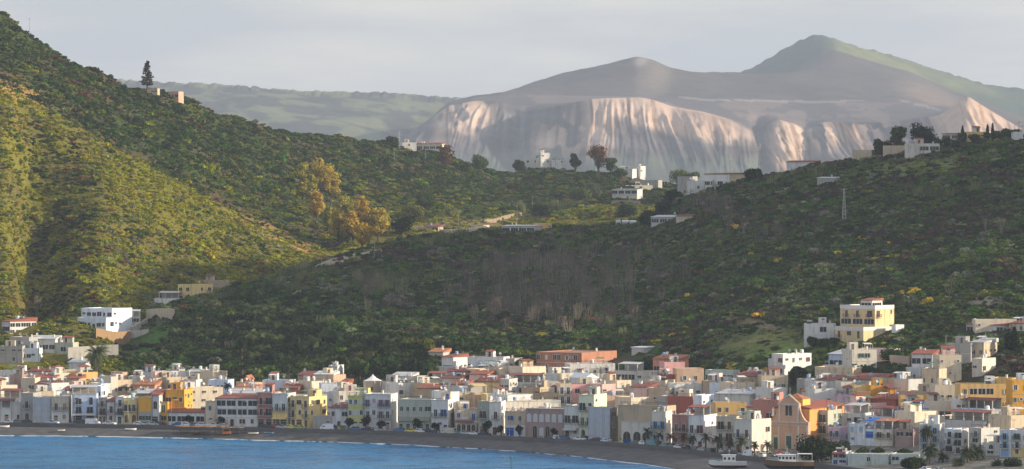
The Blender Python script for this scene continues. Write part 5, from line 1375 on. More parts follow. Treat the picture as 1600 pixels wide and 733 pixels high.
230 246 246 138 b148 t ... bare,d=5,n=villa | sandy stone house below the lone conifer on the left ridge
262 279 287 143 b155 s ... th=25,bare,n=villa | salmon block house at the end of the left ridge
'''
pan = None
HOUSES = []
for i_, ln in enumerate(TOWN.strip().split('\n')):
    ln = ln.strip()
    if not ln: continue
    if ln[0] == '@': pan = ln[1:]; continue
    HOUSES.append(house(ln, pan, i_))
# ---------------------------------------------------------------- church
ORD = ['first', 'second', 'third', 'fourth', 'fifth', 'sixth', 'seventh', 'eighth', 'ninth', 'tenth', 'eleventh', 'twelfth', 'thirteenth']
def church():
    D = 1130.0; s_ = F / D; th = R(28)
    u1 = 1263; cx = (u1 - 800) / F * D; w = 12.4; L = 27.0
    ex, ey = Vector((math.cos(th), -math.sin(th))), Vector((math.sin(th), math.cos(th)))
    mid_ = Vector((cx, D)) - ex * w / 2 + ey * L / 2
    zb = CH - (706 - HY) * D / F
    root = empty('church', (mid_.x, mid_.y, zb), -th)
    tag(root, 'pink and orange church with a pedimented front and green doors', 'church')
    KEEP_OUT.append((mid_.x, mid_.y, 18))
    pink = wall_mat((.54, .345, .25), .5); orange = wall_mat((.70, .33, .11), .35); trim = wall_mat((.56, .52, .45), .4)
    y0 = -L / 2; h1 = 8.6; h2 = 14.0; up = w * .26
    b = MB(); b.box(-w / 2, y0, -6, w / 2, y0 + 1.6, h1); b.box(-up, y0 + .001, h1, up, y0 + 1.6, h2 - .3); b.prism([(-up, h2 - .3), (up, h2 - .3), (0, h2 + 2.2)], y0 + .001, y0 + 1.6)
    # volutes beside the upper storey
    for s in (-1, 1):
        pts = [(s * up, h1)] + [(s * (up + (w / 2 - up - .3) * (1 - math.cos(t) * .999)), h1 + 3.9 * (1 - math.sin(t))) for t in np.linspace(0.02, 1.5, 8)][::-1] + [(s * up, h1 + 3.9)]
        pts = [(s * up, h1), (s * (w / 2 - .3), h1)] + [(s * (up + (w / 2 - up - .3) * q), h1 + 3.9 * (1 - q) ** 2.2 + .5 * (1 - q)) for q in np.linspace(.95, 0, 8)]
        if s < 0: pts = pts[::-1]
        b.prism(pts, y0 + .15, y0 + 1.2)
    b.build('facade', pink, root)
    b = MB(); b.box(-w / 2 + .3, y0 + 1.601, -6, w / 2 - .3, L / 2, 12.2)
    b.build('nave_wall', orange, root)
    b = MB(); e = .4
    b.prism([(-w / 2 + .3 - e, 12.2), (w / 2 - .3 + e, 12.2), (w / 2 - .3 + e, 12.45), (0, 13.9), (-w / 2 + .3 - e, 12.45)], y0 + 1.65, L / 2 + e)
    b.build('roof', TILE, root)
    b = MB()
    for z, x0, x1 in ((h1 - .35, -w / 2 - .15, w / 2 + .15), (h1 - 1.15, -w / 2 - .05, w / 2 + .05), (h2 - .55, -up - .15, up + .15)): b.box(x0, y0 - .22, z, x1, y0 - .003, z + (.35 if z > h1 - .5 else .15))
    b.build('cornice', trim, root)
    b = MB()
    for s in (-1, 1): 
        p = [(s * (up + .25), h2 - .25), (s * (up + .25), h2 - .0), (0, h2 + 2.6), (0, h2 + 2.2)]
        if s > 0: p = p
        else: p = p[::-1]
        b.prism(p, y0 - .25, y0 - .004)
    b.build('pediment_moulding', trim, root)
    def pil(x, z0, z1, side=False):
        b = MB(); b.box(-.28, -.14, z0, .28, -.004, z1); b.box(-.36, -.18, z0, .36, -.145, z0 + .5)
        o = b.build('pilaster', trim, root, (x, y0, 0)) if not side else b.build('pilaster', wall_mat((.72, .45, .2), .3), root, (w / 2 - .3, x, 0), R(90))
    for x in (-w / 2 + .35, -up + .1, up - .1, w / 2 - .35): pil(x, 0, h1 - 1.2)
    for x in (-up + .3, up - .3): pil(x, h1 + .05, h2 - .6)
    for x in (-.8, 3.2, 7.4, 11.4): pil(x, 3, 12.1, True)
    def door(x, w_, h_, z0=0):
        b = MB(); b.box(-w_ / 2 - .3, -.10, 0, -w_ / 2, -.004, h_ + .5); b.box(w_ / 2, -.10, 0, w_ / 2 + .3, -.004, h_ + .5); b.box(-w_ / 2, -.10, h_, w_ / 2, -.004, h_ + .5)
        b.box(-w_ / 2 - .45, -.3, h_ + .5, w_ / 2 + .45, -.004, h_ + .7)
        o = b.build('door_frame', trim, root, (x, y0, z0))
        b = MB(); b.box(-w_ / 2, -.06, 0, -.02, -.003, h_); b.box(.02, -.06, 0, w_ / 2, -.003, h_); q = b.build('door', SHUT['gr'], None); q.parent = o
    door(-w * .33, 1.3, 3.9); door(0.05, 1.7, 4.4); door(w * .335, 1.3, 3.0)
    q = window_mesh(1.0, 2.9, 'dk', 'w'); inst('window', q, root, (0, y0, h1 + 1.7))
    for x in (3.6 - 2.4, 9.4): pass
    for x in (1.2, 5.3, 9.4, -4.6):
        inst('niche', window_mesh(1.5, 2.9, 'dk', 'a'), root, (w / 2 - .3, x, 8.2), R(90))
    # figures
    def figure(x, y, z, s, nm='statue'):
        b = MB(); b.lathe([(.30, 0), (.34, .1), (.26, .5), (.24, 1.0), (.30, 1.3), (.20, 1.5), (.09, 1.56), (.13, 1.66), (.13, 1.78), (.05, 1.88)], 9)
        b.tube([(-.25, 0, 1.35), (-.32, -.12, 1.0), (-.12, -.22, 1.05)], [.07, .06, .05], 5); b.tube([(.25, 0, 1.35), (.32, -.12, 1.0), (.12, -.22, 1.05)], [.07, .06, .05], 5)
        b.box(-.35, -.3, -.35, .35, .3, 0)
        o = b.build(nm, WHT, root, (x, y, z)); o.scale = (s, s, s)
    figure(w / 2 + .05, 1.2, 8.7, 1.2); figure(-up - 2.0, y0 + .7, h1 + 1.9, 1.15)
    b = MB(); b.box(-.09, -.09, 0, .09, .09, 2.0); b.box(-.5, -.08, 1.2, .5, .08, 1.38); b.box(-.3, -.3, -.5, .3, .3, 0); b.build('cross', plain('old_bronze', (.16, .22, .18), .7), root, (0, y0 + .8, h2 + 2.6))
    # drum behind the pediment
    b = MB(); b.box(-3.1, y0 + 3.0, 12.0, 3.1, y0 + 8.5, 15.0); b.build('drum_wall', wall_mat((.66, .45, .12), .3), root)
    b = MB(); n0 = 0; c_ = [(-3.3, y0 + 2.8, 15), (3.3, y0 + 2.8, 15), (3.3, y0 + 8.7, 15), (-3.3, y0 + 8.7, 15)]
    for k in range(4): b.poly([c_[k], c_[(k + 1) % 4], (0, y0 + 5.7, 16.6)])
    b.build('drum_roof', TILE3, root)
    # triple-arched bell gable further back
    Dg_ = 1192.0; g = empty('bell_gable', (((1349.5 - 800) / F) * Dg_, Dg_, CH - (640 - HY) * Dg_ / F), -R(20)); tag(g, 'peach bell gable with three round arches above the red roofs', 'bell gable')
    W2 = 3.9; b = MB(); hz_ = 5.9
    xs = [-W2 / 2, -W2 / 2 + .42]
    b.box(-W2 / 2, -.4, -3, W2 / 2, .4, 2.2)
    for i in range(4): x = -W2 / 2 + i * (W2 - .5) / 3; b.box(x, -.4, 2.2, x + .5, .4, 4.3)
    for i in range(3):
        xa = -W2 / 2 + .5 + i * (W2 - .5) / 3; xb = xa + (W2 - .5) / 3 - .5; r = (xb - xa) / 2; xm = (xa + xb) / 2
        pts = [(xa, 4.3)] + [(xm - r * math.cos(t), 4.3 + r * math.sin(t)) for t in np.linspace(0, math.pi, 9)] + [(xb, 4.3), (xb, 5.2), (xa, 5.2)]
        b.prism(pts[1:-3][::1] + [(xb, 5.2), (xa, 5.2)] if False else [(xa, 5.2)] + [(xm - r * math.cos(t), 4.3 + r * math.sin(t)) for t in np.linspace(0, math.pi, 9)] + [(xb, 5.2)], -.4, .4)
    for i in range(4): x = -W2 / 2 + i * (W2 - .5) / 3; b.box(x, -.4, 4.3, x + .5, .4, 5.2)
    b.box(-W2 / 2 - .15, -.5, 5.2, W2 / 2 + .15, .5, 5.45); b.build('arcade_wall', wall_mat((.74, .42, .25), .4), g)
    for i in range(3):
        xm = -W2 / 2 + .25 + (i + .5) * (W2 - .5) / 3; bb = MB(); bb.lathe([(.30, 0), (.25, .12), (.18, .4), (.08, .5)], 9); bb.tube([(0, 0, .5), (0, 0, 1.3)], .03, 4); bb.build('bell', plain('bronze', (.12, .09, .05), .5, .6), g, (xm, 0, 3.4))
church()

# ---------------------------------------------------------------- retaining walls
def wall_run(name, pts, h, label, col, th_=.45, cat='wall', age=.8):
    """pts: (u, y_of_top) on the ground-hit line; wall follows the ground"""
    P = []
    for (u, yb, dd) in pts:
        D = hit(u, yb) if dd is None else dd
        P.append(Vector(((u - 800) / F * D, D, 0)))
    b = MB()
    Q = []
    for a, c in zip(P, P[1:]):
        n = max(1, int((c - a).length / 4))
        Q += [a + (c - a) * i / n for i in range(n)]
    Q.append(P[-1]); zs = [zg(q.x, q.y) for q in Q]
    ks = np.convolve(np.pad(zs, 2, mode='edge'), np.ones(5) / 5, mode='valid'); zs = ks
    v = []
    for q, z in zip(Q, zs): v.append((q, z))
    for (q, z), (q2, z2) in zip(v, v[1:]):
        d = (q2 - q).normalized(); nrm = Vector((-d.y, d.x, 0)) * th_
        for (A, B) in (((q.x, q.y), (q2.x, q2.y)),): b.poly([(A[0], A[1], z - 2), (B[0], B[1], z2 - 2), (B[0], B[1], z2 + h), (A[0], A[1], z + h)])
        b.poly([(q.x, q.y, z + h), (q2.x, q2.y, z2 + h), (q2.x + nrm.x, q2.y + nrm.y, z2 + h), (q.x + nrm.x, q.y + nrm.y, z + h)])
        b.poly([(q2.x + nrm.x, q2.y + nrm.y, z2 - 2), (q.x + nrm.x, q.y + nrm.y, z - 2), (q.x + nrm.x, q.y + nrm.y, z + h), (q2.x + nrm.x, q2.y + nrm.y, z2 + h)])
    o = b.build(name, wall_mat(col, age)); return tag(o, label, cat)
for a_ in (
    ([(150, 532, None), (204, 532, None)], 4.6, 'rust-stained concrete retaining wall below the large white villa', (.34, .22, .12)),
    ([(152, 530, None), (204, 528, None), (232, 520, None)], 2.6, 'pale concrete terrace wall directly under the large white villa', (.46, .44, .40)),
    ([(106, 566, None), (150, 560, None), (185, 560, None)], 5.0, 'long pale retaining wall above the date palm', (.44, .42, .38)),
    ([(228, 505, None), (272, 505, None)], 5.0, 'tall beige wall holding the yard of the yellow spur house', (.46, .40, .30)),
    ([(205, 542, 1560), (258, 492, 1582)], 2.4, 'sloping wall beside the villa driveway climbing the spur', (.55, .50, .42)),
    ([(705, 366, None), (760, 360, None)], 2.2, 'grey field wall along the valley road', (.34, .31, .27)),
    ([(757, 350, None), (815, 338, None)], 2.0, 'brown terrace wall behind the white porch cottage', (.30, .24, .18)),
    ([(955, 320, None), (1000, 322, None)], 2.2, 'rough field wall below the blue-framed cottage', (.34, .32, .27)),
    ([(1064, 303, None), (1118, 305, None)], 5.0, 'long grey stone terrace wall on the ridge left of the brick-sided villa', (.38, .35, .31)),
    ([(85, 594, None), (126, 590, None)], 3.4, 'grey rubble wall left of the date palm', (.33, .30, .26)),
    ([(1480, 560, None), (1530, 552, None)], 2.0, 'rubble wall by the cypress on the right', (.36, .33, .28)),
    ([(1390, 571, None), (1420, 572, None)], 3.0, 'pinkish garden wall right of the yellow villa', (.50, .38, .32)),
): wall_run('retaining_wall', a_[0], a_[1], a_[2], a_[3])

# ---------------------------------------------------------------- trees
BARK = plain('bark', (.10, .078, .058), .95, noise=.3, scale=3.0); PBARK = plain('palm_bark', (.13, .095, .065), .95, noise=.3, scale=3.0); GBARK = plain('grey_bark', (.22, .19, .16), .95)
def crown_cards(rng, centres, n, size):
    P = []; Q = []
    for (c, r) in centres:
        k = max(12, int(n * (r ** 2) / sum(q[1] ** 2 for q in centres)))
        d = rng.normal(0, 1, (k, 3)); d /= np.linalg.norm(d, axis=1)[:, None]
        P.append(np.array(c) + d * r * (rng.uniform(.55, 1.08, (k, 1))) * np.array([1, 1, .85])); Q.append(d)
    return cards(np.concatenate(P), np.concatenate(Q), size, rng)
def tree_broad(h, wdt, seed, col, trunk=.3, lean=0, n=900, flat=.8, size=.24, lobes=9):
    """returns (trunk mesh, crown mesh)"""
    rng = np.random.default_rng(seed); cz0 = h * trunk; tb = MB(); cs = []
    top = (lean, 0, h * .72); tb.tube([(0, 0, -1.2), (lean * .2, 0, cz0), top], [wdt * .05 + .1, wdt * .035 + .06, .04], 7)
    for i in range(lobes):
        a = rng.uniform(0, 6.28); rr = rng.uniform(.08, .36) * wdt; z = rng.uniform(cz0 + (h - cz0) * .18, h * .93 - .1 * wdt)
        k = 1 - abs((z - cz0) / (h - cz0) - .4) * .6
        c = (lean * z / h + math.cos(a) * rr * k, math.sin(a) * rr * k, z); r = rng.uniform(.19, .28) * wdt * (.6 + .4 * k)
        cs.append((c, r)); tb.tube([(lean * .2, 0, cz0 * rng.uniform(.8, 1.3)), (c[0] * .6, c[1] * .6, z * .7 + cz0 * .3 - r * .3), (c[0], c[1], z)], [wdt * .022 + .03, wdt * .014 + .02, .02], 5)
    v, f = crown_cards(rng, cs, n, size); v[:, 2] = np.maximum(v[:, 2], cz0 * .55)
    m = leaf_mat('leaf_%02x%02x%02x' % tuple(int(c * 255) for c in col), 'GEOMETRY', base=col)
    return tb.mesh('trunk', BARK), mesh_np('crown', v, f, m)
def tree_conifer(h, wdt, seed, col, tiers=9, gap=True, size=.22, n=60):
    rng = np.random.default_rng(seed); tb = MB(); tb.tube([(0, 0, -1.2), (0, 0, h * .5), (0, 0, h)], [wdt * .05 + .08, wdt * .035 + .04, .03], 7); P = []; Q = []
    for t in range(tiers):
        z = h * (.16 + .82 * t / tiers); r = wdt * .5 * (1 - (t / tiers) ** 1.25 * .82) * rng.uniform(.8, 1.12); nb = 6
        for k in range(nb):
            a = rng.uniform(0, 6.28); tb.tube([(0, 0, z), (math.cos(a) * r, math.sin(a) * r, z + r * .18)], [.05 + wdt * .006, .02], 4)
            m_ = n // nb; s = rng.uniform(.25, 1.0, m_)
            P.append(np.stack([math.cos(a) * r * s + rng.normal(0, r * .12, m_), math.sin(a) * r * s + rng.normal(0, r * .12, m_), z + r * .18 * s + rng.normal(0, h / tiers * .16, m_)], 1)); Q.append(np.tile([0, 0, 1.0], (m_, 1)))
    v, f = cards(np.concatenate(P), np.concatenate(Q), size, rng)
    return tb.mesh('trunk', BARK), mesh_np('crown', v, f, leaf_mat('leaf_%02x%02x%02x' % tuple(int(c * 255) for c in col), 'GEOMETRY', base=col))
def tree_cypress(h, wdt, seed, col, n=900, size=.2):
    rng = np.random.default_rng(seed); tb = MB(); tb.tube([(0, 0, -1), (0, 0, h * .9)], [.16, .03], 6)
    t = rng.uniform(.05, 1, n); a = rng.uniform(0, 6.28, n); r = wdt * .5 * np.sin(np.pi * np.clip(t * .93 + .07, 0, 1) ** .8) ** .6 * rng.uniform(.6, 1.05, n)
    P = np.stack([np.cos(a) * r, np.sin(a) * r, t * h], 1); Q = np.stack([np.cos(a), np.sin(a), a * 0 + .3], 1)
    v, f = cards(P, Q, size, rng, 1.6)
    return tb.mesh('trunk', BARK), mesh_np('crown', v, f, leaf_mat('leaf_%02x%02x%02x' % tuple(int(c * 255) for c in col), 'GEOMETRY', base=col))
def tree_palm(h, cr, seed, col=(.055, .085, .03), fronds=38):
    """trunk with a head of arching feathered fronds"""
    rng = np.random.default_rng(seed); tb = MB(); zc = h - cr * .55
    tb.tube([(0, 0, -1), (rng.normal(0, .06), 0, zc * .5), (0, 0, zc)], [.30, .22, .24], 8)
    tb.lathe([(.2, zc - .5), (.42, zc - .1), (.3, zc + .3)], 8)
    V_ = []; F_ = []
    for i in range(fronds):
        a = rng.uniform(0, 6.28); e = rng.uniform(-.35, 1.35); L = cr * rng.uniform(.85, 1.12); p = np.array([0, 0, zc + .1]); d = np.array([math.cos(a) * math.cos(e), math.sin(a) * math.cos(e), math.sin(e)])
        side = np.array([-math.sin(a), math.cos(a), 0.]); prev = p; ns = 7
        for k in range(ns):
            q = prev + d * L / ns; wd_ = cr * .17 * math.sin(math.pi * (k + 1.2) / (ns + 1.2)) + .03
            for s in (-1, 1):
                for m_ in range(2):
                    o = prev + (q - prev) * (m_ * .5); n0 = len(V_); tip = o + side * s * wd_ + d * wd_ * .7 + np.array([0, 0, -wd_ * .45])
                    V_ += [tuple(o), tuple(o + (q - prev) * .42), tuple(tip + d * .05), tuple(tip)]; F_.append((n0, n0 + 1, n0 + 2, n0 + 3))
            prev = q; d = d + np.array([0, 0, -.26]); d /= np.linalg.norm(d)
    return tb.mesh('trunk', PBARK), mesh_np('crown', V_, F_, leaf_mat('palm_%02x%02x' % (int(col[0] * 255), int(col[1] * 255)), 'GEOMETRY', base=col, trans=.15, var=.3))
def plant(name, meshes, x, y, label, cat, group=None, sc=1.0, z=None):
    z = zg(x, y) if z is None else z
    r = empty(name, (x, y, z), random.uniform(0, 6.28)); r.scale = (sc, sc, sc)
    inst('trunk', meshes[0], r); inst('crown', meshes[1], r); tag(r, label, cat, group); return r
TKIND = {}
def kind(key, f):
    if key not in TKIND: TKIND[key] = f()
    return TKIND[key]
def at(u, yb, D=None):
    D = D or hit(u, yb); return (u - 800) / F * D, D
def by_px(u, yt, yb, wpx, form, col, name, label, cat, D=None, grp=None, **kw):
    x, D = at(u, yb, D); zgd = zg(x, D); h = max(1.5, (CH - (yt - HY) * D / F) - zgd); w = wpx / F * D
    seed = int(u * 13 + yt) % 9999
    fn = dict(b=lambda: tree_broad(h, w, seed, col, **kw), c=lambda: tree_conifer(h, w, seed, col, **kw), y=lambda: tree_cypress(h, w, seed, col, **kw), p=lambda: tree_palm(h, w / 2, seed, col, **kw))[form]
    KEEP_OUT.append((x, D, w * .3))
    return plant(name, fn(), x, D, label, cat, grp, z=zgd)
OR1, OR2, OR3 = (.46, .31, .045), (.42, .32, .05), (.32, .29, .05)
by_px(230, 93, 141, 21, 'c', (.055, .050, .028), 'conifer', 'tall lone dark conifer on the left ridge beside the sandy house', 'tree', tiers=11, n=240, size=.34)
by_px(151, 541, 588, 50, 'p', (.10, .12, .05), 'date_palm', 'big date palm with a wide grey-green head at the left hill foot', 'palm', fronds=70)
by_px(378, 524, 604, 44, 'c', (.035, .06, .03), 'araucaria', 'tall pyramid-shaped araucaria behind the cream rooftops', 'tree', tiers=15, n=120, size=.26)
by_px(181, 534, 556, 15, 'c', (.02, .035, .02), 'conifer', 'small dark conifer before the white retaining wall', 'tree', tiers=7)
G_OR = 'golden eucalyptus trees in the valley'
for u, yt, yb, wp, c, lb in ((504, 243, 318, 44, OR2, 'largest golden-orange tree at the head of the valley group'), (474, 250, 322, 26, OR3, 'greenish-gold slender tree at the left of the valley group'), (495, 296, 348, 28, OR1, 'small orange tree in front of the largest golden tree'),
        (540, 300, 352, 34, OR3, 'dull gold broad tree in the middle of the valley group'), (529, 325, 379, 34, OR2, 'golden tree low in the group, left of the pale-trunked one'), (563, 302, 372, 26, OR1, 'tall narrow orange tree right of the valley group centre'),
        (517, 262, 322, 28, OR2, 'golden tree just right of and behind the largest one'), (514, 318, 368, 24, OR3, 'green-gold upright tree filling the middle gap of the group'), (487, 268, 330, 20, OR3, 'slim greenish-gold tree between the two tallest on the left'), (603, 332, 370, 18, OR3, 'last small gold tree at the right edge of the group'), (578, 330, 372, 26, OR3, 'olive-gold tree between the two right-hand orange trees'), (548, 372 - 44, 378, 28, OR1, 'bright orange tree at the centre front of the valley group'),
        (566, 346, 390, 32, OR1, 'lowest orange tree of the group beside the valley road'), (591, 322, 377, 32, OR2, 'golden-green tree at the right end of the valley group')):
    by_px(u, yt, yb, wp * 1.06, 'b', c, 'eucalyptus', lb, 'tree', grp=G_OR, trunk=.12, n=3600, size=.36, lobes=20)
by_px(411, 411, 452, 26, 'b', (.22, .17, .05), 'umbrella_tree', 'small flat-topped golden tree at the foot of the lit hill', 'tree', trunk=.6, lobes=6, n=500)
for u, yt, yb, wp, c, lb, D in ((699, 226, 262, 30, (.13, .075, .045), 'reddish brown tree right of the red-roofed ridge villa', None), (750, 240, 266, 26, (.07, .11, .035), 'bright green tree sloping down to the saddle', None), (612, 212, 232, 22, (.035, .055, .02), 'dark round tree left of the ridge poles', None),
        (812, 250, 266, 20, (.05, .07, .025), 'round green tree left of the pale ridge villa', None), (899, 238, 258, 17, (.04, .07, .025), 'round dark green tree between the ridge houses', None), (935, 224, 259, 34, (.15, .075, .04), 'large russet tree on the skyline above the ridge houses', None), (954, 246, 264, 20, (.06, .11, .03), 'green tree tucked beside the russet skyline tree', None),
        (1062, 266, 288, 32, (.12, .15, .04), 'light green bushy tree on the ridge right of the outside stair', None), (1406, 196, 228, 28, (.085, .095, .035), 'tall olive-green round tree on the right skyline', 1745), (1381, 218, 244, 30, (.03, .045, .02), 'dark spreading tree left of the pale skyline villa', 1730), (1448, 190, 228, 48, (.022, .04, .018), 'big dark spreading tree on the right skyline', 1730),
        (1574, 200, 220, 30, (.045, .065, .025), 'green tree right of the skyline cypresses', 1720), (1272, 681, 728, 64, (.025, .038, .016), 'large dark round tree in front of the church', 1090), (1300, 690, 728, 40, (.032, .05, .02), 'dark green tree right of the large round one by the church', 1094), (1425, 716, 745, 34, (.035, .05, .02), 'dark shrubby tree at the bottom by the teal building', 1058),
        (1318, 688, 712, 26, (.03, .05, .02), 'dark leafy tree between the lilac house and the low white one', 1098), (1345, 699, 716, 30, (.05, .075, .03), 'green bushy tree behind the low greenish concrete building', 1085), (1374, 700, 716, 26, (.04, .06, .025), 'dark bushy tree behind the right end of the greenish concrete building', 1084), (1410, 702, 720, 26, (.035, .055, .02), 'dark tree behind the low teal-grey building', 1082), (1585, 722, 748, 30, (.04, .06, .025), 'round tree at the bottom right corner', 1046),
        (1511, 553, 592, 32, (.03, .055, .02), 'dark round tree in front of the beige hillside house', 1240), (1270, 526, 548, 18, (.03, .06, .02), 'first small round tree below the villa wing', 1318), (1288, 531, 556, 22, (.035, .065, .022), 'middle small round tree below the villa wing', 1316), (1307, 533, 552, 20, (.03, .055, .02), 'right small round tree below the villa wing', 1316),
        (1395, 548, 590, 50, (.04, .075, .024), 'wide green tree between villa and orange-roofed house', 1265), (1360, 574, 596, 46, (.03, .06, .02), 'spreading dark tree below the pinkish retaining house', 1245), (562, 560, 592, 34, (.055, .10, .03), 'bright green tree right of the white battlement house', None), (597, 556, 596, 40, (.035, .065, .025), 'broad mid-green tree above the marquee', None),
        (640, 562, 592, 36, (.03, .05, .02), 'dark green tree left of the ruined cottage', None), (670, 566, 598, 30, (.045, .08, .025), 'green tree just above the grey canopy roof', None), (985, 566, 596, 34, (.055, .095, .03), 'light green tree below the roofless pale ruin', None), (1010, 558, 592, 30, (.035, .07, .022), 'dark green tree right of the roofless pale ruin', None), (820, 560, 590, 30, (.035, .06, .022), 'dark tree left of the salmon apartment block', None),
        (1245, 570, 590, 26, (.045, .07, .028), 'grey-green shrubby tree by the white hillside house', 1262), (1040, 312, 334, 30, (.03, .05, .02), 'very dark tree below the grey stone cottage', None), (1015, 330, 352, 34, (.025, .045, .018), 'dark tree left of the sloping grey roof cottage', None), (628, 338, 372, 36, (.022, .038, .016), 'dark tree at the bend of the valley road', None), (1065, 408, 440, 32, (.10, .12, .07), 'pale grey-green round tree on the central slope', None),
        (978, 318, 342, 34, (.03, .05, .02), 'dark bushy tree below the blue-framed ridge cottage', None), (1052, 296, 318, 30, (.032, .055, .022), 'dark tree left of the grey stone terrace wall', None), (968, 262, 282, 22, (.05, .075, .025), 'green bush at the left end of the shaded loggia house', None), (1178, 262, 284, 26, (.03, .048, .02), 'dark tree at the right end of the brick-sided villa', None), (1085, 268, 286, 20, (.09, .11, .035), 'yellow-green bush behind the stone ridge walls', None),
        (845, 316, 342, 34, (.05, .07, .03), 'grey-green tree cluster right of the thin valley pole', None), (905, 290, 316, 36, (.10, .13, .05), 'pale green tree in the hollow under the ridge', None), (925, 285, 314, 30, (.12, .15, .07), 'silvery green tree right of the pale green one', None), (645, 320, 345, 34, (.15, .16, .04), 'yellow-green bushy tree right of the golden group', None), (665, 300, 330, 32, (.06, .085, .03), 'mid-green tree above the valley bend', None),
        (940, 380, 396, 22, (.07, .10, .04), 'small bright tree high on the central slope', None), (54, 600, 622, 14, (.04, .06, .025), 'small tree among the far left rooftops', 1420)):
    by_px(u, yt, yb, wp * 1.12, 'b', c, 'round_tree', lb, 'tree', D=D, trunk=.06 if yb < 300 else .14, n=2200, size=.26 if (D or 1500) < 1500 else .36, lobes=14)
for u, yt, yb, wp, lb, D in ((1585, 512, 592, 15, 'tall dark cypress near the right edge', 1235), (1504, 197, 216, 6, 'left single cypress on the right skyline', 1725), (1543, 195, 216, 7, 'left cypress of the skyline pair', 1725), (1551, 193, 216, 6, 'right cypress of the skyline pair', 1728), (1575, 520, 590, 9, 'slim dark cypress left of the tall one at the right edge', 1240)):
    by_px(u, yt, yb, wp, 'y', (.016, .028, .014), 'cypress', lb, 'cypress', D=D)
OLV = kind('olive', lambda: [tree_broad(4.6, 6.0, s, (.055, .075, .035), trunk=.12, n=700, size=.3, lobes=10) for s in (1, 2, 3)])
for i, (u, D) in enumerate(((1465, 1705), (1478, 1700), (1492, 1690), (1507, 1700), (1523, 1692), (1540, 1700), (1556, 1690), (1572, 1698), (1588, 1690))):
    x = (u - 800) / F * D; plant('olive_tree', OLV[i % 3], x, D, ORD[i] + ' grey-green olive tree from the left in the right skyline row', 'olive tree', 'row of olive trees on the right skyline', random.uniform(.85, 1.15))
PALMS = kind('palm', lambda: [tree_palm(5.0, 2.1, s, (.05, .06, .028), 34) for s in (4, 5, 6)])
for i, u in enumerate((1011, 1029, 1047, 1067, 1082, 1103, 1121, 1140, 1158, 1179, 1199)):
    D = float(np.interp(u, UG, D_wall)) + 1.6; plant('promenade_palm', PALMS[i % 3], (u - 800) / F * D, D, ORD[i] + ' young dark palm from the left in the promenade row', 'palm', 'young palms along the promenade', random.uniform(.85, 1.1), z=2.9)
for u, yt, yb, wp, lb, D in ((1449, 667, 735, 31, 'tall palm in front of the white shaded house', 1075), (1453, 694, 745, 36, 'lower bushy palm under the tall one', 1066), (1512, 699, 748, 34, 'palm in front of the tan blank side wall', 1062), (1527, 697, 748, 36, 'wide palm right of the narrow white house', 1066), (1474, 708, 745, 24, 'small pale green palm between the big palms', 1068), (1558, 722, 752, 26, 'low palm near the bottom right corner', 1050), (1498, 716, 748, 28, 'short palm left of the pair at bottom right', 1056), (1477, 625, 652, 19, 'palm rising above the cream rooftops at right', 1165), (356, 598, 622, 18, 'palm rising from the cream roofs behind the hotel', None)):
    by_px(u, yt, yb, wp, 'p', (.045, .062, .026), 'fan_palm', lb, 'palm', D=D, fronds=60)
PTREE = kind('pt', lambda: [tree_broad(4.4, 3.4, s, (.028, .036, .02), trunk=.32, n=420, size=.2, lobes=8) for s in (1, 2)])
for i, (u, lb) in enumerate(((545, 'small dark street tree left of the lime house'), (571, 'small dark street tree at the corner of the lilac-shuttered house'), (596, 'fuller dark street tree before the lilac-shuttered house'), (653, 'small street tree before the long sage house'), (679, 'street tree before the blue-shuttered house'), (760, 'tall street tree before the grey-green house'), (783, 'dark street tree before the brown balcony door house'),
        (812, 'low street tree left of the arched-window house'), (864, 'street tree before the pink arched-window house'), (347, 'leafless-looking street tree before the white hotel'), (294, 'thin street tree in front of the tiled restaurant'))):
    D = float(np.interp(u, UG, D_wall)) + 2.2; plant('street_tree', PTREE[i % 2], (u - 800) / F * D, D, lb, 'tree', 'street trees along the promenade', random.uniform(.85, 1.2), z=2.9)
# bare trees one can tell apart
def bare_tree(h, seed):
    rng = np.random.default_rng(seed); b = MB(); b.tube([(0, 0, -1), (.1, 0, h * .35)], [.2, .14], 6); 
    for i in range(12):
        a = rng.uniform(0, 6.28); z = h * rng.uniform(.15, .4); e = (math.cos(a) * h * .28 * rng.random(), math.sin(a) * h * .28 * rng.random(), h * rng.uniform(.75, 1)); m_ = (e[0] * .6, e[1] * .6, (z + e[2]) / 2)
        b.tube([(.05, 0, z), m_, e], [.10, .06, .025], 4)
        for k in range(3): t = rng.uniform(.3, .9); q = [m_[j] * (1 - t) + e[j] * t for j in range(3)]; b.tube([q, (q[0] + rng.normal(0, .7), q[1] + rng.normal(0, .7), q[2] + rng.uniform(.5, 1.4))], [.04, .015], 3)
    return b
for u, yb, h, lb in ((56, 500, 11, 'leafless grey tree standing in the dark gully at left'), (1162, 372, 8, 'leafless sapling left of the lattice pylon'), (1565, 372, 8, 'leafless pale tree high on the right slope'), (1540, 366, 7, 'second leafless pale tree high on the right slope, left one')):
    x, D = at(u, yb); r = empty('bare_tree', (x, D, zg(x, D))); bare_tree(h, int(u)).build('trunk', GBARK, r); tag(r, lb, 'bare tree')

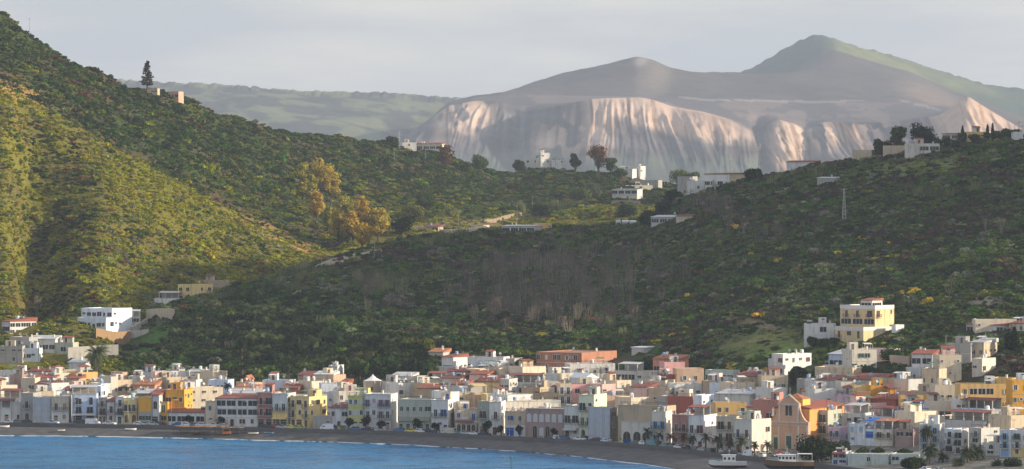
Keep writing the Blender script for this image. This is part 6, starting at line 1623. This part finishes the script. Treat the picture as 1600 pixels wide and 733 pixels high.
# ---------------------------------------------------------------- poles, pylons, lamps
def pylon(u, yt, yb, lb, D=None, w=1.6):
    x, D = at(u, yb, D); z = zg(x, D); h = CH - (yt - HY) * D / F - z; b = MB(); r = empty('lattice_pylon', (x, D, z)); 
    for sx in (-1, 1):
        for sy in (-1, 1): b.tube([(sx * w / 2, sy * w / 2, -1), (sx * .15, sy * .15, h)], .07, 4)
    n = 9
    for i in range(n):
        z0, z1 = h * i / n, h * (i + 1) / n; a0, a1 = w / 2 * (1 - i / n) + .15 * i / n, w / 2 * (1 - (i + 1) / n) + .15 * (i + 1) / n
        for sy in (-1, 1): b.tube([(-a0, sy * a0, z0), (a1, sy * a1, z1)], .045, 3); b.tube([(a0, sy * a0, z0), (-a1, sy * a1, z1)], .045, 3)
        b.tube([(a0, -a0, z0), (a1, a1, z1)], .045, 3); b.tube([(-a0, -a0, z0), (-a1, a1, z1)], .045, 3)
    b.build('mast', POLY, r); c = MB(); c.box(-1.2, -.08, h - .6, 1.2, .08, h - .48); c.box(-.9, -.08, h - 1.6, .9, .08, h - 1.48)
    for sx in (-1.1, 0, 1.1): c.tube([(sx, 0, h - .48), (sx, 0, h - .1)], .07, 5)
    c.build('crossarm', POLY, r); tag(r, lb, 'pylon')
pylon(1319, 294, 346, 'grey lattice pylon standing on the right slope'); pylon(1595, 464, 516, 'grey lattice pylon near the right edge above the villa', 1325); pylon(1187, 224, 262, 'twin-armed lattice pylon on the skyline beside the volcano', 1830, 1.9); pylon(624, 204, 232, 'slender lattice mast on the left ridge', None, 1.0)
WPOLE = plain('pole', (.33, .30, .27), .9)
def pole(u, yt, yb, lb, D=None):
    x, D = at(u, yb, D); z = zg(x, D); h = CH - (yt - HY) * D / F - z; r = empty('utility_pole', (x, D, z)); b = MB(); b.tube([(0, 0, -1), (0, 0, h)], [.16, .10], 6); b.build('post', WPOLE, r)
    b = MB(); b.box(-.8, -.06, h - .5, .8, .06, h - .38)
    for s in (-.7, 0, .7): b.tube([(s, 0, h - .38), (s, 0, h - .15)], .05, 5)
    b.build('crossarm', WPOLE, r); tag(r, lb, 'pole')
for a_ in ((617, 205, 230, 'pale pole left of the mast on the left ridge'), (716, 335, 362, 'thin pole left of the valley cottage'), (808, 316, 350, 'tall pale pole behind the white porch cottage'), (832, 307, 336, 'thin dark pole right of the tall pale one'), (616, 232, 252, 'pale pole below the ridge villa'), (665, 233, 252, 'thin pole under the reddish tree ridge'), (1250, 236, 268, 'left pole of the pair on the right skyline', 1790), (1258, 235, 268, 'right pole of the pair on the right skyline', 1790),
        (1141, 250, 286, 'thin pole beyond the dark red roofed ridge villa', 1850), (1038, 264, 290, 'pole left of the light green ridge tree'), (1043, 266, 292, 'second pole by the light green ridge tree'), (585, 374, 406, 'pole beside the pale valley road'), (1478, 523, 560, 'white pole above the orange-roofed hillside house'), (46, 28, 56, 'pole near the top of the left ridge'), (687, 346, 372, 'grey pole by the brown shed'), (1592, 190, 218, 'pole at the right end of the skyline', 1700), (502, 398, 420, 'short pole at the end of the lit slope')): pole(*a_)
def lamp(u, lb, D=None, h=8.2, zb=3.0, side=1):
    D = D or float(np.interp(u, UG, D_wall)) + lane - 2.2; x = (u - 800) / F * D; r = empty('street_lamp', (x, D, zb)); b = MB(); b.tube([(0, 0, 0), (0, 0, h * .6), (0, 0, h - .3), (side * .35, 0, h), (side * 1.3, 0, h + .15)], [.10, .07, .055, .05, .04], 6); b.lathe([(.2, 0), (.2, .5), (.1, .6)], 8)
    b.build('post', POLY, r); b = MB(); b.prism([(side * 1.2, h + .05), (side * 2.0, h + .1), (side * 1.95, h + .28), (side * 1.2, h + .24)][:: side], -.16, .16); b.build('lamp_head', WHT, r); tag(r, lb, 'street lamp', 'street lamps along the waterfront')
for u, t in ((53, 'the scaffold sheeting'), (118, 'the pale blue house'), (200, 'the pale yellow house'), (268, 'the tiled restaurant'), (330, 'the narrow cream house'), (378, 'the long white hotel'), (431, 'the café with yellow awning'), (532, 'the small white dull-roofed house'), (636, 'the long sage house'), (743, 'the red-awning café'), (796, 'the blue garage doors'), (849, 'the pink arched-window house'), (909, 'the pale yellow-green house'), (968, 'the sheeted corner building'), (1047, 'the pinkish red house'), (1112, 'the grey-beige balcony house')):
    lamp(u, 'grey street lamp on the promenade in front of ' + t)
lamp(1540, 'grey street lamp on the hillside above the beige house', 1232, 9, zg(148, 1232)); lamp(1378, 'tall thin lamp in front of the cream brown-door house', 1100, 11, 3.2); lamp(1349, 'lamp post by the light blue house', 1100, 9, 3.2)

# ---------------------------------------------------------------- beacon, pier, boats, bins
b = MB(); r = empty('beacon', (-.2, 1092, 0)); b.tube([(0, 0, -2), (0, 0, 4.0)], .14, 8); b.build('post', plain('beacon_green', (.02, .16, .10), .5), r); b = MB(); b.lathe([(.12, 0), (.28, .1), (.28, .55), (.1, .8)], 10); b.build('lantern', plain('beacon_green2', (.02, .20, .13), .4), r, (0, 0, 4.0)); tag(r, 'green harbour beacon pole rising from the water at bottom centre', 'beacon')
THATCH = plain('reed_roof', (.24, .135, .075), .95, noise=.4, scale=1.5)
def shelter(u0, u1, yt, lb, d=5.0, dD=-2.0, h=2.4, seed=1):
    um = (u0 + u1) / 2; D = float(np.interp(um, UG, D_wall)) + dD - 5; w = (u1 - u0) / F * D; x = (um - 800) / F * D; sl_ = float(np.interp(um, UG, np.gradient(D_wall, UG))) ; slope = math.atan(sl_ * F / D)
    ztop = 3.5; r = empty('sun_shelter', (x, D, 1.4), slope); b = MB(); rng = np.random.default_rng(seed); n = int(w / 1.2)
    for i in range(n): a = -w / 2 + w * i / n; z = ztop - 1.4 + rng.normal(0, .05); b.box(a + .02, -d / 2 + rng.uniform(-.2, .2), z, a + w / n - .02, d / 2, z + .14)
    b.build('reed_roof', THATCH, r)
    k = int(w / 2.4)
    for i in range(k + 1):
        for yy in (-d / 2 + .3, d / 2 - .3):
            c = MB(); c.tube([(0, 0, -1.6), (0, 0, ztop - 1.4)], .07, 5); c.build('post', BARK, r, (-w / 2 + .1 + (w - .2) * i / k, yy, 0))
    tag(r, lb, 'shelter')
shelter(272, 336, 662, 'left half of the long reed-roofed sun shelter on the beach', seed=3); shelter(337, 382, 662, 'right half of the long reed-roofed sun shelter on the beach', d=4.2, seed=4)
def box_hut(u, dD, w, h, col, nm, lb, cat, z=None):
    D = float(np.interp(u, UG, D_wall)) + dD; x = (u - 800) / F * D; r = empty(nm, (x, D, 1.6 if z is None else z)); b = MB(); b.box(-w / 2, -w / 3, 0, w / 2, w / 3, h); b.build('wall', plain(nm + '_paint', col, .7, noise=.15), r); b = MB(); b.prism([(-w / 2 - .2, h), (w / 2 + .2, h), (w / 2 + .2, h + .1), (0, h + .5), (-w / 2 - .2, h + .1)], -w / 3 - .3, w / 3 + .3); b.build('roof', THATCH, r); b = MB(); b.box(-w * .3, -w / 3 - .04, .9, w * .3, -w / 3 - .002, h - .4); b.build('hatch', DARK, r); tag(r, lb, cat)
box_hut(354, -9, 2.6, 1.8, (.42, .14, .05), 'beach_kiosk', 'orange beach kiosk beside the reed shelter', 'kiosk'); box_hut(344, 3, 3.4, 2.2, (.62, .36, .18), 'snack_stall', 'snack stall with a peach front on the promenade by the hotel', 'stall', 2.95)
def hull_mesh(L, B_, H_, m, n=14, sheer=.35):
    b = MB(); st = []
    for i in range(n + 1):
        t = i / n; x = -L / 2 + L * t; wv = B_ / 2 * (1 - max(0, (t - .45) / .55) ** 2.2) * (.78 + .22 * min(1, t / .2)); zt = H_ * (1 + sheer * max(0, t - .4) ** 1.6 * 1.9 + .10 * max(0, .25 - t)); kz = .0 + (H_ * .55 * max(0, (t - .86) / .14) ** 2)
        st.append([(x, -max(wv, .03), zt), (x, -max(wv * .86, .02), H_ * .45 + kz * .4), (x, -max(wv * .35, .015), kz + .05), (x, 0, kz), (x, max(wv * .35, .015), kz + .05), (x, max(wv * .86, .02), H_ * .45 + kz * .4), (x, max(wv, .03), zt)])
    for a, c in zip(st, st[1:]):
        for j in range(6): b.poly([a[j], c[j], c[j + 1], a[j + 1]], 1 if 1 <= j <= 4 else 0)
    b.poly(st[0][::-1], 0)
    for a, c in zip(st, st[1:]): b.poly([(a[0][0], a[0][1] * .93, a[0][2] - .3), (a[6][0], a[6][1] * .93, a[6][2] - .3), (c[6][0], c[6][1] * .93, c[6][2] - .3), (c[0][0], c[0][1] * .93, c[0][2] - .3)], 2)
    return b.mesh('hull', m)
def fishing_boat(u, yb, D, L, rz, mats, lb, wheel, canopy=False):
    x = (u - 800) / F * D; z = CH - (yb - HY) * D / F; r = empty('fishing_boat', (x, D, z), rz); H_ = L * .155; B_ = L * .30
    inst('hull', hull_mesh(L, B_, H_, mats), r, (0, 0, 0)); b = MB(); k = 24
    for s in (-1, 1):
        pts = [(-L / 2 + L * i / k * .97, s * B_ / 2 * (1 - max(0, (i / k * .97 - .45) / .55) ** 2.2) * (.78 + .22 * min(1, i / k / .2)), H_ * (1 + .35 * max(0, i / k * .97 - .4) ** 1.6 * 1.9 + .10 * max(0, .25 - i / k)) + .03) for i in range(k + 1)]
        b.tube(pts, .07, 5)
    b.build('gunwale', mats[0] if canopy is False else FRAME, r)
    b = MB(); wx, wl, wh = wheel; b.box(wx - wl / 2, -B_ * .28, H_ * .6, wx + wl / 2, B_ * .28, H_ + wh); c_ = b.build('cabin', WHT, r)
    b = MB(); b.box(wx - wl / 2 - .2, -B_ * .32, H_ + wh, wx + wl / 2 + .35, B_ * .32, H_ + wh + .12); q = b.build('cabin_roof', WHT, None); q.parent = c_
    nwin = max(2, int(wl / 1.0))
    for i in range(nwin):
        for sd_ in (-1, 1): b = MB(); b.box(-.30, -.025, 0, .30, .025, .7); q = b.build('cabin_window', GLASS, None, (wx - wl / 2 + wl * (i + .5) / nwin, sd_ * (B_ * .28 + .012), H_ + wh * .35)); q.parent = c_
    b = MB(); b.box(-L * .02, -B_ * .3, H_ * .75, L * .06, B_ * .3, H_ + .5); b.box(-L * .36, -B_ * .2, H_ * .7, -L * .28, B_ * .2, H_ + .35); b.build('deck_locker', plain('locker_blue', (.05, .16, .42), .6), r, (wx * 0 + L * .22, 0, 0))
    b = MB(); b.box(.002, -B_ * .2, 0, .03, B_ * .2, .55); q = b.build('windscreen', GLASS, None, (wx + wl / 2, 0, H_ + wh * .42)); q.parent = c_
    b = MB(); b.tube([(wx, 0, H_ + wh), (wx, 0, H_ + wh + L * .18)], .06, 6); b.box(wx - .5, -.04, H_ + wh + L * .12, wx + .5, .04, H_ + wh + L * .12 + .06); b.build('mast', POLY, r)
    b = MB()
    for i in range(9):
        t = .62 + .36 * i / 9; xx = -L / 2 + L * t; wv = B_ / 2 * (1 - max(0, (t - .45) / .55) ** 2.2) * .95; zt = H_ * (1 + .35 * (t - .4) ** 1.6 * 1.9)
        for s in (-1, 1): b.tube([(xx, s * wv, zt), (xx, s * wv, zt + .7)], .025, 4)
    b.build('rail_stanchions', POLY, r)
    if canopy:
        b = MB(); b.box(-L / 2 + .5, -B_ * .36, H_ + 2.05, wx - wl / 2 - .3, B_ * .36, H_ + 2.15); b.build('deck_canopy', WHT, r)
        for xx in (-L / 2 + .6, wx - wl / 2 - .45):
            for s in (-1, 1): b = MB(); b.tube([(0, 0, H_ * .7), (0, 0, H_ + 2.05)], .05, 5); b.build('post', POLY, r, (xx, s * B_ * .33, 0))
    for i, xx in enumerate((-L * .25, L * .18)):
        for s in (-1, 1): b = MB(); b.tube([(xx, s * B_ * .55, -.3), (xx, s * B_ * .30, H_ * .4)], .09, 5); b.build('prop', BARK, r)
    tag(r, lb, 'boat'); KEEP_OUT.append((x, D, L / 2)); return r
HW = plain('boat_white', (.74, .74, .71), .5, noise=.1); HR = plain('boat_bottom', (.16, .045, .04), .7); HB = plain('boat_wood', (.18, .105, .06), .7, noise=.3); HK = plain('boat_dark', (.035, .04, .055), .7); DK_ = plain('boat_deck', (.42, .36, .28), .8)
fishing_boat(1137, 731, 1093, 10.6, R(177), [HW, HR, DK_], 'white fishing boat with a small wheelhouse drawn up on the beach', (-.4, 3.6, 1.9))
fishing_boat(1233, 733, 1076, 13.8, R(176), [HB, HK, DK_], 'long brown wooden fishing boat with a white cabin and deck canopy', (.6, 5.0, 1.8), True)
def dinghy(u, dD, L, col, lb, rz=.2, z=None):
    D = float(np.interp(u, UG, D_wall)) + dD; x = (u - 800) / F * D; r = empty('rowing_boat', (x, D, z if z is not None else .9 + (dD + 18) * .06), rz); m_ = plain('dinghy_%d' % int(col[2] * 99 + col[0] * 9), col, .5); inst('hull', hull_mesh(L, L * .36, L * .15, [m_, m_, DK_]), r)
    b = MB()
    for xx in (-L * .2, L * .12): b.box(xx - .14, -L * .15, L * .115, xx + .14, L * .15, L * .13)
    b.build('bench', DK_, r); tag(r, lb, 'rowing boat')
dinghy(204, -4, 3.9, (.75, .75, .73), 'white rowing boat pulled up under the sea wall', .1); dinghy(4, -3, 4.6, (.7, .7, .68), 'white boat cut by the left edge of the beach', .1); dinghy(421, -5, 3.2, (.22, .42, .60), 'small light blue boat on the beach right of the shelter', -.4); dinghy(305, -10, 3.2, (.16, .05, .04), 'dark red boat under the reed shelter', .1); dinghy(96, -9, 2.6, (.55, .55, .55), 'tiny pale dinghy alone on the left beach', .5); dinghy(396, -7, 3.4, (.5, .47, .42), 'grey boat at the end of the reed shelter', .3); dinghy(1215, -14, 4.4, (.7, .7, .68), 'white dinghy beside the brown fishing boat', 2.6, 1.3)
def bin_(u, col, lb):
    D = float(np.interp(u, UG, D_wall)) + 3.0; x = (u - 800) / F * D; r = empty('waste_container', (x, D, 2.92)); b = MB(); b.prism([(-.75, .15), (.75, .15), (.85, 1.35), (-.85, 1.35)], -.55, .55); b.build('body', plain('bin_%d' % int(col[0] * 90 + col[2] * 31), col, .5), r); b = MB(); b.prism([(-.9, 1.352), (.9, 1.352), (.7, 1.6), (-.7, 1.6)], -.62, .6); b.build('lid', plain('binlid', (.1, .1, .1), .5), r)
    for sx in (-.6, .6): b = MB(); b.tube([(0, -.4, .1), (0, .4, .1)], .1, 8); b.build('wheel', IRON, r, (sx, 0, 0))
    tag(r, lb, 'waste container')
bin_(526, (.02, .12, .4), 'blue waste container left of the yellow one by the small white house'); bin_(531, (.5, .45, .02), 'yellow-green waste container between blue and grey ones'); bin_(536, (.12, .2, .14), 'dark green waste container right of the yellow-green one'); bin_(972.5, (.62, .58, .02), 'bright yellow waste container by the sheeted building'); bin_(977.5, (.02, .13, .42), 'blue waste container right of the bright yellow one'); bin_(981.5, (.02, .10, .32), 'darker blue waste container before the arcade')

# white marquee on a roof
D_ = solve_h(582, 594, 7.5); r = empty('marquee', ((582.5 - 800) / F * D_, D_, CH - (594.5 - HY) * D_ / F)); b = MB(); w_ = 3.3; hh = 2.0
rim = [(w_ * math.cos(math.pi / 4 + math.pi / 2 * (i // 3) + 0) * 1.0, 0) for i in range(4)]
n_ = 4; rings = []
for k, (rr, zz) in enumerate(((3.6, 0), (2.4, .35), (1.2, 1.0), (.4, 1.7), (.03, 2.2))): rings.append([(rr * math.cos(math.pi * 2 * j / 16) * (1.08 if j % 4 == 2 else .95), rr * .8 * math.sin(math.pi * 2 * j / 16) * (1.08 if j % 4 == 2 else .95), zz) for j in range(16)])
for a, c in zip(rings, rings[1:]):
    for j in range(16): b.poly([a[j], a[(j + 1) % 16], c[(j + 1) % 16], c[j]])
b.build('canopy', WHT, r)
for j in (2, 6, 10, 14): c = MB(); c.tube([(0, 0, -2.6), (0, 0, .05)], .05, 5); c.build('post', POLY, r, (rings[0][j][0] * .97, rings[0][j][1] * .97, 0))
tag(r, 'white pointed marquee tent on a roof terrace, centre left', 'marquee')

# ---------------------------------------------------------------- cars
TYRE = plain('tyre', (.02, .02, .02), .9); RIM = plain('rim', (.45, .45, .46), .4, .8); LMP = plain('headlamp', (.7, .7, .65), .2); RLMP = plain('tail_lamp', (.35, .02, .02), .3)
def car_body(kind_, m):
    b = MB()
    if kind_ == 'van': prof = [(-2.3, .35), (2.3, .35), (2.4, .8), (2.15, 1.15), (1.45, 1.95), (1.2, 2.05), (-2.2, 2.08), (-2.35, 1.9), (-2.38, .8)]
    elif kind_ == 'sedan': prof = [(-2.15, .32), (2.1, .32), (2.2, .6), (2.1, .85), (1.1, .98), (.45, 1.40), (-.75, 1.43), (-1.45, 1.02), (-2.1, .98), (-2.22, .65)]
    else: prof = [(-1.85, .32), (1.85, .32), (1.95, .62), (1.85, .88), (1.05, 1.0), (.45, 1.45), (-1.3, 1.50), (-1.75, 1.15), (-1.92, .9), (-1.93, .6)]
    n = len(prof); hw = .82; wid = [hw if z < 1.1 else hw - (.17 if kind_ != 'van' else .08) for x, z in prof]
    for s in (-1, 1):
        n0 = len(b.v); b.v += [(x, s * w_, z) for (x, z), w_ in zip(prof, wid)]; b.f.append(tuple(range(n0, n0 + n)) if s < 0 else tuple(range(n0 + n - 1, n0 - 1, -1))); b.m.append(0)
    for i in range(n): j = (i + 1) % n; b.f.append((j, i, n + i, n + j)); b.m.append(0)
    return b.mesh('body', m), prof
def win_mesh(kind_):
    b = MB(); t = .004
    if kind_ == 'van': side = [(.6, 1.15), (1.75, 1.15), (1.30, 1.75), (.6, 1.75)]; fr = (2.13, 1.17, 1.48, 1.90); bk = (-2.40, 1.2, -2.36, 1.85)
    elif kind_ == 'sedan': side = [(-1.3, 1.0), (.95, 1.0), (.42, 1.36), (-.73, 1.38)]; fr = (1.06, 1.0, .48, 1.38); bk = (-1.42, 1.04, -.80, 1.41)
    else: side = [(-1.55, 1.02), (.92, 1.02), (.42, 1.38), (-1.28, 1.42)]; fr = (1.02, 1.02, .50, 1.42); bk = (-1.74, 1.17, -1.36, 1.46)
    for s in (-1, 1):
        p = [(x, s * (.825 - (.17 if kind_ != 'van' else .08) * max(0, (z - 1.0) / .42)), z) for x, z in side]; b.poly(p if s < 0 else p[::-1])
    x0, z0, x1, z1 = fr; b.poly([(x0 + .02, -.68, z0 + .02), (x0 + .02, .68, z0 + .02), (x1 + .02, .58, z1 + .02), (x1 + .02, -.58, z1 + .02)])
    x0, z0, x1, z1 = bk; b.poly([(x0 - .02, .66, z0), (x0 - .02, -.66, z0), (x1 - .02, -.56, z1), (x1 - .02, .56, z1)])
    return b.mesh('windows', GLASS)
def wheel_mesh():
    b = MB(); b.tube([(0, -.1, 0), (0, .1, 0)], .31, 14); return b.mesh('tyre', TYRE)
def rim_mesh():
    b = MB(); b.tube([(0, -.112, 0), (0, .112, 0)], .19, 10); return b.mesh('rim', RIM)
def lamp_box(m, n_): b = MB(); b.box(-.03, -.16, -.07, .03, .16, .07); return b.mesh(n_, m)
CARC = dict(white=(.75, .75, .75), silver=(.45, .46, .47), blue=(.06, .15, .36), dark=(.03, .035, .045), grey=(.16, .17, .19), red=(.36, .04, .03), yellow=(.72, .58, .12), teal=(.10, .24, .26), pale=(.50, .58, .66), green=(.35, .42, .10), beige=(.5, .45, .35))
CN = dict(dark='dark blue', pale='pale blue', green='yellow-green')
_seen = {}
def car(u, kind_, colr, row=0, face=0, z=2.95, D=None, where=None, grp='cars parked along the waterfront'):
    D = D or float(np.interp(u, UG, D_wall)) + (1.9 if row == 0 else 6.3); x = (u - 800) / F * D
    g = float(np.interp(u, UG, np.gradient((UG - 800) / F * D_wall, UG))); gd = float(np.interp(u, UG, np.gradient(D_wall, UG))); rz = math.atan2(gd, g) + (math.pi if face else 0) + random.uniform(-.06, .06)
    m = plain('car_' + colr, CARC[colr], .25, spec=.6); bd = cached(('car', kind_, colr), lambda: car_body(kind_, m)[0]); wn = cached(('cwin', kind_), lambda: win_mesh(kind_))
    r = empty('parked_van' if kind_ == 'van' else 'parked_car', (x, D, z), rz); inst('body', bd, r); inst('windows', wn, r)
    wb = {'van': 1.45, 'sedan': 1.32, 'hatch': 1.18}[kind_]
    for sx in (-wb, wb):
        for sy in (-.74, .74):
            w_ = inst('wheel', cached('tyre', wheel_mesh), r, (sx, sy, .31)); q = inst('rim', cached('rim', rim_mesh), None); q.parent = w_
    fx = {'van': 2.38, 'sedan': 2.17, 'hatch': 1.92}[kind_]
    for sy in (-.6, .6): inst('headlight', cached('hl', lambda: lamp_box(LMP, 'headlight')), r, (fx, sy, .68)); inst('tail_light', cached('tl', lambda: lamp_box(RLMP, 'tail_light')), r, (-fx + .0, sy, .8))
    nm = CN.get(colr, colr) + ' ' + dict(van='van', sedan='saloon car', hatch='hatchback')[kind_]
    if where is None:
        best = min(FRONT, key=lambda f: abs((f[0] + f[1]) / 2 - u) - (5 if f[2] else 0)); where = 'in front of the ' + (best[2] or 'narrow houses')
        if not best[2] or abs((best[0] + best[1]) / 2 - u) > 25:
            near = min([f for f in FRONT if f[2]], key=lambda f: min(abs(f[0] - u), abs(f[1] - u))); where = ('right' if u > (near[0] + near[1]) / 2 else 'left') + ' of the ' + near[2]
    key = (nm, where, row); _seen.setdefault(key, []).append((u, r, nm, where, row, grp))
CARS = ((12, 'sedan', 'white'), (30, 'hatch', 'grey'), (44, 'hatch', 'dark'), (82, 'sedan', 'pale'), (124, 'hatch', 'dark', 1), (145, 'van', 'white'), (171, 'sedan', 'white'), (218, 'hatch', 'white'), (227, 'sedan', 'silver'), (240, 'sedan', 'pale'), (252, 'hatch', 'dark'), (279, 'sedan', 'blue'), (293, 'hatch', 'white'), (306, 'hatch', 'grey'), (316, 'sedan', 'white'), (335, 'sedan', 'white'), (350, 'hatch', 'silver'), (414, 'sedan', 'dark'), (430, 'hatch', 'red', 1), (442, 'sedan', 'silver'), (455, 'hatch', 'yellow'), (468, 'hatch', 'green'), (512, 'van', 'white'), (519, 'hatch', 'dark', 1),
    (556, 'sedan', 'blue'), (577, 'sedan', 'dark'), (589, 'hatch', 'silver'), (626, 'sedan', 'blue'), (643, 'sedan', 'yellow'), (658, 'hatch', 'white'), (667, 'sedan', 'dark'), (682, 'sedan', 'dark'), (694, 'hatch', 'silver'), (704, 'van', 'beige'), (714, 'hatch', 'teal'), (727, 'sedan', 'silver'), (740, 'sedan', 'white'), (757, 'sedan', 'dark'), (861, 'hatch', 'dark'), (869, 'hatch', 'white'), (879, 'sedan', 'blue'), (906, 'sedan', 'white'), (915, 'hatch', 'dark', 1), (931, 'sedan', 'dark'), (947, 'hatch', 'pale'),
    (994, 'sedan', 'grey'), (1004, 'hatch', 'white'), (1020, 'van', 'teal'), (1026, 'hatch', 'dark', 1), (1039, 'hatch', 'teal'), (1050, 'sedan', 'grey'), (1061, 'sedan', 'white'), (1073, 'sedan', 'dark'), (1079, 'hatch', 'grey', 1), (1087, 'hatch', 'dark'), (1098, 'sedan', 'silver'), (1109, 'hatch', 'dark'), (1116, 'sedan', 'blue', 1), (1128, 'hatch', 'white', 1), (1140, 'sedan', 'grey', 1), (1152, 'hatch', 'dark', 1))
for c_ in CARS: car(c_[0], c_[1], c_[2], c_[3] if len(c_) > 3 else 0, random.random() < .5)
for (u, D, k, c, w_) in ((1162, 1118, 'sedan', 'silver', 'on the square behind the white fishing boat'), (1171, 1114, 'van', 'white', 'on the square behind the white fishing boat'), (1180, 1119, 'hatch', 'dark', 'on the square left of the church'), (1190, 1112, 'hatch', 'white', 'on the square left of the church'), (1197, 1120, 'sedan', 'white', 'on the square left of the church'), (1207, 1113, 'sedan', 'grey', 'on the square left of the church'), (1216, 1120, 'hatch', 'red', 'on the square before the church door'), (1227, 1112, 'sedan', 'pale', 'on the square before the church door'), (1240, 1118, 'hatch', 'dark', 'on the square before the church door'), (1446, 1052, 'hatch', 'white', 'under the tall palms at bottom right'), (1468, 1050, 'sedan', 'silver', 'under the tall palms at bottom right')):
    car(u, k, c, 0, random.random() < .5, z=3.0, D=D, where=w_, grp='cars parked on the square')
for key, lst in _seen.items():
    lst.sort(key=lambda a: a[0])
    for i, (u, r, nm, where, row, grp) in enumerate(lst):
        pre = '' if len(lst) == 1 else (('left ' if i == 0 else 'right ') if len(lst) == 2 else ORD[i] + ' ')
        if len(lst) > 2: nm = nm + ' from the left'
        tag(r, (pre + nm + ' parked ' + ('close to the facades ' if row else '') + where), 'van' if 'van' in nm else 'car', grp)

for i, u in enumerate((966, 977, 989)):
    x, D = at(u, 351); r = empty('water_cistern', (x, D, zg(x, D) + .3), .1); b = MB()
    if i: b.tube([(-1.6, 0, .9), (1.6, 0, .9)], .85, 12)
    else: b.box(-1.1, -.8, 0, 1.1, .8, 1.9)
    b.build('tank', WHT, r); b = MB(); b.box(-1.3, -.5, -1.2, 1.3, .5, .12); b.build('stand', CONC, r); tag(r, ('boxy', 'middle round', 'right-hand round')[i] + ' white cistern on the slope left of the grey-roofed cottage', 'water tank', 'white cisterns on the slope')
grow_scrub()
